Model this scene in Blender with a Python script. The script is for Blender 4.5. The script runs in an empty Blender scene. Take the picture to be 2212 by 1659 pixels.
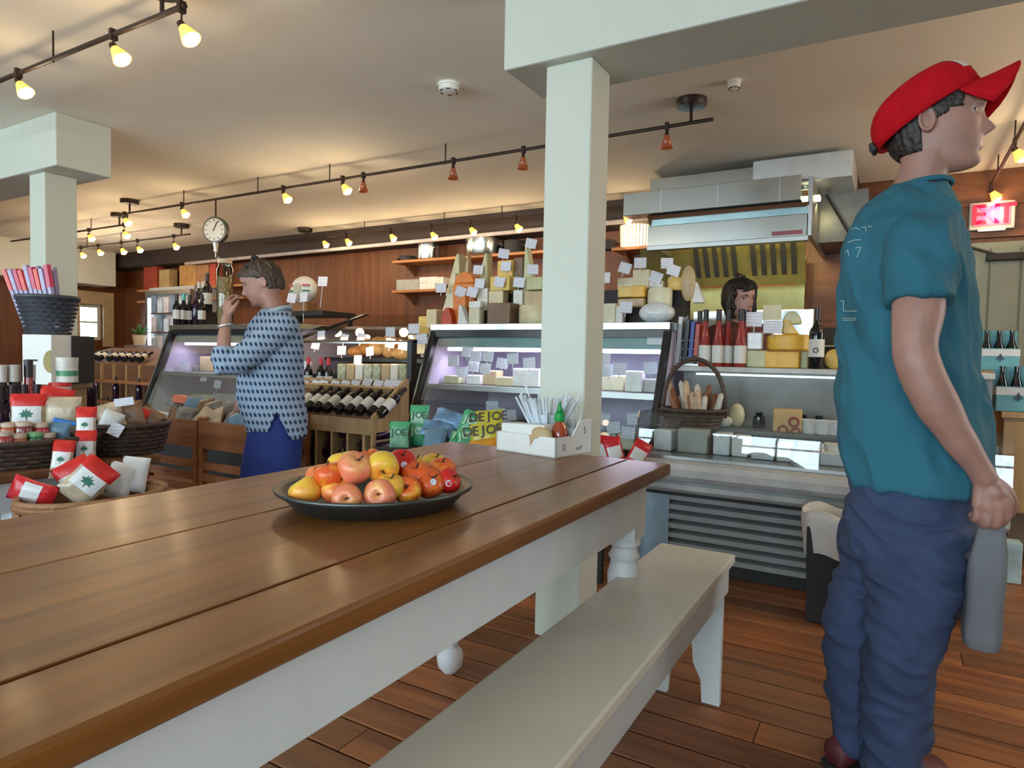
import bpy, bmesh, math, random
from mathutils import Vector, Matrix, noise
from mathutils.bvhtree import BVHTree
rnd = random.Random(7)
SC = bpy.context.scene
COL = SC.collection
PI = math.pi

# ---------------------------------------------------------------- camera
F_PX = 1420.0
CAM = Vector((0, 0, 1.064))
YAW, PITCH, ROLL = math.radians(30.1), math.atan(59 / 1420), 0.02
FW = Vector((-math.sin(YAW) * math.cos(PITCH), math.cos(YAW) * math.cos(PITCH), -math.sin(PITCH)))
_r0 = Vector((math.cos(YAW), math.sin(YAW), 0))
_u0 = _r0.cross(FW)
UP = _u0 * math.cos(ROLL) - _r0 * math.sin(ROLL)
RT = _r0 * math.cos(ROLL) + _u0 * math.sin(ROLL)
cd = bpy.data.cameras.new('camera'); cam = bpy.data.objects.new('camera', cd); COL.objects.link(cam)
cd.sensor_width = 36; cd.lens = 36 * F_PX / 2212; cd.clip_start = 0.02
M = Matrix.Identity(4)
for i in range(3):
    M[i][0], M[i][1], M[i][2], M[i][3] = RT[i], UP[i], -FW[i], CAM[i]
cam.matrix_world = M
SC.camera = cam

def at(px, py, x=None, y=None, z=None, d=None):
    """the place in the room that a measured image point has, on a plane of known x, y, z or depth d"""
    v = FW + RT * ((px - 1106) / F_PX) - UP * ((py - 829.5) / F_PX)
    if x is not None: t = (x - CAM.x) / v.x
    elif y is not None: t = (y - CAM.y) / v.y
    elif z is not None: t = (z - CAM.z) / v.z
    else: t = d
    return CAM + v * t

# ---------------------------------------------------------------- world, daylight, exposure
SKY = 13.5
w = bpy.data.worlds.new('world'); SC.world = w; w.use_nodes = True
bg = w.node_tree.nodes['Background']; bg.inputs[0].default_value = (0.74, 0.89, 1.0, 1); bg.inputs[1].default_value = SKY
SC.view_settings.view_transform = 'Standard'; SC.view_settings.look = 'None'
SC.view_settings.gamma = 1; SC.view_settings.use_curve_mapping = False
SC.view_settings.exposure = 0.32
SC.cycles.max_bounces = 6; SC.cycles.diffuse_bounces = 4; SC.cycles.glossy_bounces = 2
SC.cycles.use_adaptive_sampling = True; SC.cycles.adaptive_threshold = 0.06
SC.cycles.transparent_max_bounces = 10; SC.cycles.transmission_bounces = 2
SC.cycles.sample_clamp_indirect = 4.0
SC.cycles.caustics_reflective = False; SC.cycles.caustics_refractive = False

# room limits
XL, XR, YF, YB, ZC = -11.0, 3.2, -3.6, 6.2, 2.55
FRONT_WIN = [(-9.6, -7.8), (-7.3, -5.5), (-5.0, -3.2), (-2.6, -0.8), (-0.3, 1.5)]      # window openings in the wall behind the camera
RIGHT_WIN = [(-2.9, -1.5), (3.4, 4.3)]  # second window is added out of view to brighten the right side
WZ0, WZ1 = 0.62, 2.3

def portal(loc, rot, sx, sy):
    l = bpy.data.lights.new('window_portal', 'AREA'); l.shape = 'RECTANGLE'; l.size = sx; l.size_y = sy
    l.cycles.is_portal = True
    o = bpy.data.objects.new('window_portal', l); COL.objects.link(o); o.location = loc; o.rotation_euler = rot
for a, b in FRONT_WIN:
    portal(((a + b) / 2, YF - 0.13, (WZ0 + WZ1) / 2), (PI / 2, 0, 0), b - a, WZ1 - WZ0)
for a, b in RIGHT_WIN:
    portal((XR + 0.13, (a + b) / 2, (WZ0 + WZ1) / 2), (0, PI / 2, 0), WZ1 - WZ0, b - a)

# ---------------------------------------------------------------- materials
MATS = {}
def _nt(name):
    m = bpy.data.materials.new(name); m.use_nodes = True
    return m, m.node_tree, m.node_tree.nodes['Principled BSDF']

def mat(name, col, rough=0.6, metal=0.0, var=0.12, scale=9.0, bump=0.0, bscale=60.0, spec=0.5, coat=0.0, emit=None, estr=0.0, sub=0.0, dark=None, trans=0.0):
    """a plain procedural surface: noise drifts the colour, a finer noise gives relief"""
    if name in MATS: return MATS[name]
    m, nt, bs = _nt(name)
    tc = nt.nodes.new('ShaderNodeTexCoord')
    n = nt.nodes.new('ShaderNodeTexNoise'); n.inputs['Scale'].default_value = scale; n.inputs['Detail'].default_value = 4
    nt.links.new(tc.outputs['Object'], n.inputs['Vector'])
    cr = nt.nodes.new('ShaderNodeValToRGB')
    a = [max(0, c * (1 - var)) for c in col]; b = [min(1, c * (1 + var)) for c in col]
    if dark: a = dark
    cr.color_ramp.elements[0].position = 0.3; cr.color_ramp.elements[1].position = 0.7
    cr.color_ramp.elements[0].color = (*a, 1); cr.color_ramp.elements[1].color = (*b, 1)
    nt.links.new(n.outputs['Fac'], cr.inputs['Fac']); nt.links.new(cr.outputs['Color'], bs.inputs['Base Color'])
    bs.inputs['Roughness'].default_value = rough; bs.inputs['Metallic'].default_value = metal
    bs.inputs['Specular IOR Level'].default_value = spec
    bs.inputs['Coat Weight'].default_value = coat; bs.inputs['Coat Roughness'].default_value = 0.15
    if sub: bs.inputs['Subsurface Weight'].default_value = sub; bs.inputs['Subsurface Radius'].default_value = (0.02, 0.008, 0.004)
    if trans: bs.inputs['Transmission Weight'].default_value = trans
    if emit: bs.inputs['Emission Color'].default_value = (*emit, 1); bs.inputs['Emission Strength'].default_value = estr
    if bump:
        n2 = nt.nodes.new('ShaderNodeTexNoise'); n2.inputs['Scale'].default_value = bscale; n2.inputs['Detail'].default_value = 3
        nt.links.new(tc.outputs['Object'], n2.inputs['Vector'])
        bp = nt.nodes.new('ShaderNodeBump'); bp.inputs['Strength'].default_value = bump; bp.inputs['Distance'].default_value = 0.01
        nt.links.new(n2.outputs['Fac'], bp.inputs['Height']); nt.links.new(bp.outputs['Normal'], bs.inputs['Normal'])
    MATS[name] = m
    return m

def wood(name, c1, c2, rough=0.45, axis=1, scale=1.0, knots=True, rnd_amt=0.35, coat=0.0, dirt=None):
    """timber: stretched noise grain along one axis, knots, and a shade of its own for every piece"""
    if name in MATS: return MATS[name]
    m, nt, bs = _nt(name); N = nt.nodes; L = nt.links
    tc = N.new('ShaderNodeTexCoord'); oi = N.new('ShaderNodeObjectInfo')
    add = N.new('ShaderNodeVectorMath'); add.operation = 'ADD'
    mul = N.new('ShaderNodeVectorMath'); mul.operation = 'SCALE'; mul.inputs['Scale'].default_value = 37.0
    cmb = N.new('ShaderNodeCombineXYZ')
    for i in range(3): L.new(oi.outputs['Random'], cmb.inputs[i])
    L.new(cmb.outputs[0], mul.inputs[0]); L.new(tc.outputs['Object'], add.inputs[0]); L.new(mul.outputs[0], add.inputs[1])
    mp = N.new('ShaderNodeMapping'); s = [14 * scale] * 3; s[axis] = 0.9 * scale; mp.inputs['Scale'].default_value = s
    L.new(add.outputs[0], mp.inputs['Vector'])
    n = N.new('ShaderNodeTexNoise'); n.inputs['Scale'].default_value = 1.6; n.inputs['Detail'].default_value = 7; n.inputs['Distortion'].default_value = 0.6
    L.new(mp.outputs[0], n.inputs['Vector'])
    cr = N.new('ShaderNodeValToRGB'); cr.color_ramp.elements[0].position = 0.33; cr.color_ramp.elements[1].position = 0.68
    cr.color_ramp.elements[0].color = (*c1, 1); cr.color_ramp.elements[1].color = (*c2, 1)
    L.new(n.outputs['Fac'], cr.inputs['Fac']); out = cr.outputs['Color']
    hs = N.new('ShaderNodeHueSaturation')
    mr = N.new('ShaderNodeMapRange'); mr.inputs['To Min'].default_value = 1 - rnd_amt; mr.inputs['To Max'].default_value = 1 + rnd_amt * 0.7
    L.new(oi.outputs['Random'], mr.inputs['Value']); L.new(mr.outputs[0], hs.inputs['Value']); L.new(out, hs.inputs['Color']); out = hs.outputs[0]
    if knots:
        mk = N.new('ShaderNodeMapping'); ks = [3.6 * scale] * 3; ks[axis] = 1.5 * scale; mk.inputs['Scale'].default_value = ks; L.new(add.outputs[0], mk.inputs['Vector'])
        vo = N.new('ShaderNodeTexVoronoi'); vo.inputs['Scale'].default_value = 1.0; L.new(mk.outputs[0], vo.inputs['Vector'])
        kr = N.new('ShaderNodeValToRGB'); kr.color_ramp.elements[0].position = 0.03; kr.color_ramp.elements[1].position = 0.10
        kr.color_ramp.elements[0].color = (0.25, 0.2, 0.18, 1); kr.color_ramp.elements[1].color = (1, 1, 1, 1)
        L.new(vo.outputs['Distance'], kr.inputs['Fac'])
        mx = N.new('ShaderNodeMix'); mx.data_type = 'RGBA'; mx.blend_type = 'MULTIPLY'; mx.inputs['Factor'].default_value = 0.8
        L.new(out, mx.inputs['A']); L.new(kr.outputs['Color'], mx.inputs['B']); out = mx.outputs['Result']
    if dirt:
        dn = N.new('ShaderNodeTexNoise'); dn.inputs['Scale'].default_value = 1.7; dn.inputs['Detail'].default_value = 6
        gm = N.new('ShaderNodeNewGeometry'); L.new(gm.outputs['Position'], dn.inputs['Vector'])
        dr = N.new('ShaderNodeValToRGB'); dr.color_ramp.elements[0].position = 0.42; dr.color_ramp.elements[1].position = 0.62
        L.new(dn.outputs['Fac'], dr.inputs['Fac'])
        mx2 = N.new('ShaderNodeMix'); mx2.data_type = 'RGBA'
        L.new(dr.outputs['Color'], mx2.inputs['Factor']); L.new(out, mx2.inputs['A']); mx2.inputs['B'].default_value = (*dirt, 1)
        ml = N.new('ShaderNodeMath'); ml.operation = 'MULTIPLY'; ml.inputs[1].default_value = 0.55
        L.new(dr.outputs['Color'], ml.inputs[0]); L.new(ml.outputs[0], mx2.inputs['Factor']); out = mx2.outputs['Result']
    L.new(out, bs.inputs['Base Color']); bs.inputs['Roughness'].default_value = rough
    bs.inputs['Coat Weight'].default_value = coat; bs.inputs['Coat Roughness'].default_value = 0.14
    bp = N.new('ShaderNodeBump'); bp.inputs['Strength'].default_value = 0.15; bp.inputs['Distance'].default_value = 0.004
    L.new(n.outputs['Fac'], bp.inputs['Height']); L.new(bp.outputs['Normal'], bs.inputs['Normal'])
    MATS[name] = m
    return m

def thin_glass(name, tint=(1, 1, 1), refl=1.0, rough=0.02):
    if name in MATS: return MATS[name]
    m, nt, bs = _nt(name); N = nt.nodes; L = nt.links
    N.remove(bs); out = N['Material Output']
    tr = N.new('ShaderNodeBsdfTransparent'); tr.inputs[0].default_value = (*tint, 1)
    gl = N.new('ShaderNodeBsdfGlossy'); gl.inputs['Roughness'].default_value = rough
    fr = N.new('ShaderNodeFresnel'); fr.inputs['IOR'].default_value = 1.5
    ns = N.new('ShaderNodeTexNoise'); ns.inputs['Scale'].default_value = 3
    ml = N.new('ShaderNodeMath'); ml.operation = 'MULTIPLY'; ml.inputs[1].default_value = refl * 2; ml.use_clamp = True
    L.new(fr.outputs[0], ml.inputs[0])
    mix = N.new('ShaderNodeMixShader'); L.new(ml.outputs[0], mix.inputs[0]); L.new(tr.outputs[0], mix.inputs[1]); L.new(gl.outputs[0], mix.inputs[2])
    L.new(mix.outputs[0], out.inputs[0])
    MATS[name] = m
    return m

def emat(name, col, strength):
    if name in MATS: return MATS[name]
    m, nt, bs = _nt(name)
    bs.inputs['Base Color'].default_value = (*[min(1, c) for c in col], 1)
    bs.inputs['Emission Color'].default_value = (*col, 1); bs.inputs['Emission Strength'].default_value = strength
    MATS[name] = m
    return m

def printed(name, base, ink, cols=(3.0, 26.0), fill=0.5):
    """paper with rows of small print that no one can read at this distance"""
    if name in MATS: return MATS[name]
    m, nt, bs = _nt(name); N = nt.nodes; L = nt.links
    tc = N.new('ShaderNodeTexCoord'); sx = N.new('ShaderNodeSeparateXYZ'); L.new(tc.outputs['Generated'], sx.inputs[0])
    wv = N.new('ShaderNodeMath'); wv.operation = 'MULTIPLY'; wv.inputs[1].default_value = cols[1]; L.new(sx.outputs['Z'], wv.inputs[0])
    sn = N.new('ShaderNodeMath'); sn.operation = 'SINE'; L.new(wv.outputs[0], sn.inputs[0])
    n = N.new('ShaderNodeTexNoise'); n.inputs['Scale'].default_value = 9; L.new(tc.outputs['Generated'], n.inputs['Vector'])
    ad = N.new('ShaderNodeMath'); ad.operation = 'MULTIPLY'; L.new(sn.outputs[0], ad.inputs[0]); L.new(n.outputs['Fac'], ad.inputs[1])
    cr = N.new('ShaderNodeValToRGB'); cr.color_ramp.elements[0].position = fill - 0.08; cr.color_ramp.elements[1].position = fill + 0.02
    cr.color_ramp.elements[0].color = (*base, 1); cr.color_ramp.elements[1].color = (*ink, 1)
    L.new(ad.outputs[0], cr.inputs['Fac']); L.new(cr.outputs['Color'], bs.inputs['Base Color']); bs.inputs['Roughness'].default_value = 0.7
    MATS[name] = m
    return m

# ---------------------------------------------------------------- mesh building
class MB:
    def __init__(self): self.v = []; self.f = []; self.mi = []
    def add(self, vs, fs, mi=0):
        n = len(self.v); self.v += [Vector(p) for p in vs]; self.f += [[i + n for i in f] for f in fs]; self.mi += [mi] * len(fs); return self
    def box(self, c, s, rot=None, mi=0, taper=1.0):
        c = Vector(c); hx, hy, hz = s[0] / 2, s[1] / 2, s[2] / 2
        vs = []
        for dz in (-1, 1):
            k = taper if dz > 0 else 1.0
            for dx, dy in ((-1, -1), (1, -1), (1, 1), (-1, 1)):
                p = Vector((dx * hx * k, dy * hy * k, dz * hz))
                if rot is not None: p = rot @ p
                vs.append(c + p)
        return self.add(vs, [[3, 2, 1, 0], [4, 5, 6, 7], [0, 1, 5, 4], [1, 2, 6, 5], [2, 3, 7, 6], [3, 0, 4, 7]], mi)
    def span(self, x0, x1, y0, y1, z0, z1, mi=0):
        return self.box(((x0 + x1) / 2, (y0 + y1) / 2, (z0 + z1) / 2), (x1 - x0, y1 - y0, z1 - z0), mi=mi)
    def loft(self, rings, cap=True, mi=0, close=True):
        n = len(rings[0]); base = len(self.v); vs = [p for r in rings for p in r]; fs = []
        for i in range(len(rings) - 1):
            for j in range(n if close else n - 1):
                k = (j + 1) % n
                fs.append([i * n + j, i * n + k, (i + 1) * n + k, (i + 1) * n + j])
        if cap:
            fs.append(list(range(n))[::-1]); fs.append([(len(rings) - 1) * n + j for j in range(n)])
        return self.add(vs, fs, mi)
    def lathe(self, prof, c=(0, 0, 0), n=16, mi=0, rot=None, cap=True, sx=1.0, sy=1.0):
        c = Vector(c); rings = []
        for r, z in prof:
            ring = []
            for j in range(n):
                a = 2 * PI * j / n; p = Vector((r * math.cos(a) * sx, r * math.sin(a) * sy, z))
                if rot is not None: p = rot @ p
                ring.append(c + p)
            rings.append(ring)
        return self.loft(rings, cap, mi)
    def tube(self, pts, r, n=8, mi=0, cap=True, closed=False):
        pts = [Vector(p) for p in pts]; rings = []; m = len(pts)
        prev = None
        for i, p in enumerate(pts):
            if closed: t = pts[(i + 1) % m] - pts[i - 1]
            else: t = pts[min(i + 1, m - 1)] - pts[max(i - 1, 0)]
            t.normalize()
            if prev is None:
                a = Vector((0, 0, 1)) if abs(t.z) < 0.9 else Vector((1, 0, 0)); prev = t.cross(a).normalized()
            u = (prev - t * prev.dot(t)).normalized(); prev = u; v = t.cross(u)
            rr = r[i] if isinstance(r, (list, tuple)) else r
            rings.append([p + (u * math.cos(2 * PI * j / n) + v * math.sin(2 * PI * j / n)) * rr for j in range(n)])
        if closed: rings.append(rings[0]); cap = False
        return self.loft(rings, cap, mi)
    def ball(self, c, r, n=12, m=8, mi=0, rot=None, s=(1, 1, 1)):
        c = Vector(c); rings = []
        for i in range(m + 1):
            ph = -PI / 2 + PI * i / m; rr = max(math.cos(ph), 0.02)
            ring = []
            for j in range(n):
                a = 2 * PI * j / n; p = Vector((rr * math.cos(a) * r * s[0], rr * math.sin(a) * r * s[1], math.sin(ph) * r * s[2]))
                if rot is not None: p = rot @ p
                ring.append(c + p)
            rings.append(ring)
        return self.loft(rings, True, mi)
    def prism(self, poly, depth_vec, mi=0):
        d = Vector(depth_vec); n = len(poly); a = [Vector(p) for p in poly]; b = [p + d for p in a]
        fs = [list(range(n))[::-1], [n + i for i in range(n)]] + [[i, (i + 1) % n, n + (i + 1) % n, n + i] for i in range(n)]
        return self.add(a + b, fs, mi)
    def move(self, v):
        v = Vector(v); self.v = [p + v for p in self.v]; return self
    def xf(self, m):
        self.v = [m @ p for p in self.v]; return self
    def join(self, o):
        n = len(self.v); self.v += o.v; self.f += [[i + n for i in f] for f in o.f]; self.mi += o.mi; return self

def mk_mesh(name, mb, mats, smooth=False):
    me = bpy.data.meshes.new(name); me.from_pydata([tuple(p) for p in mb.v], [], mb.f)
    for m in (mats if isinstance(mats, (list, tuple)) else [mats]): me.materials.append(m)
    for p, k in zip(me.polygons, mb.mi): p.material_index = k; p.use_smooth = bool(smooth)
    bm = bmesh.new(); bm.from_mesh(me); bmesh.ops.recalc_face_normals(bm, faces=bm.faces); bm.to_mesh(me); bm.free()
    me.update(); return me

def tag(o, label=None, cat=None, group=None, kind=None):
    if label: o['label'] = label
    if cat: o['category'] = cat
    if group: o['group'] = group
    if kind: o['kind'] = kind
    return o

def obj(name, mb, mats, parent=None, label=None, cat=None, group=None, kind=None, bevel=0.0, smooth=False, world=False, seg=2, local=False):
    """one mesh object; a top-level one gets its origin at the middle of its base"""
    if parent is None and not local:
        lo = [min(p[i] for p in mb.v) for i in range(3)]; hi = [max(p[i] for p in mb.v) for i in range(3)]
        org = Vector(((lo[0] + hi[0]) / 2, (lo[1] + hi[1]) / 2, lo[2])); mb.move(-org)
    elif parent is not None and world:
        q = parent; org = Vector((0, 0, 0))
        while q is not None: org += q.location; q = q.parent
        mb.move(-org); org = None
    else: org = None
    me = mk_mesh(name, mb, mats, smooth); o = bpy.data.objects.new(name, me); COL.objects.link(o)
    if org is not None: o.location = org
    if parent is not None: o.parent = parent
    if bevel:
        b = o.modifiers.new('Bevel', 'BEVEL'); b.width = bevel; b.segments = seg; b.limit_method = 'ANGLE'; b.angle_limit = math.radians(40)
        b.harden_normals = False
    if smooth == 'auto':
        for p in me.polygons: p.use_smooth = True
        me.set_sharp_from_angle(angle=math.radians(38))
    tag(o, label, cat, group, kind)
    return o

def thing(name, label, cat, loc=(0, 0, 0), rotz=0.0, group=None, kind=None):
    o = bpy.data.objects.new(name, None); COL.objects.link(o); o.empty_display_size = 0.1
    o.location = loc; o.rotation_euler = (0, 0, rotz)
    return tag(o, label, cat, group, kind)

def dup(root, loc=None, rot=None, label=None, group=None, scale=None):
    r = root.copy(); COL.objects.link(r)
    if loc is not None: r.location = loc
    if rot is not None: r.rotation_euler = rot if hasattr(rot, '__len__') else (0, 0, rot)
    if scale is not None: r.scale = scale if hasattr(scale, '__len__') else (scale,) * 3
    if label: r['label'] = label
    if group: r['group'] = group
    for ch in root.children:
        c = ch.copy(); COL.objects.link(c); c.parent = r
        for g in ch.children:
            d = g.copy(); COL.objects.link(d); d.parent = c
    return r

class Kind:
    """one built thing, placed again and again: the first call places the original, later calls copies"""
    def __init__(self, root): self.root = root; self.used = False
    def put(self, loc, rot=0.0, label=None, group=None, scale=None):
        if not self.used:
            self.used = True; r = self.root; r.location = loc
            r.rotation_euler = rot if hasattr(rot, '__len__') else (0, 0, rot)
            if scale is not None: r.scale = scale if hasattr(scale, '__len__') else (scale,) * 3
            if label: r['label'] = label
            if group: r['group'] = group
            return r
        return dup(self.root, loc, rot, label, group, scale if scale is not None else (1, 1, 1))

ORD = ['first', 'second', 'third', 'fourth', 'fifth', 'sixth', 'seventh', 'eighth', 'ninth', 'tenth', 'eleventh', 'twelfth', 'thirteenth', 'fourteenth', 'fifteenth', 'sixteenth', 'seventeenth', 'eighteenth', 'nineteenth', 'twentieth', 'twenty-first', 'twenty-second', 'twenty-third', 'twenty-fourth', 'twenty-fifth', 'twenty-sixth', 'twenty-seventh', 'twenty-eighth', 'twenty-ninth', 'thirtieth', 'thirty-first', 'thirty-second', 'thirty-third', 'thirty-fourth']
def nth(i, n):
    if i == 0: return 'leftmost'
    if i == n - 1: return 'rightmost'
    return ORD[i] + ' from left'

def text_mb(s, size, align='CENTER', extrude=0.0, bold=0.0):
    c = bpy.data.curves.new('t', 'FONT'); c.body = s; c.size = size; c.align_x = align; c.align_y = 'CENTER'; c.extrude = extrude; c.offset = bold; c.resolution_u = 2
    o = bpy.data.objects.new('t', c); COL.objects.link(o)
    dg = bpy.context.evaluated_depsgraph_get(); me = o.evaluated_get(dg).to_mesh()
    mb = MB(); mb.add([v.co.copy() for v in me.vertices], [list(p.vertices) for p in me.polygons])
    o.evaluated_get(dg).to_mesh_clear(); bpy.data.objects.remove(o); bpy.data.curves.remove(c)
    return mb

def Rz(a): return Matrix.Rotation(a, 3, 'Z')
def Rx(a): return Matrix.Rotation(a, 3, 'X')
def Ry(a): return Matrix.Rotation(a, 3, 'Y')

# palette
M_white = mat('white_paint', (0.80, 0.80, 0.74), 0.45, var=0.03)
M_post = mat('cream_post_paint', (0.60, 0.62, 0.53), 0.5, var=0.02, scale=3)
M_ceil = mat('ceiling_paint', (0.86, 0.83, 0.73), 0.8, var=0.03, scale=2)
M_cream = mat('soffit_paint', (0.75, 0.75, 0.64), 0.7, var=0.03)
M_table = wood('table_pine', (0.14, 0.050, 0.012), (0.28, 0.11, 0.025), 0.36, axis=1, scale=0.9, rnd_amt=0.12, coat=0.12)
M_table.node_tree.nodes['Principled BSDF'].inputs['Specular IOR Level'].default_value = 0.32
M_floor = wood('floor_boards_wood', (0.16, 0.048, 0.016), (0.38, 0.135, 0.042), 0.55, axis=0, scale=0.8, rnd_amt=0.32, dirt=(0.16, 0.10, 0.06))
M_pine = wood('wall_pine', (0.15, 0.042, 0.012), (0.24, 0.078, 0.022), 0.5, axis=2, scale=0.6, rnd_amt=0.2)
M_pined = wood('dark_wall_pine', (0.13, 0.04, 0.014), (0.23, 0.08, 0.025), 0.5, axis=0, scale=0.6, rnd_amt=0.2)
M_oak = wood('rack_oak', (0.36, 0.22, 0.09), (0.52, 0.34, 0.16), 0.5, axis=2, scale=1.2, knots=False, rnd_amt=0.12)
M_crate = wood('crate_wood', (0.22, 0.075, 0.025), (0.36, 0.14, 0.05), 0.6, axis=0, scale=1.2, knots=False, rnd_amt=0.25)
M_black = mat('black_metal', (0.012, 0.012, 0.014), 0.35, var=0.1)
M_blackm = mat('black_matte', (0.02, 0.019, 0.02), 0.7, var=0.2)
M_steel = mat('stainless_steel', (0.70, 0.77, 0.77), 0.2, 1.0, var=0.05, scale=2, bump=0.02, bscale=8)
M_steeld = mat('dull_steel', (0.42, 0.43, 0.42), 0.4, 1.0, var=0.08, scale=3)
M_bronze = mat('bronze_fixture', (0.045, 0.028, 0.02), 0.45, 0.6, var=0.15)
M_glass = thin_glass('case_glass', (0.97, 1.0, 0.99), 0.28)
M_win = thin_glass('window_glass', (0.98, 1.0, 1.0), 0.8)
M_jar = thin_glass('jar_glass', (0.92, 0.94, 0.9), 0.8)
M_card = printed('price_card', (0.74, 0.76, 0.84), (0.45, 0.47, 0.56), (3, 30), 0.42)
M_paper = printed('printed_sheet', (0.78, 0.78, 0.82), (0.5, 0.5, 0.56), (3, 50), 0.4)
M_red = mat('red_print', (0.62, 0.02, 0.015), 0.4, var=0.15)
M_green = mat('green_print', (0.03, 0.30, 0.10), 0.35, var=0.2)
M_leaf = mat('leaf_print', (0.02, 0.16, 0.10), 0.5, var=0.2)
M_wlabel = mat('bottle_label', (0.72, 0.71, 0.66), 0.6, var=0.06, scale=40)
M_bottle = mat('dark_bottle_glass', (0.006, 0.008, 0.009), 0.08, var=0.3, spec=0.6)
M_wicker_d = mat('dark_wicker', (0.055, 0.032, 0.022), 0.6, var=0.4, scale=40)
M_wicker = mat('tan_wicker', (0.34, 0.17, 0.08), 0.55, var=0.3, scale=40)
# ---------------------------------------------------------------- room shell
def struct(name, mb, m, parent=None, **k):
    return obj(name, mb, m, parent, kind=None if parent is not None else 'structure', world=parent is not None, **k)

fl = struct('floor', MB().span(XL - .2, XR + .2, YF - .2, YB + .2, -0.12, -0.03), M_blackm)
BW, BL = 0.128, 4.0
bmesh_board = None
row = 0; y = YF
while y < YB:
    x = XL - rnd.uniform(0, 3.0)
    while x < XR:
        if bmesh_board is None:
            b = MB(); hx, hy = BL / 2 - 0.0015, BW / 2 - 0.003
            b.loft([[Vector((sx, -hy, -0.03)), Vector((sx, -hy, -0.003)), Vector((sx, -hy + 0.004, 0)), Vector((sx, hy - 0.004, 0)), Vector((sx, hy, -0.003)), Vector((sx, hy, -0.03))] for sx in (-hx, hx)])
            bmesh_board = mk_mesh('floor_board', b, M_floor)
        o = bpy.data.objects.new('floor_board', bmesh_board); COL.objects.link(o); o.parent = fl
        o.location = Vector((x + BL / 2, y + BW / 2, rnd.uniform(-0.0012, 0))) - fl.location
        x += BL
    y += BW; row += 1

struct('ceiling', MB().span(XL - .2, XR + .2, YF - .2, YB + .2, ZC, ZC + 0.1), M_ceil)

def wall_with_holes(axis, pos, thick, a0, a1, holes, z0=0.0, z1=ZC):
    """a wall along x (axis 0) or y (axis 1); holes are (from, to, low, high)"""
    mb = MB(); cuts = sorted({a0, a1, *[h[0] for h in holes], *[h[1] for h in holes]})
    for p, q in zip(cuts, cuts[1:]):
        hh = [h for h in holes if h[0] <= p + 1e-6 and h[1] >= q - 1e-6]
        spans = [(z0, z1)] if not hh else [(z0, hh[0][2]), (hh[0][3], z1)]
        for s, t in spans:
            if axis == 0: mb.span(p, q, pos, pos + thick, s, t)
            else: mb.span(pos, pos + thick, p, q, s, t)
    return mb

M_wallw = mat('warm_white_wall', (0.62, 0.58, 0.47), 0.8, var=0.03)
struct('wall_front', wall_with_holes(0, YF - 0.2, 0.2, XL, XR, [(a, b, WZ0, WZ1) for a, b in FRONT_WIN]), M_wallw)
struct('wall_right', wall_with_holes(1, XR, 0.2, YF, YB, [(a, b, WZ0, WZ1) for a, b in RIGHT_WIN]), M_wallw)
DX0, DX1, DZ = 0.02, 0.98, 2.0
struct('wall_back', wall_with_holes(0, YB, 0.2, XL, XR, []), M_pine)
w0, w1 = at(170, 655, x=XL), at(222, 735, x=XL)
LW = (w0.y, w1.y, w1.z, w0.z)
struct('wall_left', wall_with_holes(1, XL - 0.2, 0.2, YF, YB, [LW]), M_pine)

def window(n, axis, pos, a, b, z0, z1, nx, nz, fm):
    c = Vector(((a + b) / 2, pos, z0)) if axis == 0 else Vector((pos, (a + b) / 2, z0))
    r = thing('window_%d' % n, None, None, c, kind='structure')
    def piece(nm, p, q, s, t, th, m, off=0.0):
        mb = MB()
        if axis == 0: mb.span(p, q, pos - th / 2 + off, pos + th / 2 + off, s, t)
        else: mb.span(pos - th / 2 + off, pos + th / 2 + off, p, q, s, t)
        obj(nm, mb, m, r, world=True)
    fr = 0.05
    piece('window_frame', a, a + fr, z0, z1, 0.08, fm); piece('window_frame', b - fr, b, z0, z1, 0.08, fm)
    piece('window_frame', a + fr, b - fr, z0, z0 + fr, 0.08, fm); piece('window_frame', a + fr, b - fr, z1 - fr, z1, 0.08, fm)
    ww, hh = (b - a - 2 * fr) / nx, (z1 - z0 - 2 * fr) / nz
    for i in range(1, nx): piece('glazing_bar', a + fr + ww * i - 0.014, a + fr + ww * i + 0.014, z0 + fr, z1 - fr, 0.04, fm)
    for k in range(1, nz): piece('glazing_bar', a + fr, b - fr, z0 + fr + hh * k - 0.014, z0 + fr + hh * k + 0.014, 0.034, fm)
    for i in range(nx):
        for k in range(nz):
            piece('pane', a + fr + ww * i + 0.012, a + fr + ww * (i + 1) - 0.012, z0 + fr + hh * k + 0.012, z0 + fr + hh * (k + 1) - 0.012, 0.006, M_win)
    return r
n = 1
window(n, 1, XL - 0.1, LW[0], LW[1], LW[2], LW[3], 1, 2, M_cream); n += 1
for a, b in FRONT_WIN: window(n, 0, YF - 0.08, a, b, WZ0, WZ1, 3, 2, M_white); n += 1
for a, b in RIGHT_WIN: window(n, 1, XR + 0.08, a, b, WZ0, WZ1, 3, 2, M_white); n += 1
# casing boards round the little window in the far left wall
fy0, fy1, fz0, fz1 = LW
for i, (a, b, c, d) in enumerate([(fy0 - .16, fy1 + .16, fz1, fz1 + .2), (fy0 - .16, fy0, fz0 - .1, fz1), (fy1, fy1 + .16, fz0 - .1, fz1)]):
    struct('trim_%d' % (i + 1), MB().span(XL, XL + 0.03, a, b, c, d), mat('pale_casing', (0.62, 0.45, 0.24), 0.5))
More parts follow.
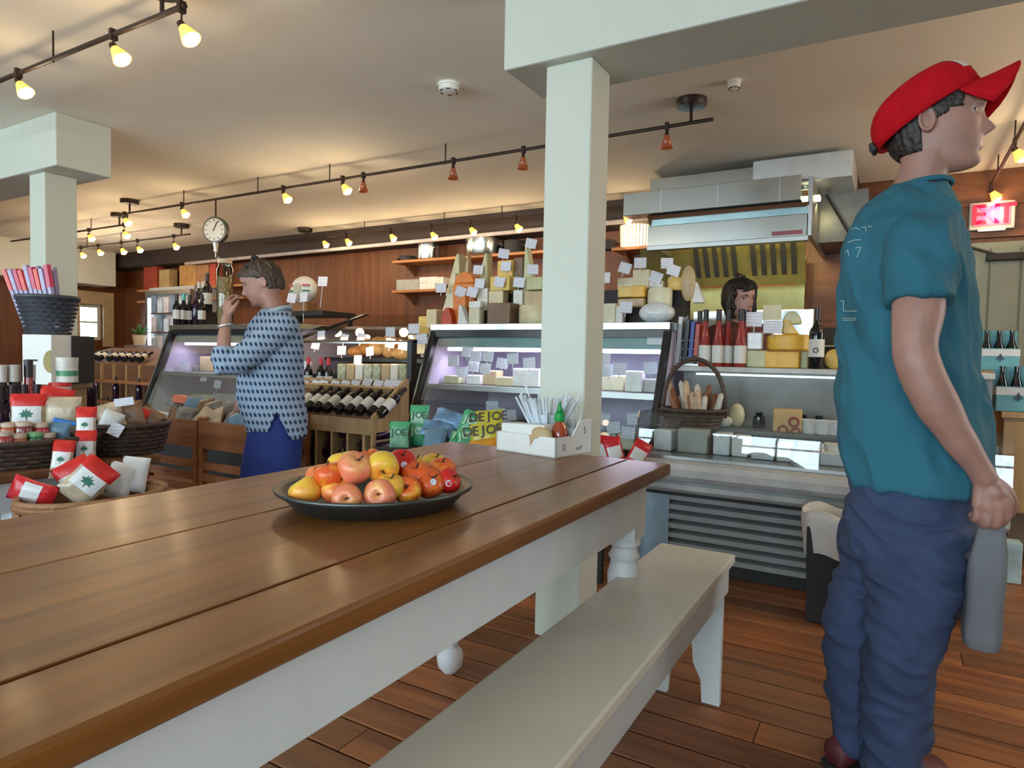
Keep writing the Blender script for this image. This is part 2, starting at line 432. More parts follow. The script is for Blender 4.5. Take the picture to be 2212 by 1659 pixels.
# cream soffit above the far left wall, a bulkhead coloured dark for soffit shade and a pale pipe along the back wall
s0 = at(130, 520, x=XL + .5); s1 = at(250, 590, x=XL + .5)
struct('trim_4', MB().span(XL, XL + 0.5, 0.5, s1.y, 2.03, ZC), M_cream)
struct('trim_5', MB().span(XL, -0.3, YB - 0.35, YB, 2.33, ZC), mat('bulkhead_shade', (0.035, 0.022, 0.018), 0.7))
pz = at(780, 532, y=5.8).z
obj('wall_pipe', MB().tube([(XL + 2.2, 5.82, pz - 0.02), (-1.9, 5.82, pz + 0.02)], 0.022, 10), mat('pale_pipe', (0.62, 0.55, 0.50), 0.45), label='long pale pipe running under the painted soffit shade of the back wall', cat='pipe', smooth=True)
# darker panelling round the exit door
struct('trim_6', MB().span(-0.62, XR, YB - 0.03, YB, DZ + 0.04, ZC), M_pined)
struct('trim_7', MB().span(-0.62, DX0 - 0.04, YB - 0.03, YB, 0, DZ + 0.04), M_pined)
for k, (a, b) in enumerate([(DZ + 0.04, DZ + 0.09), (DZ + 0.28, DZ + 0.31)]):
    struct('trim_%d' % (8 + k), MB().span(DX0 - 0.1, XR, YB - 0.05, YB - 0.03, a, b), M_pined)
dr = thing('door_1', None, None, ((DX0 + DX1) / 2, YB - 0.03, 0), kind='structure')
M_door = mat('grey_green_door', (0.20, 0.22, 0.17), 0.55, var=0.05)
obj('door_leaf', MB().span(DX0, DX1, YB - 0.06, YB - 0.015, 0.01, DZ), M_door, dr, world=True)
for k in range(5):
    obj('door_board', MB().span(DX0 + 0.01 + k * 0.19, DX0 + 0.19 + k * 0.19, YB - 0.075, YB - 0.06, 0.05, DZ - 0.04), M_door, dr, world=True, bevel=0.006)
cl = obj('door_closer', MB().box((0, 0, 0), (0.26, 0.06, 0.055)).move((0.70, YB - 0.11, DZ - 0.12)), M_blackm, dr, world=True, bevel=0.008)
obj('closer_arm', MB().tube([(0.62, YB - 0.13, DZ - 0.10), (0.40, YB - 0.16, DZ - 0.02), (0.20, YB - 0.09, DZ - 0.015)], 0.012), M_blackm, dr, world=True)
# exit sign
e0, e1 = at(2095, 445, y=YB - .08), at(2192, 492, y=YB - .08)
ec = ((e0.x + e1.x) / 2, YB - 0.05, min(e0.z, e1.z))
ex = thing('exit_sign', 'white wall sign with glowing red EXIT letters above the door', 'exit sign', ec)
ew, eh = e1.x - e0.x, abs(e0.z - e1.z) + 0.02
obj('housing', MB().box((0, 0, eh / 2), (ew, 0.06, eh)), mat('sign_housing', (0.5, 0.48, 0.42), 0.5), ex, bevel=0.008)
obj('lit_panel', MB().box((0, -0.032, eh / 2), (ew * 0.8, 0.004, eh * 0.72)), emat('sign_panel', (0.9, 0.16, 0.30), 0.10), ex)
for k, ch in enumerate('EXIT'):
    t = text_mb(ch, eh * 0.98, extrude=0.002, bold=0.004).xf(Matrix.Rotation(PI / 2, 4, 'X'))
    obj('letter', t.move(((k - 1.5) * ew * 0.2, -0.037, eh * 0.52)), emat('exit_letter', (0.9, 0.01, 0.05), 0.35) if k in (0, 3) else emat('exit_letter_hot', (1.0, 0.06, 0.22), 0.75), ex)
obj('lamp_strip', MB().box((0.0, -0.03, -0.006), (ew * 0.6, 0.03, 0.016)), mat('sign_strip', (0.7, 0.7, 0.75), 0.3), ex)

# ---------------------------------------------------------------- posts and beams
PX0, PX1, PY0, PY1 = -1.155, -0.97, 2.2, 2.37
def post(name, label, x0, x1, y0, y1, zb, bx0, bx1, wood_base=None):
    r = thing(name, label, 'post', ((x0 + x1) / 2, (y0 + y1) / 2, 0), group='cream posts that carry the ceiling beams')
    obj('shaft', MB().span(x0, x1, y0, y1, wood_base or 0, zb), M_post, r, world=True, bevel=0.006)
    if wood_base: obj('wooden_foot', MB().span(x0 - .01, x1 + .01, y0 - .01, y1 + .01, 0, wood_base), M_oak, r, world=True, bevel=0.006)
    obj('beam', MB().span(bx0, bx1, y0 - 0.045, y1 + 0.10, zb, ZC), M_post, r, world=True, bevel=0.008)
    return r
post('support_post', 'square cream post with beam, rising behind the far end of the wooden table', PX0, PX1, PY0, PY1, 2.14, PX0 - 0.16, XR, None)
post('support_post', 'cream post and beam end at far left, behind the basket of red sticks', -5.06, -4.86, 2.22, 2.42, 2.215, XL, -4.62, 1.07)

# ---------------------------------------------------------------- smoke detectors
def detector(px, py, r, label):
    p = at(px, py, z=ZC - 0.02)
    t = thing('smoke_detector', label, 'smoke detector', (p.x, p.y, ZC - 0.045))
    obj('base_plate', MB().lathe([(r, 0.03), (r, 0.045)], n=24), M_white, t, smooth='auto')
    obj('cover', MB().lathe([(r * .55, 0), (r * .85, 0.008), (r * .92, 0.03)], n=24), M_white, t, smooth='auto')
    for k in range(6):
        a = k * PI / 3; obj('vent_slot', MB().box((r * .78 * math.cos(a), r * .78 * math.sin(a), 0.004), (0.02, 0.004, 0.004), Rz(a + PI / 2)), M_blackm, t)
detector(970, 190, 0.062, 'round white smoke detector on the ceiling left of the post')
detector(1586, 183, 0.035, 'small white ceiling sensor between post and red cap')
# ---------------------------------------------------------------- farm table
TX0, TX1, TY0, TY1, TZ = -1.35, -0.555, 0.05, 1.90, 0.76
tb = thing('farm_table', 'long brown pine farm table on white painted base, fruit platter on top', 'table', ((TX0 + TX1) / 2, (TY0 + TY1) / 2, 0))
TH = 0.034
for a, b in ((TX0, -1.0208), (-1.0192, -0.6908), (-0.6892, TX1)):
    obj('plank', MB().span(a, b, TY0, TY1, TZ - TH, TZ - rnd.uniform(0, .0008)), M_table, tb, world=True, bevel=0.0012 if a > -1.3 and b < -0.6 else 0.006)
ap = 0.05; AH = 0.135
M_tbase = mat('table_base_paint', (0.66, 0.68, 0.68), 0.5, var=0.04)
for a, b, c, d in ((TX1 - ap - .022, TX1 - ap, TY0 + .1, TY1 - .12), (TX0 + ap, TX0 + ap + .022, TY0 + .1, TY1 - .12), (TX0 + .12, TX1 - .12, TY0 + .06, TY0 + .082), (TX0 + .12, TX1 - .12, TY1 - .1, TY1 - .078)):
    obj('apron', MB().span(a, b, c, d, TZ - TH - AH, TZ - TH), M_tbase, tb, world=True, bevel=0.003)
def leg_mb(h, s=0.085):
    m = MB().box((0, 0, h - 0.085), (s, s, 0.17))
    r = s / 2
    m.lathe([(r * .8, h - .17), (r * .98, h - .18), (r * 1.0, h - .19), (r * .8, h - .2), (r * .82, h - .21), (r * 1.02, h - .225), (r * .85, h - .24), (r * .9, h - .25), (r * 1.05, h - .28), (r * .98, h * .5), (r * .72, h * .22), (r * .68, h * .19), (r * .95, h * .175), (r * .95, h * .165), (r * .6, h * .15), (r * .6, h * .12), (r * .9, h * .10), (r * 1.0, h * .07), (r * .9, h * .03), (r * .5, 0.0)], n=20)
    return m
lm = mk_mesh('leg', leg_mb(TZ - TH, 0.09), M_tbase, True); lm.set_sharp_from_angle(angle=math.radians(35))
for x in (TX0 + 0.095, TX1 - 0.095):
    for y_ in (TY0 + 0.1, TY1 - 0.115):
        o = bpy.data.objects.new('leg', lm); COL.objects.link(o); o.parent = tb; o.location = Vector((x, y_, 0)) - tb.location

# ---------------------------------------------------------------- bench
BX0, BX1, BY0, BY1, BZ = -0.655, -0.412, 0.15, 2.15, 0.45
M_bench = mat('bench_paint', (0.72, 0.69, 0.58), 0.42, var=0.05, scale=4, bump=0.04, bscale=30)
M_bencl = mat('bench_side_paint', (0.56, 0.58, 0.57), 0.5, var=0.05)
be = thing('bench', 'long cream painted wooden bench beside the farm table', 'bench', ((BX0 + BX1) / 2, (BY0 + BY1) / 2, 0))
obj('seat', MB().span(BX0, BX1, BY0, BY1, BZ - 0.028, BZ), M_bench, be, world=True, bevel=0.005)
for x in (BX0 + 0.008, BX1 - 0.028):
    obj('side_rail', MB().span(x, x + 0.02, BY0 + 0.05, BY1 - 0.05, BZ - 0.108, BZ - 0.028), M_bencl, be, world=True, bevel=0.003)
cx = (BX0 + BX1) / 2; hw = (BX1 - BX0) / 2 - 0.012
poly = [(-hw, BZ - .03), (-hw, 0), (-hw + .055, 0), (-hw + .06, .07), (-hw + .085, .12), (-.02, .175), (0, .2), (.02, .175), (hw - .085, .12), (hw - .06, .07), (hw - .055, 0), (hw, 0), (hw, BZ - .03)]
for yy in (BY0 + 0.16, BY1 - 0.11):
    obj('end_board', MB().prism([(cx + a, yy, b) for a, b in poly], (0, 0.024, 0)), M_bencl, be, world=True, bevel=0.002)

# ---------------------------------------------------------------- fruit platter
pc = Vector((-0.90, 1.012, TZ))
A, B = 0.200, 0.186           # half axes, long side turned towards the far end of the table
prot = math.radians(66)
M_pewter = mat('dull_pewter', (0.10, 0.105, 0.10), 0.42, 0.85, var=0.2, scale=14, bump=0.05)
def ell(k, z, t=0.0): return [(A * k + t, z), ]
pl = MB(); rings = []
for k, z in ((0.0, 0.004), (0.72, 0.004), (0.80, 0.012), (0.90, 0.032), (0.985, 0.042), (1.0, 0.040), (0.99, 0.034), (0.92, 0.026), (0.80, 0.002), (0.70, 0.0), (0.0, 0.0)):
    k = max(k, 0.002); rings.append([Vector((A * k * math.cos(2 * PI * j / 48), B * k * math.sin(2 * PI * j / 48), z)) for j in range(48)])
pl.loft(rings)
o = obj('serving_platter', pl, M_pewter, None, 'shallow dark pewter platter heaped with apples on the table', 'platter', smooth=True, local=True)
o.location = pc; o.rotation_euler = (0, 0, prot)
APPLE = {}
def apple_mat(nm, base, blush, amt):
    if nm in MATS: return MATS[nm]
    m, nt, bs = _nt(nm); N = nt.nodes; L = nt.links
    tc = N.new('ShaderNodeTexCoord'); oi = N.new('ShaderNodeObjectInfo')
    ad = N.new('ShaderNodeVectorMath'); ad.operation = 'ADD'; L.new(tc.outputs['Object'], ad.inputs[0]); L.new(oi.outputs['Random'], ad.inputs[1])
    n1 = N.new('ShaderNodeTexNoise'); n1.inputs['Scale'].default_value = 14; n1.inputs['Detail'].default_value = 2; L.new(ad.outputs[0], n1.inputs['Vector'])
    mp = N.new('ShaderNodeMapping'); mp.inputs['Scale'].default_value = (60, 60, 8); L.new(ad.outputs[0], mp.inputs['Vector'])
    n2 = N.new('ShaderNodeTexNoise'); n2.inputs['Scale'].default_value = 2; n2.inputs['Detail'].default_value = 4; L.new(mp.outputs[0], n2.inputs['Vector'])
    mx = N.new('ShaderNodeMath'); mx.operation = 'MULTIPLY_ADD'; mx.inputs[1].default_value = 0.35; L.new(n2.outputs['Fac'], mx.inputs[0]); L.new(n1.outputs['Fac'], mx.inputs[2])
    cr = N.new('ShaderNodeValToRGB'); cr.color_ramp.elements[0].position = 0.68 - amt * 0.36; cr.color_ramp.elements[1].position = 0.82 - amt * 0.30
    cr.color_ramp.elements[0].color = (*base, 1); cr.color_ramp.elements[1].color = (*blush, 1)
    L.new(mx.outputs[0], cr.inputs['Fac']); L.new(cr.outputs['Color'], bs.inputs['Base Color']); bs.inputs['Roughness'].default_value = 0.32
    bs.inputs['Subsurface Weight'].default_value = 0.08; bs.inputs['Subsurface Radius'].default_value = (0.01, 0.004, 0.002)
    MATS[nm] = m; return m
AM = {'yellow': apple_mat('apple_yellow', (0.80, 0.50, 0.05), (0.85, 0.34, 0.05), 0.08), 'blush': apple_mat('apple_blush', (0.84, 0.46, 0.08), (0.80, 0.20, 0.06), 0.5),
      'pink': apple_mat('apple_pink', (0.84, 0.45, 0.14), (0.78, 0.22, 0.11), 0.6), 'orange': apple_mat('apple_orange', (0.88, 0.40, 0.03), (0.76, 0.11, 0.02), 0.5), 'red': apple_mat('apple_red', (0.70, 0.10, 0.03), (0.62, 0.015, 0.012), 0.95)}
def apple_mb(r):
    prof = [(0.02, -.74), (.16, -.80), (.34, -.86), (.55, -.80), (.76, -.58), (.93, -.25), (1.0, .1), (.97, .4), (.82, .68), (.58, .84), (.36, .86), (.2, .78), (.1, .64), (.03, .55)]
    m = MB(); rings = []
    for a, z in prof:
        rings.append([Vector((a * r * math.cos(t) * (1 + .02 * math.cos(5 * t)), a * r * math.sin(t) * (1 + .02 * math.cos(5 * t)), z * r * 0.94)) for t in [2 * PI * j / 24 for j in range(24)]])
    return m.loft(rings)
M_stem = mat('apple_stem', (0.05, 0.035, 0.015), 0.8); M_stick = mat('fruit_sticker', (0.6, 0.62, 0.72), 0.4, var=0.3, scale=200)
AR = 0.031
KS = 0.75
def apple(px, py, zc, kind, label, tilt=(0.3, 0.2, 0), r=AR / KS, sticker=None):
    r = r * KS
    p = at(px, py, z=zc)
    o = obj('apple', apple_mb(r), AM[kind], None, label, 'apple', 'apples on the pewter platter', smooth=True, local=True)
    o.location = p; o.rotation_euler = tilt
    obj('stem', MB().tube([(0, 0, r * .5), (0.002, 0, r * .75), (0.006, 0.002, r * 1.02)], [0.002, 0.0015, 0.002], 6), M_stem, o)
    obj('calyx', MB().lathe([(r * .12, -r * .80), (r * .05, -r * .70)], n=8), M_stem, o)
    if sticker:
        d = (at(*sticker, d=1) - CAM).normalized()
        # find the point of the fruit that faces that direction
        oc = CAM - p; bq = oc.dot(d); cq = oc.dot(oc) - r * r; disc = bq * bq - cq
        if disc > 0:
            hit = CAM + d * (-bq - math.sqrt(disc)); n_ = (hit - p).normalized()
            q = n_.to_track_quat('Z', 'Y').to_matrix()
            mw = Matrix.LocRotScale(p, __import__('mathutils').Euler(tilt), None).inverted()
            st = MB().lathe([(0.0065, 0.0), (0.0065, 0.0008)], n=14, rot=q, c=p + n_ * (r * 0.99)).xf(mw)
            obj('sticker', st, M_stick, o)
    return o
Z0 = TZ + 0.012 + AR * .95; Z1 = Z0 + 0.046
apple(661, 1063, Z0, 'yellow', 'clear yellow apple at the left end of the platter', (0.3, -0.5, 0))
apple(694, 1036, Z0 + .012, 'blush', 'peach apple half hidden behind the clear yellow one', (0.2, 0.2, 0))
apple(728, 1062, Z0, 'blush', 'red-shouldered apple behind the pale apple at the platter rim', (0.2, 0.3, 0))
apple(750, 1078, Z0 - .004, 'pink', 'front apple, pale cheek, its stem hollow facing the viewer', (1.35, 0.0, 0.55), r=.038)
apple(822, 1070, Z0, 'pink', 'front apple in the middle with a dark open stem hollow', (1.30, 0.1, 0.35), r=.041)
apple(880, 1060, Z0 + .002, 'orange', 'orange-red front apple right of centre, stem hollow showing', (1.0, 0.2, 0.3), r=.037)
apple(926, 1046, Z0 + .006, 'orange', 'orange and red apple with small sticker, right front', (0.3, 0.6, 0.2), sticker=(936, 1041))
apple(967, 1040, Z0 + .008, 'red', 'red apple with sticker at the right end of the platter', (0.2, 0.8, 0.4), r=.035, sticker=(969, 1044))
apple(955, 1019, Z0 + .02, 'orange', 'orange apple behind the stickered red one, right end', (0.2, 0.1, 0))
apple(938, 1009, Z0 + .02, 'yellow', 'golden apple farthest right at the back', (0.1, 0.2, 0))
apple(900, 1029, Z0 + .02, 'orange', 'yellow and red apple between two orange ones', (0.4, 0.2, 0))
apple(843, 1052, Z0 + .012, 'yellow', 'small golden apple peeping from under the upper row', (0.2, 0.2, 0), r=.036)
apple(898, 1008, Z0 + .02, 'yellow', 'pale yellow apple behind the glossy red one', (0.1, 0.1, 0), r=.034)
apple(766, 1012, Z1 - .002, 'pink', 'large rosy apple on top of the heap, left', (0.3, 0.5, 0.3), r=.044)
apple(742, 1005, Z1 - .004, 'yellow', 'yellow apple on top, mostly behind the large rosy one', (0.1, -.2, 0))
apple(797, 998, Z1, 'orange', 'orange apple on top at the back of the heap', (0.2, -.2, 0), r=.038)
apple(826, 1007, Z1, 'yellow', 'yellow apple on top with its rosy hollow turned down left', (2.0, 0.3, 0.9), r=.043)
apple(868, 1002, Z1 - .006, 'red', 'glossy red apple with sticker on top of the heap', (0.3, 0.3, 0), r=.041, sticker=(873, 1004))
apple(712, 1028, Z0 + .03, 'orange', 'orange apple at the back left, under the yellow one', (0.2, -.2, 0), r=.037)

# ---------------------------------------------------------------- condiment box on the table end
M_carton = mat('white_carton', (0.80, 0.80, 0.76), 0.6, var=0.03); M_kraft = mat('kraft_inside', (0.55, 0.38, 0.2), 0.8)
b0, b1, b2 = at(1072, 972, z=TZ), at(1200, 991, z=TZ), at(1264, 974, z=TZ)
ux = (b1 - b0); uy = (b2 - b1); bw, bd = ux.length, min(uy.length, 0.19); ang = math.atan2(ux.y, ux.x)
bx = thing('carton_tray', 'open white carton holding straws and sauce at the table end', 'carton', b0, ang)
BH = 0.062
obj('front_panel', MB().span(0, bw, 0, 0.005, 0.001, BH), M_carton, bx); obj('back_panel', MB().span(0, bw, bd - .005, bd, 0.001, BH + 0.04), M_carton, bx)
obj('side_panel', MB().prism([(bw - .005, 0, 0.001), (bw - .005, bd, .001), (bw - .005, bd, BH + .05), (bw - .005, bd * .65, BH + .045), (bw - .005, bd * .45, BH), (bw - .005, 0, BH)], (.005, 0, 0)), M_carton, bx)
obj('side_panel', MB().span(0, 0.005, 0, bd, 0.001, BH), M_carton, bx)
obj('bottom', MB().span(0, bw, 0, bd, 0.0005, 0.004), M_carton, bx)
tear = MB().prism([(bw * .58, -.001, BH), (bw * .60, -.001, BH - .03), (bw * .64, -.001, BH - .012), (bw * .72, -.001, BH - .004), (bw * .74, -.001, BH)], (0, -.003, 0))
obj('torn_flap', tear, M_kraft, bx)
M_ink = mat('print_ink', (0.06, 0.05, 0.04), 0.7)
for nm, s, sz, u, v_ in (('printed_mark', '\u2302 99', 0.02, .62, .022), ('printed_mark', 'llll', 0.022, .22, .03), ('printed_mark', 'S', .03, .78, .075)):
    t = text_mb(s, sz).xf(Matrix.Rotation(PI / 2, 4, 'X')).xf(Matrix.Rotation(PI / 2, 4, 'Z'))
    if s == 'llll': t = text_mb('IIII', sz).xf(Matrix.Rotation(PI / 2, 4, 'Z')).xf(Matrix.Rotation(PI / 2, 4, 'X')).xf(Matrix.Rotation(PI / 2, 4, 'Z'))
    if s.startswith('\u2302'): t = text_mb('oo9', sz).xf(Matrix.Rotation(PI / 2, 4, 'X')).xf(Matrix.Rotation(PI / 2, 4, 'Z'))
    obj(nm, t.move((bw + .0008, bd * u, v_)), M_ink, bx)
def in_box(u, v_, z=0.004): return Matrix.Translation(b0) @ Matrix.Rotation(ang, 4, 'Z') @ Vector((bw * u, bd * v_, z))
# inner folded lid
o = obj('folded_carton', MB().box((0, 0, .045), (bw * .74, .05, .085)).xf(Matrix.Rotation(-.04, 4, 'Y')), M_carton, None, 'second white carton folded down inside the open one', 'carton', local=True, bevel=.003); o.location = in_box(.40, .22); o.rotation_euler = (0, 0, ang)
o = obj('crumpled_napkin', MB().ball((0, 0, .022), .03, 14, 9, s=(1.3, .7, .75)), mat('brown_napkin', (.55, .40, .22), .9, bump=.8, bscale=50), None, 'crumpled tan napkin over the torn carton front', 'napkin', local=True, smooth=True); o.location = in_box(.70, .12, .045); o.rotation_euler = (0.1, 0.1, ang)
# cup of straws
M_cup = mat('paper_cup', (.66, .75, .80), .5, var=.03); M_straw = mat('straw_wrap', (.70, .76, .82), .5, var=.08)
cpos = in_box(.46, .64)
cup = thing('straw_cup', 'white paper cup crammed with wrapped straws', 'cup', cpos)
obj('cup_wall', MB().lathe([(.040, .0), (.050, .108), (.0525, .11), (.0525, .115), (.048, .115), (.046, .10), (.038, .006)], n=24), M_cup, cup, smooth=True)
obj('rim', MB().tube([(.051 * math.cos(a), .051 * math.sin(a), .114) for a in [2 * PI * i / 20 for i in range(20)]], .0025, 6, closed=True), M_cup, cup)
st = None
for i in range(46):
    a = rnd.uniform(0, 2 * PI); rr = .04 * math.sqrt(rnd.random()); lean = rnd.uniform(.01, .075)
    if i < 3: a, lean, rr = PI + ang + .3 * i - .2, .085 - .02 * i, .036
    p0 = Vector((rr * .5 * math.cos(a), rr * .5 * math.sin(a), .01)); p1 = Vector(((rr + lean) * math.cos(a), (rr + lean) * math.sin(a), rnd.uniform(.155, .185) + (.03 if i == 0 else 0)))
    s_ = obj('drinking_straw', MB().tube([cpos + p0, cpos + p1], .0040, 6), M_straw, None, 'thin paper-wrapped straw standing in the white paper cup', 'straw', 'wrapped straws in the paper cup')
    if i == 0: s_['label'] = 'wrapped straw leaning out farthest left, tallest in the paper cup'
# small plastic cup with a pen-like stirrer
kp = in_box(.80, .80)
o = obj('paper_cup', MB().lathe([(.022, 0), (.027, .075), (.025, .075), (.020, .004)], n=16), M_cup, None, 'small pale cup behind the sauce bottle in the carton', 'cup', local=True, smooth=True); o.location = kp
for i, dx in enumerate((-.02, .0, .016)):
    obj('wooden_stirrer', MB().box((0, 0, .06), (.005, .002, .12)).xf(Matrix.Rotation(dx * 12, 4, 'Y')).move(kp + Vector((dx * .4, 0, .008))), mat('stirrer', (.6, .62, .66), .6), None, ['short pale stirrer leaning left in the small cup', 'short pale stirrer upright in the small cup', 'short pale stirrer leaning right in the small cup'][i], 'stirrer', 'stirrers in the small cup')
# hot sauce bottle
sp = in_box(.80, .42)
sb = thing('sauce_bottle', 'red hot-sauce squeeze bottle with bright green nozzle cap', 'sauce bottle', sp)
obj('bottle_body', MB().lathe([(.026, 0), (.029, .008), (.029, .045), (.0295, .06), (.024, .082), (.014, .098), (.0125, .104)], n=24), mat('chili_sauce', (.36, .06, .02), .15, var=.2, scale=30, coat=.5), sb, smooth=True)
obj('print_label', MB().lathe([(.0297, .015), (.0297, .05)], n=24, cap=False), mat('sauce_print', (.55, .33, .33), .5, var=.5, scale=120), sb, smooth=True)
obj('screw_cap', MB().lathe([(.0155, .100), (.0165, .104), (.0165, .124), (.013, .128)], n=18), mat('green_cap', (.01, .30, .06), .35), sb, smooth='auto')
obj('nozzle', MB().lathe([(.011, .127), (.007, .142), (.003, .158), (.002, .162)], n=14), mat('green_cap', (.01, .30, .06), .35), sb, smooth=True)
# ---------------------------------------------------------------- track lighting
M_lit = emat('lit_shade', (1.0, 0.46, 0.09), 1.15)
M_hot = emat('hot_bulb', (1.0, 0.86, 0.58), 26.0)
M_cone = mat('red_glass_cone', (0.20, 0.045, 0.02), 0.25, var=0.2, emit=(0.8, 0.2, 0.05), estr=0.10)  # unlit cones carry a faint glow in the material
LAMP_W = 2.3
def track(label, x0, x1, y, z, axis=0, rods=(), canopies=()):
    c = ((x0 + x1) / 2, y, z) if axis == 0 else (y, (x0 + x1) / 2, z)
    P = (lambda a, zz: (a, y, zz)) if axis == 0 else (lambda a, zz: (y, a, zz))
    t = thing('light_track', label, 'light track', c, group='bronze ceiling light tracks')
    obj('bar', MB().tube([P(x0, z), P(x1, z)], 0.011, 8), M_bronze, t, world=True)
    for a in rods: obj('standoff_rod', MB().tube([P(a, z - 0.015), P(a, ZC)], 0.005, 6), M_bronze, t, world=True)
    for a in canopies:
        q = Vector(P(a, ZC))
        obj('canopy', MB().lathe([(.085, 0), (.085, -.03), (.078, -.042), (.02, -.045), (.02, -.046)], n=24, c=q), M_bronze, t, world=True, smooth='auto')
        obj('canopy_stem', MB().tube([P(a, ZC - .04), P(a, z)], 0.009, 8), M_bronze, t, world=True)
    return t
def lamp_kind(nm, lit, drop):
    r = thing(nm, 'x', 'track lamp')
    obj('clip', MB().box((0, 0, 0), (.02, .03, .045)), M_bronze, r)
    obj('stem', MB().tube([(0, 0, 0), (0, 0, -drop)], .004, 6), M_bronze, r)
    if lit:
        R = Vector((0, 0, -1)).rotation_difference(Vector((.865 * .62, .5 * .62 - .12, -.76)).normalized()).to_matrix(); c = Vector((0, 0, -drop))
        obj('socket', MB().lathe([(.014, .012), (.018, -.015)], c=c, n=12, rot=R), M_bronze, r, smooth='auto')
        sh = obj('shade', MB().lathe([(.018, -.012), (.030, -.045), (.040, -.075), (.038, -.075), (.026, -.04)], c=c, n=16, rot=R, cap=False), M_lit, r, smooth=True)
        obj('bulb', MB().ball(c + R @ Vector((0, 0, -.066)), .031, 14, 10), M_hot, r, smooth=True)
    else:
        c = Vector((0, 0, -drop))
        obj('socket', MB().lathe([(.006, .02), (.014, -.01)], c=c, n=12), M_bronze, r, smooth='auto')
        obj('shade', MB().lathe([(.012, -.006), (.038, -.085), (.036, -.085), (.010, -.008)], c=c, n=18, cap=False), M_cone, r, smooth=True)
    return r
LK = {}
def lamp(px, py, lit, label, x=None, y=None, zt=2.42, watts=None):
    p = at(px, py, x=x, y=y)
    drop = max(0.04, round(zt - p.z - 0.05, 2))
    k = (lit, drop)
    if k not in LK: LK[k] = Kind(lamp_kind('track_lamp', lit, drop))
    o = LK[k].put((p.x, p.y, zt), 0, label, 'lamps on the ceiling tracks')
    if lit:
        l = bpy.data.lights.new('lamp_light', 'POINT'); l.energy = watts or LAMP_W; l.color = (1.0, 0.72, 0.42); l.shadow_soft_size = 0.05
        lo = bpy.data.objects.new('lamp_light', l); COL.objects.link(lo); lo.parent = o; lo.location = (0.04, -.07, -drop - .17)
    return o
def tx(px, py, y, z=2.42): return at(px, py, y=y).x
TA, TB, TC, TD, TE, TF = 1.63, 3.80, 5.60, 4.13, 4.80, 0.58
ax = lambda px, py: at(px, py, z=2.42).x
track('thick bronze light track nearest the viewer at the upper left ceiling', -5.2, at(400, 32, y=TA).x, TA, 2.42, rods=(at(115, 120, y=TA).x, -4.5), canopies=(at(350, 45, y=TA).x,))
track('long bronze light track crossing the ceiling behind the cream post', at(262, 445, y=TB).x, at(1540, 275, y=TB).x, TB, 2.42, rods=[at(a, b, y=TB).x for a, b in ((397, 430), (557, 405), (712, 386), (962, 352))], canopies=(at(280, 440, y=TB).x, at(1492, 280, y=TB).x))
track('far bronze light track above the cheese shelves along the back wall', -6.9, -1.92, TC, 2.42, rods=(-6.2, -5.2, -4.1, -3.4, -2.9), canopies=(-6.15,))
track('short light track behind the left post, nearer of two', -9.9, at(272, 495, y=TD).x, TD, 2.42, rods=(-8.0, -8.8), canopies=(at(258, 495, y=TD).x,))
track('short light track at far left, farther of two', -10.8, at(410, 518, y=TE).x, TE, 2.42, rods=(-9.4, -8.6), canopies=(at(392, 519, y=TE).x,))
track('light track at right edge leading towards the exit sign', 3.9, 6.15, TF, 2.42, axis=1, rods=(5.0, 5.75))
for i, (a, b, w_) in enumerate(((40, 190, 0), (245, 128, 0), (392, 84, 0))):
    lamp(a, b, True, ['left', 'middle', 'right'][i] + ' one of three glowing amber lamps on the nearest track', y=TA)
for a, b, t_ in ((269, 455, 'lit lamp under the left canopy of the long track'), (393, 446, 'lit lamp second from the left end of the long track'), (612, 421, 'lit lamp in the middle of the long track'), (740, 406, 'lit lamp next to the first red cone of the long track')):
    lamp(a, b, True, t_, y=TB)
for a, b, t_ in ((785, 386, 'unlit red glass cone lamp next to the last lit lamp'), (979, 365, 'unlit red glass cone lamp above the stacked cheeses, left'), (1130, 350, 'unlit red glass cone lamp just left of the cream post'), (1440, 308, 'unlit amber cone lamp right of the cream post')):
    lamp(a, b, False, t_, y=TB)
fc = [(698, 526), (747, 525), (843, 515), (931, 511), (1015, 502), (1113, 495), (1348, 475)]
for i, (a, b) in enumerate(fc):
    lamp(a, b, True, 'round glowing lamp, ' + nth(i, 7) + ' on the far back-wall track', y=TC)
for a, b, t_ in ((192, 516, 'left lamp on the nearer short track behind the left post'), (268, 510, 'right lamp on the nearer short track behind the left post')):
    lamp(a, b, True, t_, y=TD)
for i, (a, b) in enumerate(((175, 552), (212, 546), (262, 545), (297, 540), (375, 534))):
    lamp(a, b, True, 'small lit lamp, ' + nth(i, 5) + ' on the farthest left track', y=TE)
lamp(2192, 308, True, 'large glowing lamp at right edge beside the red cap brim', x=TF)
track('unseen light track added at right to warm that side', 2.6, 4.7, 1.55, 2.42, axis=1, rods=(2.8, 4.5), canopies=(3.6,))  # added out of view, with its lamps, to warm and brighten the right
for i, yy in enumerate((2.7, 3.3, 3.9, 4.6)):
    kl = [k for k in LK if k[0]][0]
    o = LK[kl].put((1.55, yy, 2.42), 0, 'lit lamp, ' + ['nearest', 'second', 'third', 'farthest'][i] + ' on the unseen track added at right', 'lamps on the ceiling tracks')
    l = bpy.data.lights.new('lamp_light', 'POINT'); l.energy = 7.0; l.color = (1.0, 0.66, 0.33); l.shadow_soft_size = 0.05
    lo = bpy.data.objects.new('lamp_light', l); COL.objects.link(lo); lo.parent = o; lo.location = (-.04, -.07, -kl[1] - .2)
lamp(2141, 405, True, 'glowing lamp hanging right above the exit sign', x=TF)
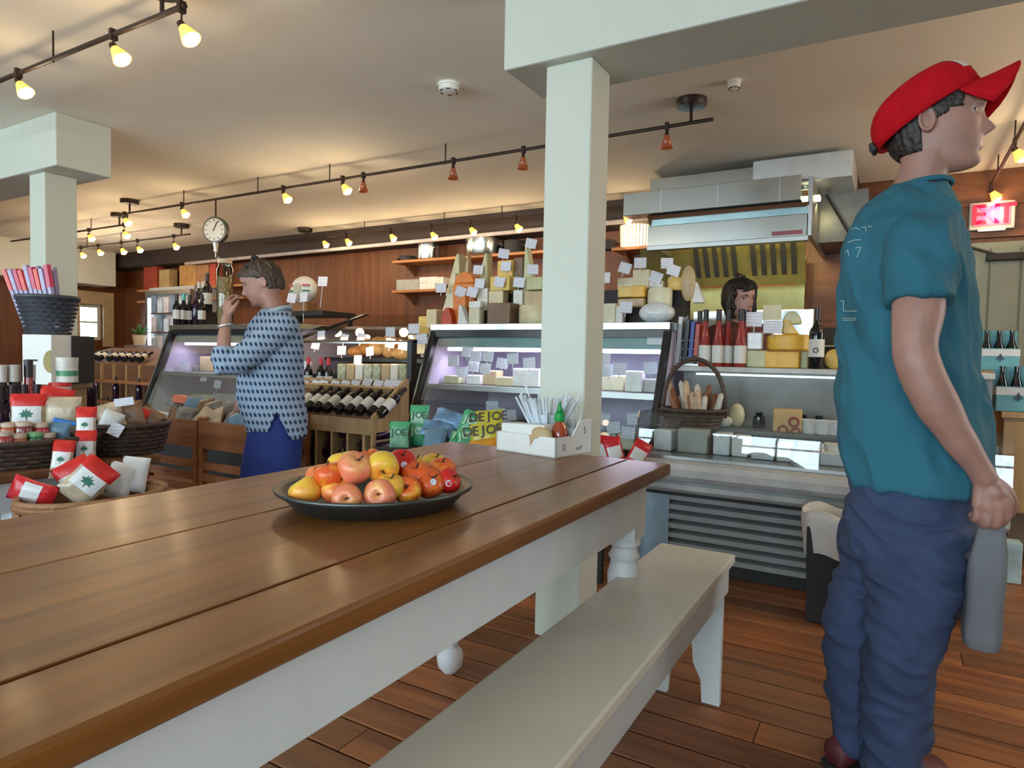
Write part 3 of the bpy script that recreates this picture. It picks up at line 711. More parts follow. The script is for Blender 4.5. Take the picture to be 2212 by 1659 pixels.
# hanging dial scale
sp_ = at(466, 497, y=4.2); R_ = 0.125
sc = thing('hanging_scale', 'round dial scale hanging from the ceiling above the wine bottles', 'scale', (sp_.x, sp_.y, sp_.z - .35))
q = sp_ - Vector((sp_.x, sp_.y, sp_.z - .35))
fz = Rz(math.radians(20)) @ Rx(PI / 2)
obj('rod', MB().tube([q + Vector((0, 0, R_)), q + Vector((0, 0, ZC - sp_.z))], .008), M_bronze, sc)
obj('rim', MB().lathe([(R_, -.04), (R_ * 1.03, 0), (R_ * 1.03, .02), (R_ * .88, .024)], c=q, n=32, rot=fz), mat('scale_rim', (.05, .06, .055), .4), sc, smooth='auto')
obj('dial', MB().lathe([(R_ * .9, .0), (R_ * .9, .026)], c=q, n=32, rot=fz), mat('scale_dial', (.50, .52, .50), .5), sc)
for k in range(12):
    a = k * PI / 6; obj('tick', MB().box(q + fz @ Vector((R_ * .74 * math.cos(a), R_ * .74 * math.sin(a), .028)), (.022, .006, .003), fz @ Rz(a)), M_ink, sc)
obj('pointer', MB().box(q + fz @ Vector((.012, .03, .031)), (.010, .10, .003), fz @ Rz(-.45)), M_ink, sc)
obj('neck', MB().lathe([(.03, 0), (.02, -.05), (.02, -.09)], c=q + Vector((0, 0, -R_)), n=12), M_steeld, sc, smooth='auto')
obj('hook', MB().tube([q + Vector((0, 0, -R_ - .08)), q + Vector((0, 0, -R_ - .14)), q + Vector((.03, 0, -R_ - .17)), q + Vector((.05, 0, -R_ - .14))], .006), M_steeld, sc)
# ---------------------------------------------------------------- refrigerated display cases
M_purple = emat('case_tube', (0.80, 0.72, 1.0), 6.0)
M_cwall = mat('case_lilac_liner', (0.55, 0.50, 0.66), 0.5, var=0.04)
M_cdark = mat('case_deck', (0.10, 0.11, 0.10), 0.5, var=0.2)
M_teal = mat('case_canopy_panel', (0.16, 0.30, 0.29), 0.4, var=0.1)
def tall_case(label, x0, x1, ytop, ybot, yback, ztop, zglass, shelf_z):
    """upright case: black frame, sloping glass front, steel top, two shelves, tube light"""
    t = thing('display_case', label, 'display case', ((x0 + x1) / 2, (ybot + yback) / 2, 0), group='black framed display cases')
    def b(nm, *a, m=M_black, bev=0.0): return obj(nm, MB().span(*a), m, t, world=True, bevel=bev)
    b('base', x0, x1, ybot + .02, yback, 0.0, zglass - .10, m=M_blackm)
    b('sill', x0, x1, ybot - .03, ybot + .08, zglass - .10, zglass - .02, m=M_steeld, bev=.006)
    b('deck', x0 + .03, x1 - .03, ybot + .05, yback - .03, zglass - .04, zglass - .015, m=M_cdark)
    b('top', x0 - .005, x1 + .005, ytop - .02, yback, ztop - .045, ztop, m=M_steel, bev=.004)
    b('top_rail', x0, x1, ytop - .015, ytop + .03, ztop - .09, ztop - .046)
    b('canopy_panel', x0 + .03, x1 - .03, ytop + .035, ytop + .05, ztop - .16, ztop - .06, m=M_teal)
    tu = obj('lamp_tube', MB().tube([(x0 + .07, ytop + .10, ztop - .175), (x1 - .07, ytop + .10, ztop - .175)], .012, 8), M_purple, t, world=True)
    b('lamp_reflector', x0 + .04, x1 - .04, ytop + .05, ytop + .20, ztop - .160, ztop - .150, m=M_cwall)
    b('back_panel', x0 + .03, x1 - .03, yback - .03, yback, zglass - .02, ztop - .05, m=M_cwall)
    for x in (x0, x1 - .035):                # end frames follow the slope of the glass
        obj('end_frame', MB().prism([(x, ytop - .015, ztop - .05), (x, ytop + .05, ztop - .05), (x, ybot + .045, zglass - .06), (x, ybot - .02, zglass - .06)], (.035, 0, 0)), M_black, t, world=True, bevel=.003)
        obj('end_panel', MB().prism([(x + .012, ytop + .04, ztop - .05), (x + .012, yback - .03, ztop - .05), (x + .012, yback - .03, zglass - .06), (x + .012, ybot + .04, zglass - .06)], (.012, 0, 0)), M_cwall, t, world=True)
    obj('end_trim', MB().prism([(x0 - .012, ytop - .02, ztop - .05), (x0 - .012, ytop + .012, ztop - .05), (x0 - .012, ybot + .012, zglass - .06), (x0 - .012, ybot - .02, zglass - .06)], (.012, 0, 0)), M_steel, t, world=True)
    g = MB().add([(x0 + .035, ytop, ztop - .09), (x1 - .035, ytop, ztop - .09), (x1 - .035, ybot, zglass - .02), (x0 + .035, ybot, zglass - .02)], [[0, 1, 2, 3]])
    obj('glass_front', g, M_glass, t, world=True)
    li = bpy.data.lights.new('case_light', 'AREA'); li.shape = 'RECTANGLE'; li.size = x1 - x0 - .2; li.size_y = .08; li.energy = 7; li.color = (.82, .76, 1.0)
    lio = bpy.data.objects.new('case_light', li); COL.objects.link(lio); lio.parent = t; lio.location = Vector(((x0 + x1) / 2, ytop + .12, ztop - .20)) - t.location; lio.rotation_euler = (-.25, 0, 0)
    for z in shelf_z:
        k = (ztop - z) / (ztop - zglass); yf = ytop + (ybot - ytop) * k
        b('shelf', x0 + .03, x1 - .03, yf + .06, yback - .03, z - .02, z, m=M_cdark)
        b('shelf_edge', x0 + .03, x1 - .03, yf + .045, yf + .06, z - .03, z + .004, m=M_steeld)
    return t
CX0, CX1 = -2.87, -1.14
tall_case('black framed cheese case behind the cream post, price cards inside', CX0, CX1, 3.80, 3.50, 4.55, 1.285, 0.50, (0.86,))
LX0, LX1 = -5.97, -4.25
tall_case('black framed lilac lit case behind the person in patterned top', LX0, LX1, 3.80, 3.50, 4.55, 1.30, 0.50, (0.86,))

# bakery case between the two: black uprights, shelves, sloping glass hood
KX0, KX1 = -4.20, -2.93
bk = thing('bakery_case', 'black bakery shelf with bread and price cards under a glass hood', 'bakery case', ((KX0 + KX1) / 2, 4.1, 0))
def kb(nm, *a, m=M_black, bev=0.0): return obj(nm, MB().span(*a), m, bk, world=True, bevel=bev)
kb('base', KX0, KX1, 3.72, 4.55, 0, .70, m=M_blackm)
for z, y0 in ((0.72, 3.66), (0.86, 3.86), (1.0, 4.05)): kb('shelf', KX0, KX1, y0, 4.5, z, z + .03)
kb('back_panel', KX0, KX1, 4.52, 4.56, .7, 1.32, m=mat('bakery_back', (.10, .05, .025), .5))
for x in (KX0, KX1 - .04):
    obj('upright', MB().span(x, x + .04, 3.64, 3.70, .70, 1.17), M_black, bk, world=True)
    obj('sloping_bar', MB().prism([(x, 3.64, 1.15), (x, 3.70, 1.15), (x, 4.56, 1.42), (x, 4.50, 1.42)], (.04, 0, 0)), M_black, bk, world=True)
bl = bpy.data.lights.new('bakery_fill', 'AREA'); bl.shape = 'RECTANGLE'; bl.size = 1.1; bl.size_y = .1; bl.energy = 2.2; bl.color = (1.0, .78, .52)  # added warm light to brighten the bakery goods, bar included
blo = bpy.data.objects.new('bakery_fill', bl); COL.objects.link(blo); blo.parent = bk; blo.location = Vector(((KX0 + KX1) / 2, 3.74, 1.155)) - bk.location; blo.rotation_euler = (.7, 0, 0)
obj('added_lamp_bar', MB().span(KX0 + .06, KX1 - .06, 3.70, 3.73, 1.14, 1.155), M_steel, bk, world=True)
obj('top_glass', MB().add([(KX0 + .04, 3.67, 1.16), (KX1 - .04, 3.67, 1.16), (KX1 - .04, 4.5, 1.41), (KX0 + .04, 4.5, 1.41)], [[0, 1, 2, 3]]), M_glass, bk, world=True)
obj('glass_edge', MB().tube([(KX0 + .04, 3.66, 1.158), (KX1 - .04, 3.66, 1.158)], .006, 6), M_steel, bk, world=True)

# low curved serving case at the right
SX0, SX1 = -1.11, 0.42
M_encl = mat('case_enamel', (0.46, 0.50, 0.53), 0.3, var=0.04); M_slat = mat('louver_paint', (0.22, 0.23, 0.23), 0.45, var=0.08)
se = thing('serving_case', 'low white deli serving case with curved glass and louvered base', 'display case', ((SX0 + SX1) / 2, 3.6, 0))
def sb_(nm, *a, m=M_encl, bev=0.0): return obj(nm, MB().span(*a), m, se, world=True, bevel=bev)
sb_('body', SX0 + .02, SX1, 3.33, 4.10, 0.02, .50)
sb_('corner_panel', SX0, SX0 + .15, 3.27, 3.33, .0, .41, m=mat('blue_grey_panel', (.30, .42, .50), .4))
sb_('side_panel', SX0 - .02, SX0, 3.30, 4.10, 0, .55)
sb_('toe_kick', SX0 + .15, SX1, 3.31, 3.35, 0, .06, m=M_blackm)
for k in range(7):
    z = .065 + k * .048
    obj('louver', MB().prism([(SX0 + .15, 3.33, z + .044), (SX0 + .15, 3.275, z + .028), (SX0 + .15, 3.272, z + .004), (SX0 + .15, 3.33, z + .008)], (SX1 - SX0 - .15, 0, 0)), M_slat, se, world=True)
# lip: bumper rails of the case front
lipp = [(3.30, .405), (3.235, .405), (3.205, .425), (3.20, .45), (3.225, .462), (3.17, .475), (3.145, .50), (3.14, .535), (3.155, .56), (3.20, .575), (3.30, .578)]
obj('front_bumper', MB().prism([(SX0 - .02, a, b) for a, b in lipp], (SX1 - SX0 + .02, 0, 0)), mat('bumper_enamel', (.55, .57, .57), .28), se, world=True)
sb_('dark_strip', SX0, SX1, 3.25, 3.32, .385, .405, m=M_blackm)  # solid black strip below the bumper
sb_('deck', SX0, SX1, 3.2, 4.02, .575, .59, m=M_steeld)
# glass: a lower upright pane curving back
gp = [(3.185, .590), (3.191, .645), (3.198, .70), (3.206, .77), (3.224, .80)]
g = MB().loft([[Vector((x, a, b)) for a, b in gp] for x in (SX0, SX1)], cap=False, close=False)
obj('curved_glass', g, thin_glass('serving_glass', (.95, 1, 1), 1.1), se, world=True, smooth=True)
obj('end_glass', MB().add([(SX0, 3.19, .59)] + [(SX0, a, b) for a, b in gp[1:]] + [(SX0, 3.86, .80), (SX0, 3.86, .59)], [list(range(7))]), M_glass, se, world=True)
for a, b in zip(gp, gp[1:]): pass
obj('end_trim', MB().tube([(SX0, a, b) for a, b in gp], .006, 6), M_steel, se, world=True)
sb_('inner_step', SX0 + .01, SX1, 3.62, 4.02, .59, .70, m=M_cdark)
sb_('back_riser', SX0 + .02, SX1, 3.94, 3.98, .70, 1.0, m=mat('riser_grey', (.20, .21, .20), .45))
sb_('service_ledge', SX0 + .0, SX1, 3.86, 4.22, 1.0, 1.03, m=mat('ledge_laminate', (.50, .51, .47), .35), bev=.004)
tl = obj('lamp_strip', MB().box(((SX0 + SX1) / 2, 3.90, .985), (SX1 - SX0 - .2, .02, .012)).move((0, .02, 0)), emat('deli_tube', (.8, .95, 1.0), .7), se, world=True)
sb_('case_back', SX0, SX1, 4.06, 4.10, .5, 1.0, m=M_steeld)

# ---------------------------------------------------------------- kitchen hood and range wall
HY = 5.0
hd = thing('kitchen_hood', 'big stainless steel kitchen exhaust hood hanging from the ceiling', 'kitchen hood', (-1.15, 5.5, 1.94))
h0 = at(1357, 421, y=HY); h1 = at(1735, 392, y=HY); hb0 = at(1400, 529, y=HY + .02); hb1 = at(1746, 513, y=HY + .02)
def hb(nm, *a, m=M_steel, bev=0.0): return obj(nm, MB().span(*a), m, hd, world=True, bevel=bev)
hx0, hx1, hz0, hz1 = hb0.x, hb1.x, 1.945, 2.345
hb('upper_lip', h0.x, h1.x, HY - .10, HY + .05, 2.175, hz1, bev=.004)
obj('sloping_panel', MB().prism([(hx0, HY - .02, 2.175), (hx0, HY + .10, 2.175), (hx0, HY + .16, 2.10), (hx0, HY + .06, 2.10)], (hx1 - hx0, 0, 0)), M_steel, hd, world=True)
hb('front_panel', hx0, hx1, HY + .0, HY + .06, hz0, 2.10, bev=.004)
hb('bottom_rim', hx0, hx1, HY - .005, HY + .08, hz0 - .03, hz0, m=M_steeld)
hb('plenum', h0.x + .12, h1.x + .04, HY + .16, 6.0, 2.30, ZC - .04, bev=.006)
hb('plenum_end', h1.x - .35, h1.x + .30, HY + .06, HY + .7, 2.34, ZC - .03, m=mat('galvanised', (.66, .69, .70), .35, .7, var=.08), bev=.006)
hb('end_panel', hx1 - .01, hx1 + .02, HY, 6.15, hz0, 2.35, m=M_steeld)
hb('back_duct', hx1 + .02, hx1 + .34, 5.55, 6.15, 1.98, 2.36, m=mat('dark_steel', (.16, .16, .15), .45, .8, var=.25, scale=6))  # darker, uneven steel
hb('left_end', hx0, hx0 + .02, HY + .06, 6.15, hz0, 2.35, m=M_steeld)
hb('top_plate', hx0, hx1, HY + .06, 6.15, 2.33, 2.35, m=M_steeld)
obj('brace_rod', MB().tube([(hx1 + .06, HY + .5, 2.33), (hx1 + .24, HY + .5, 2.0)], .009), M_blackm, hd, world=True)
obj('sprinkler_pipe', MB().tube([(hx1 + .30, 5.5, 1.96), (hx1 + .30, 5.5, 2.08), (hx1 + .62, 5.5, 2.09)], .016, 8), M_steel, hd, world=True, smooth=True)
obj('maker_plate', MB().box((at(1700, 503, y=HY).x, HY - .004, at(1700, 503, y=HY).z), (.20, .005, .028)), mat('red_plate', (.28, .06, .07), .4), hd, world=True)
for k in range(3): obj('panel_seam', MB().box((h0.x + .3 + k * .42, HY - .101, 2.26), (.006, .003, .17)), M_steeld, hd, world=True)
# baffle filters inside
M_brass = mat('greasy_steel', (.40, .36, .14), .35, .8, var=.15, scale=6)
f0 = at(1508, 590, y=5.75); f1 = at(1728, 585, y=5.75)
fx0, fx1 = f0.x, f1.x
obj('filter_bank', MB().prism([(fx0 - .45, 5.72, 1.70), (fx0 - .45, 5.76, 1.70), (fx0 - .45, 5.56, 2.02), (fx0 - .45, 5.52, 2.02)], (fx1 - fx0 + .5, 0, 0)), M_brass, hd, world=True)
nb = 11
for k in range(nb):
    if k == 5: continue
    x = fx0 + .03 + (fx1 - fx0 - .06) * k / (nb - 1)
    obj('filter_slot', MB().prism([(x - .02, 5.712, 1.73), (x - .02, 5.705, 1.73), (x - .02, 5.515, 1.99), (x - .02, 5.52, 1.99)], (.04, 0, 0)), M_blackm, hd, world=True)
lh = bpy.data.lights.new('hood_light', 'AREA'); lh.energy = 14; lh.size = 1.0; lh.size_y = .1; lh.shape = 'RECTANGLE'; lh.color = (1, .86, .42)
lho = bpy.data.objects.new('hood_light', lh); COL.objects.link(lho); lho.parent = hd; lho.location = Vector((-1.0, 5.25, 2.2)) - hd.location; lho.rotation_euler = (0.5, 0, 0)
obj('hood_lamp', MB().box((-1.0, 5.2, 2.24), (1.0, .08, .03)), emat('hood_tube', (1, .9, .55), 4.0), hd, world=True)
rw = thing('range_backsplash', 'brassy stainless backsplash behind the cooking range', 'backsplash', (-1.0, 6.15, .95))
s0 = at(1495, 620, y=6.1); s1 = at(1735, 620, y=6.1)
obj('backsplash_panel', MB().span(s0.x - .5, s1.x, 6.08, 6.2, .95, 1.72), M_brass, rw, world=True)
obj('side_strip', MB().span(s1.x - .05, s1.x + .02, 6.03, 6.10, .95, 1.95), M_brass, rw, world=True)
rg = thing('cooking_range', 'steel cooking range with bright splash guard behind the counter', 'range', (-1.1, 5.6, 0))
r0 = at(1500, 640, y=5.9); r1 = at(1762, 640, y=5.9)
obj('guard', MB().span(r0.x, r1.x, 5.86, 5.90, .92, 1.50), M_steel, rg, world=True, bevel=.01)
obj('range_top', MB().span(r0.x - .1, r1.x, 5.2, 5.9, .88, .92), M_steeld, rg, world=True, bevel=.006)
obj('oven_body', MB().span(r0.x - .1, r1.x, 5.22, 5.88, .0, .88), M_steel, rg, world=True)
for k in range(4): obj('knob', MB().lathe([(.022, 0), (.02, .03)], c=(r0.x + .1 + k * .2, 5.22, .80), n=12, rot=Rx(PI / 2)), M_blackm, rg, world=True)
# ---------------------------------------------------------------- merchandise builders
def rect_at(px0, py0, px1, py1, Y):
    """size and middle, in the room, of something that spans this much of the picture at depth plane y = Y"""
    a = at(px0, (py0 + py1) / 2, y=Y); b = at(px1, (py0 + py1) / 2, y=Y); m = (px0 + px1) / 2
    return (a.x + b.x) / 2, b.x - a.x, at(m, py1, y=Y).z, at(m, py0, y=Y).z

CARD = {}
def card(px, py, Y, w_, h_, label, group, tilt=0.0, yaw=0.0, base=None, m=None):
    """price card on a thin prong; base: height of what the prong stands in"""
    p = at(px, py, y=Y)
    k = (round(w_, 3), round(h_, 3), m)
    if k not in CARD:
        r = thing('price_card', 'x', 'price card')
        obj('card', MB().box((0, 0, 0), (w_, .003, h_)), m or M_card, r)
        pl_ = .20 if (w_, h_) == (.085, .085) else h_ * .5
        obj('prong', MB().box((0, .003, -h_ * .35 - pl_ / 2), (.006, .003, pl_)), mat('clear_prong', (.5, .52, .52), .3), r)
        CARD[k] = Kind(r)
    return CARD[k].put(p, (-.16, tilt, math.radians(18) + yaw), label, group)
def cards(lst, Y, what, group, w_=.080, h_=.072, dy=0.0):
    lst = sorted(lst, key=lambda t: t[0])
    for i, t in enumerate(lst):
        card(t[0], t[1], t[3] if len(t) > 3 else Y, w_, h_, 'white price card, ' + nth(i, len(lst)) + ' ' + what, group, tilt=t[2] if len(t) > 2 else rnd.uniform(-.18, .18), yaw=rnd.uniform(-.25, .25))

CH = {k: mat('cheese_' + k, c, .45, var=.12, scale=14, bump=.03, sub=.1) for k, c in dict(cream=(.66, .58, .36), pale=(.68, .64, .44), yellow=(.72, .50, .13), gold=(.78, .45, .06), orange=(.68, .20, .02), red=(.55, .06, .02), white=(.74, .73, .68), tan=(.48, .36, .20), green=(.52, .52, .30), brown=(.20, .12, .07), grey=(.36, .37, .33)).items()}
M_wrap = mat('cling_wrap_white', (.70, .73, .74), .18, var=.1, scale=30, bump=.25, bscale=40)
def cheese(px0, py0, px1, py1, Y, kind, col, label, z=None, depth=None, group='cheeses stacked on the display case', name='cheese', cat='cheese'):
    cx, ww, z0, z1 = rect_at(px0, py0, px1, py1, Y)
    if z is not None: z1 += (z - z0) if abs(z - z0) < .03 else 0; z0 = z
    h = max(z1 - z0, .015); d = depth or max(ww * .7, .05); m = CH.get(col) or col
    mb = MB()
    if kind == 'block': mb.box((cx, Y + d / 2, z0 + h / 2), (ww, d, h), Rz(rnd.uniform(-.1, .1)))
    elif kind == 'wheel': mb.lathe([(ww * .44, 0), (ww * .495, h * .12), (ww * .5, h * .5), (ww * .495, h * .88), (ww * .44, h)], c=(cx, Y + ww / 2, z0), n=24, sy=min(1, d / ww * 1.2))
    elif kind == 'wedge': mb.prism([(cx - ww / 2, Y, z0), (cx + ww / 2, Y, z0), (cx + ww / 2 - ww * .1, Y, z1), (cx + ww * .22, Y, z1)], (0, d, 0))
    elif kind == 'wedgeR': mb.prism([(cx - ww / 2, Y, z0), (cx + ww / 2, Y, z0), (cx - ww * .22, Y, z1), (cx - ww * .4, Y, z1)], (0, d, 0))
    elif kind == 'slice': mb.prism([(cx - ww / 2, Y, z0), (cx + ww / 2, Y + d * .3, z0), (cx + ww * .1, Y + d, z0)], (0, 0, h))
    elif kind == 'half':
        mb.prism([(cx + ww / 2 * math.cos(a), Y, z0 + h * math.sin(a)) for a in [PI * i / 14 for i in range(15)]], (0, d, 0))
    elif kind == 'round': mb.ball((cx, Y + d / 2, z0 + h / 2), .5, 18, 12, s=(ww, d, h))
    bev = 0 if kind in ('round', 'wheel') else min(.008, h * .2)
    return obj(name, mb, m, None, label, cat, group, bevel=bev, smooth=True if kind in ('round',) else ('auto' if kind == 'wheel' else False))

# wine bottle: glass, label, foil capsule
def bottle_kind(nm, glass, capsule, lab=M_wlabel, h=.31, r=.037, slim=False, labz=(.06, .15), shape='bordeaux'):
    if slim: prof = [(r * .92, 0), (r, .006), (r, .30 * h), (r * .9, .42 * h), (r * .62, .58 * h), (r * .42, .72 * h), (r * .36, .96 * h), (r * .4, .965 * h), (r * .4, h)]
    else: prof = [(r * .92, 0), (r, .006), (r, .58 * h), (r * .93, .64 * h), (r * .6, .70 * h), (r * .42, .75 * h), (r * .38, .95 * h), (r * .42, .955 * h), (r * .42, h)]
    o = obj(nm, MB().lathe(prof, n=18), glass, None, 'x', 'bottle', smooth='auto', local=True)
    if lab: obj('label', MB().lathe([(r * 1.02, labz[0] * h / .31), (r * 1.02, labz[1] * h / .31)], n=18, cap=False), lab, o, smooth=True)
    if capsule: obj('capsule', MB().lathe([(r * .44, h * .80), (r * .45, h * .95), (r * .46, h * 1.005), (r * .1, h * 1.006)], n=14, cap=False), capsule, o, smooth='auto')
    return Kind(o)
M_rose = mat('rose_wine', (.30, .03, .025), .1, var=.1, coat=.4); M_foilr = mat('red_foil', (.55, .03, .05), .35); M_foilw = mat('pale_foil', (.6, .58, .55), .35); M_foild = mat('dark_foil', (.03, .015, .02), .35); M_foilt = mat('teal_foil', (.05, .45, .42), .2)
BT = dict(dark=bottle_kind('wine_bottle', M_bottle, M_foild), red=bottle_kind('wine_bottle', M_bottle, M_foilr), pale=bottle_kind('wine_bottle', M_bottle, M_foilw, labz=(.05, .13)),
          rose=bottle_kind('rose_bottle', M_rose, mat('bottle_top_black', (.02, .015, .02), .4), h=.33, r=.034, slim=True, labz=(.02, .115)), teal=bottle_kind('wine_bottle', M_bottle, M_foilt), plain=bottle_kind('wine_bottle', mat('purple_bottle', (.02, .006, .02), .12), M_foild, None),
          foot=bottle_kind('wine_bottle', M_bottle, M_foild, mat('crest_label', (.70, .68, .62), .6, var=.02), h=.33, r=.039, labz=(.06, .15)))
def bottle(kind, px, py, Y, label, group, rot=0.0, z=None, scale=None):
    p = at(px, py, y=Y)
    if z is not None: p.z = z
    return BT[kind].put(p, rot, label, group, scale)

# crinkled snack bag with a printed front
def bag_mb(w_, h_, d_, n=10, crimp=True):
    mb = MB(); g = []
    for side in (1, -1):
        vs = []
        for j in range(n + 1):
            for i in range(n + 1):
                u, v = i / n * 2 - 1, j / n * 2 - 1
                bul = max(0, (1 - u ** 4) * (1 - abs(v) ** 3)) ** .6
                wv = .10 * math.sin(7 * u + 3 * v) * bul
                vs.append(Vector((u * w_ / 2 * (1 - .07 * (1 - abs(v)) - (0)), -side * d_ / 2 * (bul + wv * .4), h_ * (j / n))))
        fs = [[j * (n + 1) + i, j * (n + 1) + i + 1, (j + 1) * (n + 1) + i + 1, (j + 1) * (n + 1) + i] for j in range(n) for i in range(n)]
        mb.add(vs, fs)
    return mb
def bag_kind(nm, cat, body, top=None, lab=None, emblem=None, w_=.12, h_=.17, d_=.05, text=None, tcol=None):
    o = obj(nm, bag_mb(w_, h_, d_), body, None, 'x', cat, smooth=True, local=True)
    if top:
        t = bag_mb(w_ * 1.02, h_, d_ * 1.06); keep = [f for f in t.f if all(t.v[i].z > h_ * .68 for i in f)]; t.f = keep; t.mi = [0] * len(keep); obj('header', t, top, o, smooth=True)
    if lab:
        t = bag_mb(w_ * 1.015, h_, d_ * 1.05); keep = [f for f in t.f if all(h_ * .28 < t.v[i].z < h_ * .72 and t.v[i].y < 0 and abs(t.v[i].x) < w_ * .42 for i in f)]; t.f = keep; t.mi = [0] * len(keep); obj('label', t, lab, o, smooth=True)
    if emblem:
        pts = [(0, -1), (.12, -.35), (.75, -.45), (.6, -.1), (1, .2), (.5, .3), (.45, .75), (.15, .4), (0, 1), (-.15, .4), (-.45, .75), (-.5, .3), (-1, .2), (-.6, -.1), (-.75, -.45), (-.12, -.35)]
        s = w_ * .20; obj('leaf_emblem', MB().prism([(a * s, -d_ * .56, h_ * .5 + b * s) for a, b in pts], (0, .004, 0)), emblem, o)
    if text:
        for k, ch in enumerate(text):
            obj('letter', text_mb(ch, w_ * .46, extrude=.0015, bold=.001).xf(Matrix.Rotation(PI / 2, 4, 'X')).move(((k - (len(text) - 1) / 2) * w_ * .27, -d_ * .55, h_ * .60)), tcol or M_ink, o)
    return Kind(o)
M_foilbag = mat('clear_cello_bag', (.52, .42, .30), .25, var=.25, scale=20, bump=.2, bscale=30); M_wb = mat('white_bag', (.72, .74, .74), .3, var=.06, bump=.1, bscale=25)
M_gbag = mat('green_chip_bag', (.07, .36, .17), .28, var=.25, scale=16, bump=.12, bscale=25); M_lgbag = mat('mint_chip_bag', (.25, .52, .33), .28, var=.3, scale=20, bump=.12, bscale=25); M_ybag = mat('yellow_chip_bag', (.55, .50, .05), .3, var=.2, bump=.12, bscale=25); M_obag = mat('orange_chip_bag', (.62, .28, .03), .3, var=.2, bump=.12, bscale=25); M_bbag = mat('blue_chip_bag', (.16, .30, .48), .28, var=.5, scale=14, bump=.15, bscale=25)
M_rbag = mat('red_chip_bag', (.62, .02, .03), .28, var=.2, bump=.12, bscale=25)
BG = dict(leaf=bag_kind('candy_bag', 'bag', M_foilbag, M_red, M_wb, M_leaf, .13, .17, .06), tall=bag_kind('candy_bag', 'bag', M_foilbag, M_red, M_wb, M_leaf, .075, .15, .05), plain=bag_kind('snack_bag', 'bag', M_foilbag, w_=.13, h_=.15, d_=.06),
          mint=bag_kind('chip_bag', 'bag', M_lgbag, M_gbag, w_=.115, h_=.15, d_=.05, text='JOE', tcol=mat('dark_green_ink', (.01, .09, .04), .5)), green=bag_kind('chip_bag', 'bag', M_gbag, None, w_=.12, h_=.15, d_=.055, text='JOE', tcol=mat('pale_ink', (.6, .75, .6), .5)),
          yellow=bag_kind('chip_bag', 'bag', M_ybag, None, w_=.16, h_=.12, d_=.05, text='DEJOE'), orange=bag_kind('chip_bag', 'bag', M_obag, None, w_=.16, h_=.11, d_=.05), blue=bag_kind('chip_bag', 'bag', M_bbag, None, w_=.19, h_=.11, d_=.06), red=bag_kind('chip_bag', 'bag', M_rbag, None, M_wb, None, .09, .15, .05), white=bag_kind('snack_bag', 'bag', M_wb, None, w_=.10, h_=.14, d_=.05),
          grey=bag_kind('snack_bag', 'bag', mat('grey_foil_bag', (.22, .21, .19), .3, var=.5, scale=18, bump=.2, bscale=30), w_=.14, h_=.13, d_=.06), brown=bag_kind('snack_bag', 'bag', mat('brown_bag', (.24, .13, .07), .4, var=.4, scale=14, bump=.15), w_=.13, h_=.14, d_=.06), ltblue=bag_kind('snack_bag', 'bag', mat('dusty_blue_bag', (.13, .25, .36), .35, var=.2, bump=.15), w_=.13, h_=.15, d_=.05))
def bag(kind, px, py, label, group, Y=None, d=None, X=None, rot=(0, 0, 0), scale=None, z=None):
    p = at(px, py, y=Y, d=d, x=X)
    if z is not None: p.z = z
    return BG[kind].put(p, (rot[0], rot[1], rot[2] + math.radians(25)), label, group, scale)

# woven basket: stakes and weavers
def basket(name, label, c, rx, ry, h, m, flare=1.18, rows=7, stakes=26, handle=None, rotz=0.0, cat='basket'):
    t = thing(name, label, cat, c, rotz)
    k = lambda z: 1 + (flare - 1) * z / h
    obj('lining', MB().loft([[Vector((rx * s * math.cos(a), ry * s * math.sin(a), z)) for a in [2 * PI * i / 28 for i in range(28)]] for s, z in ((.95, .004), (.95 * flare, h * .97), (.90 * flare, h * .97), (.9, .012))]), m, t, smooth='auto')
    for r_ in range(rows):
        z = h * (r_ + .5) / rows; pts = []
        for i in range(stakes * 2):
            a = PI * i / stakes; wv = 1 + .022 * math.cos(stakes * a + PI * (r_ % 2)); pts.append((rx * k(z) * wv * math.cos(a), ry * k(z) * wv * math.sin(a), z))
        obj('weaver', MB().tube(pts, h / rows * .42, 5, closed=True), m, t)
    obj('rim', MB().tube([(rx * flare * 1.01 * math.cos(a), ry * flare * 1.01 * math.sin(a), h) for a in [2 * PI * i / 32 for i in range(32)]], .012, 6, closed=True), m, t, smooth=True)
    if handle:
        obj('handle', MB().tube([(rx * flare * math.cos(a), 0, h * .6 + (handle - h * .6) * math.sin(a) ** .75 if math.sin(a) > 0 else h * .6) for a in [PI * i / 20 for i in range(21)]], .012, 8), m, t, smooth=True)
    return t
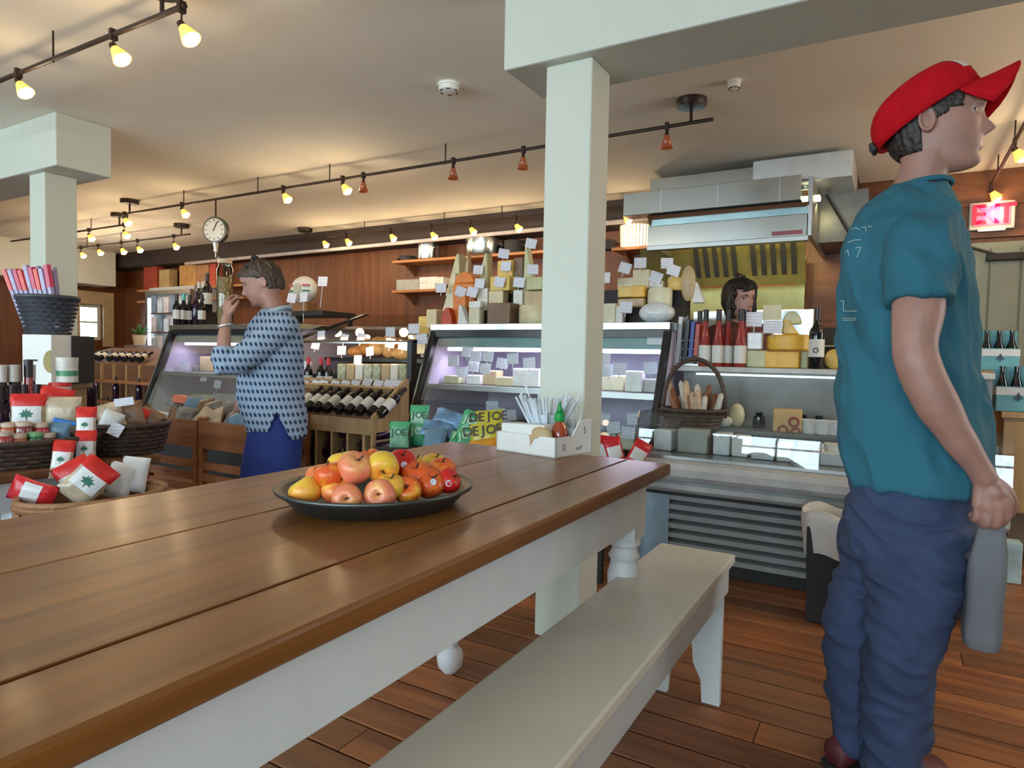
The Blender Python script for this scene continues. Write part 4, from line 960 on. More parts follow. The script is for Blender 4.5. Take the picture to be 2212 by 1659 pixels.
# ---------------------------------------------------------------- on and in the cheese case
G = 'cheeses stacked on the display case'
rs = thing('tiered_stand', 'dark stepped stand under the cheeses on the display case', 'display stand', (-2.0, 4.3, 1.286))
obj('lower_step', MB().span(-2.74, -1.22, 4.10, 4.52, 1.287, 1.40), M_blackm, rs, world=True)
obj('upper_step', MB().span(-2.70, -1.22, 4.27, 4.52, 1.40, 1.535), M_blackm, rs, world=True)
Y1, Y2, Y3, S0, S1, S2 = 3.98, 4.12, 4.28, 1.286, 1.401, 1.536
for a in [(952, 664, 976, 683, Y1, 'half', 'red', 'small red waxed cheese at the left front of the heap', S0), (968, 640, 1008, 682, Y1 + .06, 'wedge', 'orange', 'orange cheese wedge leaning behind the red waxed one', S0),
          (988, 658, 1011, 683, Y1 - .05, 'wedgeR', 'white', 'white pointed cheese wedge in the front row', S0), (1012, 666, 1036, 682, Y1 - .04, 'block', 'pale', 'small pale cheese square, lower of two stacked', S0),
          (1012, 650, 1038, 666, Y1 - .04, 'block', 'white', 'small white cheese square, upper of two stacked', None), (1052, 654, 1102, 683, Y1 - .02, 'block', 'brown', 'brown rind cheese block in the front row', S0),
          (1106, 657, 1172, 683, Y1 - .04, 'wheel', 'cream', 'thick cream cheese wheel by the cream post, front row', S0),
          (1030, 622, 1052, 652, Y2, 'block', 'white', 'pale cheese block beside the gap, second row', S1), (1055, 628, 1086, 652, Y2, 'block', 'cream', 'cream cheese block with rounded edges, second row', S1), (1108, 626, 1129, 654, Y2, 'block', 'white', 'bright white cheese block, second row', S1), (1131, 628, 1175, 655, Y2, 'block', 'tan', 'tan cheese block against the cream post, second row', S1),
          (978, 612, 1021, 640, Y2, 'block', 'orange', 'orange cheese drum under the orange half wheel', S1), (981, 587, 1023, 612, Y2, 'half', 'orange', 'orange half wheel on the orange drum', None), (955, 590, 986, 640, Y2 + .05, 'wedge', 'pale', 'tall pale wedge left of the orange cheeses', S1),
          (1058, 596, 1100, 628, Y2, 'block', 'yellow', 'yellowish cheese block below a standing card', None), (1134, 598, 1172, 626, Y2, 'block', 'green', 'yellow-green cheese slab by the cream post', None),
          (962, 549, 994, 600, Y3, 'wedge', 'green', 'tall slanting cheese wedge at the upper left of the heap', S2), (998, 552, 1012, 598, Y3, 'wedge', 'tan', 'narrow tan cheese wedge, top row', S2), (1026, 547, 1054, 600, Y3, 'wedge', 'green', 'pointed greenish cheese wedge behind a card, top row', S2), (1074, 562, 1108, 600, Y3, 'block', 'yellow', 'pale yellow cheese block, top row', S2), (1108, 556, 1130, 600, Y3 + .02, 'block', 'brown', 'brown cheese block in shadow, top row', S2), (1130, 532, 1156, 600, Y3, 'wedgeR', 'green', 'tallest cheese wedge just left of the cream post', S2)]:
    cheese(*a[:8], z=a[8])
for a in [(1300, 655, 1330, 682, Y1, 'block', 'pale', 'pale cheese block right of the cream post, front row', S0), (1330, 660, 1346, 682, Y1, 'block', 'white', 'narrow white cheese block right of the post', S0), (1372, 650, 1450, 682, Y1 - .04, 'round', None, 'large white wrapped cheese at the right end of the case', S0),
          (1334, 640, 1392, 660, Y2, 'block', 'tan', 'flat tan cheese under the yellow stack', S1), (1334, 618, 1366, 642, Y2, 'block', 'yellow', 'yellow cheese block, left of the stacked pair', None), (1362, 616, 1392, 642, Y2, 'block', 'gold', 'bright yellow cheese block beside its paler twin', None), (1391, 620, 1444, 652, Y2 - .02, 'wheel', 'pale', 'thick pale cheese wheel, right half of the heap', S1),
          (1333, 592, 1368, 618, Y3, 'block', 'pale', 'pale cheese block under the left card, right heap', S2), (1366, 582, 1402, 612, Y3, 'block', 'cream', 'cream cheese block with wrinkled rind, right heap', S2), (1402, 606, 1432, 622, Y3 - .04, 'block', 'white', 'white cheese edge under the tilted card', None), (1436, 596, 1480, 638, Y3 - .06, 'wheel', 'yellow', 'upright yellow cheese wheel, right heap', S2 - .02), (1468, 572, 1500, 640, Y3 - .08, 'round', 'tan', 'tan round cheese at the far right of the heap', S1 + .04)]:
    cheese(*(list(a[:6]) + [a[6] or M_wrap, a[7]]), z=a[8])
cheese(1496, 608, 1522, 636, Y3 - .05, 'wedgeR', 'white', 'folded white paper wedge at the right end of the heap', z=S1 + .03, name='paper_wrap', cat='paper')
cards([(1033, 583, .05, Y3 - .03), (1093, 575, 0, Y3 - .03), (1088, 548, .15, Y3 - .02), (1151, 582, .0, Y3 - .03), (1147, 526, .2, Y3), (1036, 612, .05, Y2 - .03), (1079, 609, .2, Y2 - .03), (1121, 610, .1, Y2 - .03), (953, 622, 0, Y2 - .05), (995, 630, .3, Y2 - .05), (1020, 631, .25, Y2 - .06)], Y1, 'in the left heap of cheeses', 'price cards in the left heap of cheeses')
cards([(1350, 579, .3, Y3 - .03), (1383, 568, 0, Y3 - .03), (1441, 569, 0, Y3 - .05), (1455, 584, .3, Y3 - .09), (1417, 599, .35, Y3 - .06), (1352, 664, .05, Y1 - .03), (1305, 600, 0, Y2)], Y1, 'in the right heap of cheeses', 'price cards in the right heap of cheeses')
# shelves of the case
YS, ZS, YD, ZD = 3.86, .861, 3.72, .487
GI = 'wrapped cheeses inside the display case'
for i, a in enumerate([(958, 818, 990, 836, 'green'), (1006, 808, 1040, 829, 'white'), (1042, 800, 1074, 832, 'tan'), (1070, 814, 1106, 834, 'cream'), (1106, 800, 1162, 840, 'white'), (1300, 808, 1346, 842, 'pale'), (1350, 796, 1386, 842, 'white'), (1388, 812, 1420, 842, 'grey')]):
    cheese(a[0], a[1], a[2], a[3], YS + .02 * (i % 3), 'block', a[4], 'wrapped cheese, ' + nth(i, 8) + ' on the upper shelf of the cheese case', z=ZS, group=GI)
for i, a in enumerate([(1000, 905, 1036, 945, 'grey'), (1042, 900, 1080, 945, 'white'), (1088, 905, 1130, 945, 'grey'), (1298, 930, 1330, 965, 'grey'), (1332, 930, 1368, 965, 'pale')]):
    cheese(a[0], a[1], a[2], a[3], YD + .25, 'block', a[4], 'wrapped cheese, ' + nth(i, 5) + ' on the deck of the cheese case', z=ZD, group=GI)
cards([(979, 780), (1010, 760), (1027, 770), (1053, 770), (1023, 792), (1048, 796), (999, 804), (1085, 785), (1107, 775), (1143, 784), (1304, 775), (1314, 800), (1338, 796), (1405, 795)], YS - .03, 'on the upper shelf of the cheese case', 'price cards on the upper shelf of the cheese case')
cards([(970, 905), (1063, 878), (1077, 892), (1093, 910), (1102, 897), (1303, 905), (1325, 924), (1357, 935), (1369, 905)], YD + .22, 'on the deck of the cheese case', 'price cards on the deck of the cheese case', .085, .075)
p = at(1416, 728, y=3.80)
obj('notice', MB().box((0, 0, 0), (.105, .002, .09)).move((p.x, 3.805, p.z)), M_paper, None, 'white notice taped inside the top right of the cheese case glass', 'notice')
for i, (a, b, x) in enumerate(((905, 745, 'pale'), (920, 752, 'white'), (932, 690, 'cream'), (915, 705, 'yellow'))):
    cheese(a - 12, b - 22, a + 12, b + 20, 3.95 + .05 * i, 'block', x, ['pale cheese squeezed between bakery and cheese case', 'white cheese squeezed between bakery and cheese case', 'round cream cheese high beside the cheese case corner', 'yellow cheese beside the sloping black bar'][i], group='cheeses at the bakery end')
cards([(894, 710), (911, 732)], 3.72, 'at the right end of the bakery case', 'cards at the bakery end')

# ---------------------------------------------------------------- bakery shelves
M_bread = mat('bread_crust', (.42, .18, .05), .7, var=.35, scale=18, bump=.3, bscale=40); M_breadl = mat('pale_bread', (.56, .32, .12), .7, var=.3, scale=18, bump=.3, bscale=40); M_pack = mat('cello_pack', (.36, .38, .24), .3, var=.5, scale=30, bump=.2)
def loaf(px0, py0, px1, py1, Y, m, label):
    return cheese(px0, py0, px1, py1, Y, 'round', m, label, group='loaves in the bakery case', name='bread_loaf', cat='bread', depth=.12)
for i, (a, m) in enumerate((((742, 748, 778, 772), M_bread), ((760, 740, 800, 768), M_bread), ((788, 726, 826, 768), M_breadl), ((812, 722, 850, 774), M_breadl), ((832, 728, 872, 752), M_bread), ((836, 748, 884, 778), M_breadl), ((884, 744, 918, 766), M_bread))):
    loaf(*a, 3.98 + .03 * (i % 2), m, ['dark', 'brown', 'round pale', 'big pale', 'crusty brown', 'long golden', 'small brown'][i] + ' loaf, ' + nth(i, 7) + ' in the bakery case')
for i in range(8):
    x = 728 + i * 19
    cheese(x, 786, x + 17, 805, 3.76, 'block', [M_pack, CH['tan'], CH['white'], M_pack][i % 4], 'cracker packet, ' + nth(i, 8) + ' on the lowest bakery shelf', z=.751, group='packets on the lowest bakery shelf', name='cracker_packet', cat='packet', depth=.05)
cards([(694, 724), (744, 731), (780, 730), (738, 757), (799, 759), (773, 777), (843, 717), (843, 741), (871, 746), (663, 790), (682, 745)], 3.80, 'in the bakery case', 'price cards in the bakery case', .07, .07)
for a, l in ((666, 'red-capped wine bottle half behind the patterned top'), (693, 'red-capped wine bottle, left of the labelled pair'), (709, 'red-capped wine bottle, right of the labelled pair')):
    bottle('red', a, 802, 3.72, l, 'wine bottles at the bakery front', z=.751, scale=.88)

# ---------------------------------------------------------------- sloping wine rack
WX0, WX1, WY0, WY1, WZA, WZB = -3.95, -2.81, 3.12, 3.47, .65, .88
wr = thing('wine_rack', 'oak wine rack with sloping top of labelled bottles and upright bins', 'wine rack', ((WX0 + WX1) / 2, 3.3, 0))
def wb(nm, *a, m=M_oak): return obj(nm, MB().span(*a), m, wr, world=True, bevel=.003)
for x in (WX0, WX1 - .02):
    obj('side_panel', MB().prism([(x, WY0, 0), (x, WY1, 0), (x, WY1, WZB + .02), (x, WY1 - .03, WZB + .02), (x, WY0, WZA + .02)], (.02, 0, 0)), M_oak, wr, world=True)
obj('sloping_tray', MB().prism([(WX0 + .02, WY0 + .01, WZA - .04), (WX0 + .02, WY0 + .01, WZA - .025), (WX0 + .02, WY1 - .02, WZB - .03), (WX0 + .02, WY1 - .02, WZB - .05)], (WX1 - WX0 - .04, 0, 0)), mat('tray_dark_wood', (.16, .09, .05), .6), wr, world=True)  # tray in a darker brown than the oak
sl = math.atan2(WZB - WZA, WY1 - WY0)
obj('neck_rail', MB().box(((WX0 + WX1) / 2, WY0 + .27, WZA + .17), (WX1 - WX0 - .04, .02, .05), Rx(sl)), M_oak, wr, world=True)
wb('front_rail', WX0 + .02, WX1 - .02, WY0 - .005, WY0 + .015, WZA - .10, WZA)
wb('bottom_shelf', WX0 + .02, WX1 - .02, WY0, WY1, .06, .09); wb('back_panel', WX0 + .02, WX1 - .02, WY1 - .015, WY1, 0, WZB)
div = [at(a, 950, y=WY0).x for a in (651, 682, 716, 750, 785)] + [at(651, 950, y=WY0).x - .155]
for x in div: wb('divider', x - .011, x + .011, WY0, WY1 - .02, .09, WZA - .10)
GR = 'wine bottles lying on the sloping rack'
xs = [at(a, 865, y=WY0 + .1).x for a in (655, 676, 694, 714, 741, 763, 785, 812, 832)]
for i, x in enumerate(xs):
    BT['dark'].put((x, WY0 + .045, WZA + .03), (-(PI / 2 - sl), 0, -.05), 'dark wine bottle, ' + nth(i, len(xs)) + ' of those lying on the sloping rack', GR, .92)
hs = [655, 680, 697, 722, 744, 766, 792, 815, 838, 857]
for i, a in enumerate(hs):
    p = at(a, 832 if i != 6 else 828, y=WY1 - .06)
    obj('wine_card', MB().box((0, 0, 0), (.082, .003, .075), Rx(-.5) @ Ry(.12)).move(p), M_card, None, 'white wine card, ' + nth(i, len(hs)) + ' along the top of the sloping rack', 'price card', 'cards along the sloping wine rack')
dd = sorted(div)
GB = 'wine bottles lying in the rack bins'
nb_ = 0
for k in range(len(dd)):
    x = dd[k] + .075
    for r_ in range([4, 5, 5, 6, 5, 6][k] + 1):
        zz = .128 + r_ * .069
        BT['plain'].put((x + (.018 if r_ % 2 else -.018), WY0 + .03, zz), (-PI / 2, 0, 0), 'dark wine bottle lying in rack bin, ' + ('lowest' if r_ == 0 else ORD[r_] + ' layer up') + ', ' + nth(k, len(dd)) + ' bin', GB, .9); nb_ += 1

# ---------------------------------------------------------------- serving case: ledge and contents
LZ = 1.031
GL = 'things on the service ledge'
for i, a in enumerate((1522, 1550, 1570, 1598)):
    bottle('rose', a, 788, 3.92 if i != 2 else 3.97, 'pink wine bottle with pale label, ' + nth(i, 4) + ' on the service ledge', 'pink wine bottles on the service ledge', z=LZ, rot=.3)
bottle('rose', 1509, 788, 4.02, 'pink wine bottle mostly hidden behind the front four, left', 'pink wine bottles behind the front ones', z=LZ)
bottle('rose', 1610, 788, 4.02, 'pink wine bottle mostly hidden behind the front four, right', 'pink wine bottles behind the front ones', z=LZ)
fb = bottle('foot', 1762, 792, 3.92, 'dark wine bottle with round black emblem label beside yellow cheese', GL, z=LZ)
obj('emblem', MB().tube([(.012 * math.cos(a), -.0405, .10 + .012 * math.sin(a)) for a in [2 * PI * i / 14 for i in range(14)]], .003, 5, closed=True), M_ink, fb)
for a in [(1612, 755, 1658, 792, 3.93, 'block', 'green', 'grey-green cheese block under the white packet', LZ), (1652, 757, 1728, 793, 3.92, 'block', 'gold', 'lower golden cheese half, wedge lines on its face', LZ), (1728, 757, 1744, 793, 3.96, 'block', 'green', 'green rind cheese end behind the golden cheese', LZ),
          (1648, 722, 1749, 757, 3.91, 'wheel', 'gold', 'upper golden cheese wheel resting on the lower half', None), (1688, 690, 1726, 722, 3.98, 'wedgeR', 'yellow', 'wrapped yellow cheese piece on the golden wheel', None), (1690, 672, 1730, 700, 4.02, 'half', 'green', 'olive cheese end behind the wrapped piece', None), (1780, 750, 1822, 794, 3.92, 'round', 'yellow', 'round pale yellow cheese at the ledge beside the teal shirt', LZ)]:
    cheese(*a[:8], z=a[8], group=GL)
cheese(1613, 718, 1646, 755, 3.93, 'block', M_wrap, 'white plastic packet on the grey-green cheese', group=GL, name='wrapped_packet', cat='packet', depth=.05)
card(1629, 690, 3.97, .085, .085, 'grey-white card left of the paper roll on the ledge', GL); card(1669, 706, 3.94, .10, .075, 'white card standing before the golden cheese', GL)
p = at(1668, 675, y=4.0); o = obj('paper_sheet', MB().box((0, 0, 0), (.10, .004, .085), Rx(-.1)).move(p), mat('cream_paper', (.66, .60, .40), .7), None, 'cream paper sheet standing above the white card on the ledge', 'paper')
# knife and folder rack left of the bottles
kr = thing('wire_rack', 'silver rack with blue and red folders left of the pink bottles', 'rack', (at(1482, 790, y=3.95).x, 3.95, LZ))
for dx in (-.07, -.035, 0, .035, .07): obj('upright', MB().tube([(dx, 0, .002), (dx, 0, .30 - abs(dx))], .006), M_steel, kr)
for z in (.05, .10, .15): obj('crossbar', MB().tube([(-.075, -.01, z), (.075, -.01, z)], .005), M_steel, kr)
obj('tray', MB().box((0, .02, .006), (.16, .10, .012)), M_steeld, kr)
for i, (dx, m, l) in enumerate(((-.045, 'white', 'white folder leaning in the silver rack'), (0.0, 'black', 'black folder in the silver rack'), (.032, 'blue', 'blue folder in the silver rack'), (.062, 'red', 'red folder at the right of the silver rack'))):
    q = kr.location + Vector((dx, .03, .014))
    obj('folder', MB().box((0, 0, .14), (.025, .09, .28 - .03 * i), Ry(.06)).move(q), mat('folder_' + m, dict(white=(.6, .62, .66), black=(.02, .02, .025), blue=(.02, .05, .30), red=(.5, .05, .03))[m], .4), None, l, 'folder', 'folders in the silver rack', bevel=.002)
# goods under the curved glass
zd, zs2 = .591, .701
GT = 'tubs and packets under the curved glass'
GC = [(1412, 938, 1452, 984, 3.34, M_wrap, 'lilac white tub at the left end under the curved glass', zd), (1462, 936, 1526, 988, 3.34, CH['grey'], 'grey woven looking tub under the basket', zd), (1540, 940, 1576, 988, 3.36, M_wrap, 'pale packet right of the grey tub', zd), (1580, 944, 1616, 990, 3.36, CH['white'], 'white packet with pink print in the serving case', zd), (1622, 966, 1672, 994, 3.33, M_wrap, 'flat clear tub in the middle of the serving case', zd), (1678, 962, 1708, 1002, 3.33, CH['white'], 'square white cheese tub under the curved glass', zd), (1716, 970, 1736, 1004, 3.33, mat('lilac_tub', (.5, .48, .62), .4), 'small lilac tub beside the glass jars', zd),
      (1772, 978, 1822, 1006, 3.33, M_wrap, 'clear lidded tub beside the teal shirt', zd), (1775, 960, 1818, 980, 3.42, CH['white'], 'second tub behind the clear lidded one', zd)]
for a in GC: cheese(a[0], a[1], a[2], a[3], a[4], 'block', a[5], a[6], z=a[7], group=GT, name='food_tub', cat='tub', depth=.09)
for i, (a, b) in enumerate(((1737, 1002), (1762, 1000))):
    p = at(a, b, y=3.34)
    j = thing('glass_jar', ['left', 'right'][i] + ' of two lidded glass jars under the curved glass', 'jar', (p.x, 3.38, zd), group='glass jars under the curved glass')
    obj('jar_body', MB().lathe([(.032, 0), (.036, .01), (.036, .07), (.030, .08)], n=18), mat('jar_food', (.34, .26, .2), .2, var=.3, coat=.5), j, smooth='auto')
    obj('lid', MB().lathe([(.034, .08), (.034, .095)], n=18), M_steel, j, smooth='auto')
cheese(1668, 892, 1730, 942, 3.64, 'block', mat('kraft_box', (.58, .38, .16), .6), 'tan carton with red circles in the serving case', z=zs2, group=GT, name='food_carton', cat='carton', depth=.08)
for i, (a, b) in enumerate(((1690, 930), (1714, 912), (1718, 935))):
    p = at(a, b, y=3.625); obj('red_ring', MB().tube([(p.x + .022 * math.cos(t), 3.628, p.z + .022 * math.sin(t)) for t in [2 * PI * k / 16 for k in range(16)]], .006, 5, closed=True), mat('dark_red_print', (.25, .03, .02), .5), bpy.data.objects['food_carton'], world=True)
for i, (a, b) in enumerate(((1744, 938), (1776, 940), (1806, 940))):
    p = at(a, b, y=3.64)
    obj('paper_tub', MB().lathe([(.036, 0), (.045, .07), (.042, .07), (.034, .004)], n=18, c=(p.x, 3.70, zs2)), M_wb, None, 'white paper tub, ' + nth(i, 3) + ' beside the tan carton', 'tub', 'white paper tubs in the serving case', smooth='auto')
for i, (a, b) in enumerate(((1640, 892), (1735, 880), (1770, 885))):
    p = at(a, b, y=3.8); obj('dark_jar', MB().lathe([(.03, 0), (.034, .02), (.03, .06), (.018, .07), (.018, .085)], n=14, c=(p.x, 3.8, zs2)), M_bottle, None, 'small dark jar, ' + nth(i, 3) + ' at the back of the serving case', 'jar', 'dark jars in the serving case', smooth='auto')
cheese(1572, 872, 1606, 905, 3.72, 'round', 'cream', 'cream pastry beside the handled basket', z=zs2, group=GT, name='pastry', cat='pastry', depth=.08)
cheese(1540, 900, 1580, 925, 3.66, 'round', 'white', 'white roll at the foot of the handled basket', z=zs2, group=GT, name='bread_roll', cat='bread', depth=.08)
# handled basket with dried sausages and bread sticks
bp_ = at(1492, 950, y=3.5)
hbk = basket('handled_basket', 'dark wicker basket with tall hooped handle full of dry sausages', (bp_.x, 3.54, .70), .125, .10, .10, M_wicker_d, flare=1.3, rows=5, stakes=20, handle=.37, rotz=.35)
M_saus = [mat('dry_sausage', (.26, .10, .05), .5, var=.3, scale=30, bump=.2), mat('pale_sausage', (.50, .34, .22), .5, var=.25, scale=30, bump=.2), mat('white_rind_sausage', (.55, .50, .44), .6, var=.2, scale=30, bump=.2)]
for i in range(22):
    a = rnd.uniform(0, 2 * PI); rr = rnd.uniform(.01, .10); b_ = Vector((bp_.x + rr * math.cos(a), 3.54 + rr * .7 * math.sin(a), .74)); l = rnd.uniform(.13, .22)
    t_ = b_ + Vector((rr * math.cos(a) * .5 + rnd.uniform(-.02, .02), rr * math.sin(a) * .3, l))
    obj('dry_sausage', MB().tube([b_, b_ + (t_ - b_) * .1, (b_ + t_) / 2 + Vector((.006, 0, 0)), b_ + (t_ - b_) * .92, t_], [.006, .016, .018, .015, .004], 8), M_saus[i % 3], None, ['reddish brown dry sausage standing in the handled basket', 'pale dry sausage standing in the handled basket', 'white-rinded dry sausage standing in the handled basket'][i % 3], 'sausage', ['reddish', 'pale', 'white-rinded'][i % 3] + ' sausages in the handled basket', smooth=True)

# ---------------------------------------------------------------- snack stand in front of the cheese case
ss = thing('snack_stand', 'low black stand of chip bags behind the table end', 'display stand', (-1.75, 3.02, 0))
obj('tray', MB().span(-2.55, -1.15, 2.86, 3.2, .50, .53), M_blackm, ss, world=True)
for x in (-2.53, -1.17):
    for y_ in (2.88, 3.18): obj('leg', MB().span(x - .015, x + .015, y_ - .015, y_ + .015, 0, .50), M_blackm, ss, world=True)
obj('tray_back', MB().span(-2.55, -1.15, 3.18, 3.2, .53, .60), M_blackm, ss, world=True)
GS = 'chip bags on the snack stand'
bag('mint', 905, 944, 'upright mint green chip bag lettered JOE, by the case corner', GS, Y=3.05, z=.62, rot=(-.1, 0, 0)); bag('mint', 862, 974, 'mint green chip bag lettered JOE, lowest at the left', GS, Y=2.92, z=.531)
bag('green', 905, 974, 'dark green chip bag under the upright mint one', GS, Y=3.05, z=.531); bag('green', 1005, 935, 'green chip bag with pale JOE letters, leaning right', GS, Y=3.06, z=.61, rot=(-.2, .35, 0)); bag('green', 985, 962, 'green chip bag lying at the foot of the leaning one', GS, Y=2.95, z=.54, rot=(-.9, .2, 0))
bag('green', 1012, 968, 'second green chip bag in the middle of the heap', GS, Y=2.98, z=.535, rot=(-.5, -.2, 0)); bag('blue', 940, 945, 'silvery blue chip bag lying across the heap', GS, Y=3.02, z=.60, rot=(-.8, .15, 0)); bag('blue', 965, 925, 'bright blue chip bag on top of the heap', GS, Y=3.10, z=.655, rot=(-.7, .3, 0)); bag('ltblue', 935, 965, 'dusty blue packet under the silvery bag', GS, Y=2.93, z=.532, rot=(-.7, 0, 0))
bag('yellow', 1048, 953, 'yellow chip bag lettered DE JOE beside the carton', GS, Y=3.0, z=.585, rot=(-.3, -.15, 0)); bag('yellow', 1058, 935, 'second yellow chip bag behind the lettered one', GS, Y=3.1, z=.65, rot=(-.4, -.1, 0)); bag('orange', 1045, 965, 'orange chip bag below the yellow ones', GS, Y=2.94, z=.532, rot=(-.7, -.2, 0))
GRD = 'red chip bags right of the cream post'
for i, (a, b, r_) in enumerate(((1302, 985, .1), (1338, 985, -.3), (1362, 985, .5))):
    bag('red', a, b, 'red chip bag, ' + nth(i, 3) + ' right of the cream post', GRD, Y=3.05, z=.531, rot=(-.15, r_, 0))

# ---------------------------------------------------------------- waste bin
bn = thing('waste_bin', 'black waste bin with white liner before the serving case', 'waste bin', (-.19, 3.0, 0))
obj('bin_body', MB().box((0, 0, .20), (.17, .17, .40), taper=1.10), M_blackm, bn, bevel=.01)
lin = MB().loft([[Vector((r_ * .094 * math.cos(a) * (1 + .05 * math.sin(5 * a)) * 1.25, r_ * .094 * math.sin(a) * 1.25, z + .015 * math.sin(3 * a + 1))) for a in [2 * PI * i / 32 for i in range(32)]] for r_, z in ((.93, .10 + .18), (.98, .34), (1.06, .42), (1.04, .455), (.96, .455), (.92, .36))], cap=False)
obj('liner', lin, mat('bin_liner', (.66, .64, .62), .4, var=.06, bump=.3, bscale=18), bn, smooth=True)
# ---------------------------------------------------------------- gift table at the left
GX1, GX0, GY0, GY1, GZ = -2.78, -3.62, .55, 1.72, .60
M_gtop = wood('gift_table_wood', (.13, .05, .02), (.22, .10, .045), .5, axis=1, knots=False, rnd_amt=.1)
gt = thing('gift_table', 'low white-legged table with brown top crowded with gift baskets', 'table', ((GX0 + GX1) / 2, (GY0 + GY1) / 2, 0))
for a, b in ((GX0, -3.34), (-3.338, -3.06), (-3.058, GX1)): obj('plank', MB().span(a, b, GY0, GY1, GZ - .035, GZ), M_gtop, gt, world=True, bevel=.004)
M_gw = mat('gift_table_paint', (.62, .68, .72), .5, var=.03)
obj('apron', MB().span(GX1 - .06, GX1 - .04, GY0 + .08, GY1 - .06, GZ - .15, GZ - .035), M_gw, gt, world=True); obj('apron', MB().span(GX0 + .06, GX1 - .08, GY1 - .07, GY1 - .05, GZ - .15, GZ - .035), M_gw, gt, world=True)
glm = mk_mesh('leg', leg_mb(GZ - .035, .085), M_gw, True); glm.set_sharp_from_angle(angle=math.radians(35))
lp_ = at(42, 1080, x=GX1 - .08)
for x in (GX0 + .09, GX1 - .085):
    for y_ in (lp_.y, GY1 - .09):
        o = bpy.data.objects.new('leg', glm); COL.objects.link(o); o.parent = gt; o.location = Vector((x, y_, 0)) - gt.location
# basket of jars, left, and gift basket, right, on the table
def gpt(px, py, X): return at(px, py, x=X)
b1_ = gpt(60, 1000, -2.98)
basket('jar_basket', 'long dark wicker basket of red and green topped jars at left edge', (b1_.x, b1_.y + .0, GZ), .155, .24, .10, M_wicker_d, flare=1.12, rows=6, stakes=22)
GJ = 'jars in the left wicker basket'
JB = {}
for k, c in dict(red=(.38, .03, .03), rust=(.42, .10, .04), green=(.03, .14, .06), maroon=(.18, .03, .03)).items():
    r = thing('preserve_jar', 'x', 'jar'); obj('jar_body', MB().lathe([(.026, 0), (.03, .008), (.03, .06), (.025, .07)], n=16), mat('preserve_' + k, c, .2, var=.3, coat=.5), r, smooth='auto')
    obj('lid', MB().lathe([(.028, .07), (.028, .085), (.02, .088)], n=16), mat('jar_lid_' + k, (.55, .42, .32) if k != 'green' else (.2, .4, .2), .3), r, smooth='auto'); JB[k] = Kind(r)
jl = [(8, 958, 'red'), (40, 962, 'rust'), (75, 958, 'green'), (104, 960, 'maroon'), (20, 938, 'rust'), (52, 936, 'maroon'), (88, 938, 'red'), (10, 975, 'maroon'), (60, 975, 'red'), (98, 975, 'rust')]
jl.sort()
for i, (a, b, k) in enumerate(jl):
    p = gpt(a, b, -2.96 - .035 * (i % 3)); JB[k].put((p.x, p.y, max(GZ + .02, p.z - .04)), 0, k.replace('rust', 'rust brown') + ' preserve jar with pale lid, ' + nth(i, len(jl)) + ' in the left wicker basket', GJ)
GBK = 'bags on the gift table'
def gbag(kind, px, py, X, label, rot=(0, 0, 0), z=None, scale=None):
    p = gpt(px, py, X)
    return BG[kind].put((p.x, p.y, z if z is not None else p.z), (rot[0], rot[1], rot[2] + math.radians(52)), label, GBK, scale)
gbag('leaf', 62, 915, -3.12, 'red topped white bag with leaf emblem behind the jars', z=.70); gbag('leaf', 108, 915, -3.22, 'red topped bag half behind the tan one', z=.72, rot=(0, .2, 0)); gbag('plain', 135, 930, -3.06, 'tan cellophane bag above the blue band', z=.69, scale=1.1)
gbag('ltblue', 125, 955, -2.98, 'pale blue and white packet beside the jars', z=.65, scale=.7)
o = obj('blue_band', MB().box((0, 0, 0), (.085, .012, .018), Rz(math.radians(52)) @ Ry(.25)).move(gpt(140, 911, -2.97)), mat('blue_ribbon', (.02, .16, .55), .35), None, 'bright blue ribbon band lying on the tan bag', 'ribbon', bevel=.004)
b2_ = gpt(272, 978, -2.98)
basket('gift_basket', 'dark square wicker gift basket full of wrapped packets', (b2_.x, b2_.y, GZ), .135, .15, .13, M_wicker_d, flare=1.18, rows=7, stakes=22)
for i, (k, a, b, dz, r_, l) in enumerate((('white', 222, 905, .0, .4, 'clear crumpled packet at the left of the gift basket'), ('plain', 248, 905, .02, -.3, 'tan packet standing in the gift basket'), ('leaf', 262, 915, .0, .5, 'packet with leaf label leaning in the gift basket'), ('brown', 288, 905, .03, -.2, 'brown packet with strap in the gift basket'), ('brown', 305, 920, 0, .5, 'dark brown packet at the right of the gift basket'), ('white', 330, 915, -.02, .2, 'white packet hanging over the right of the gift basket'))):
    gbag(k, a, b + 25, -2.96 - .02 * (i % 3), l, rot=(-.2, r_, 0), z=GZ + .08 + dz, scale=.85)
p = gpt(268, 868, -2.95); obj('gift_tag', MB().box((0, 0, 0), (.075, .003, .035), Rz(math.radians(52)) @ Ry(-.15)).move(p), M_card, None, 'white tag with grey print on the gift basket', 'tag')
p = gpt(250, 928, -2.84); obj('gift_tag', MB().box((0, 0, 0), (.05, .003, .055), Rz(math.radians(52)) @ Ry(.5)).move(p), M_card, None, 'white tag hanging on the front of the gift basket', 'tag')
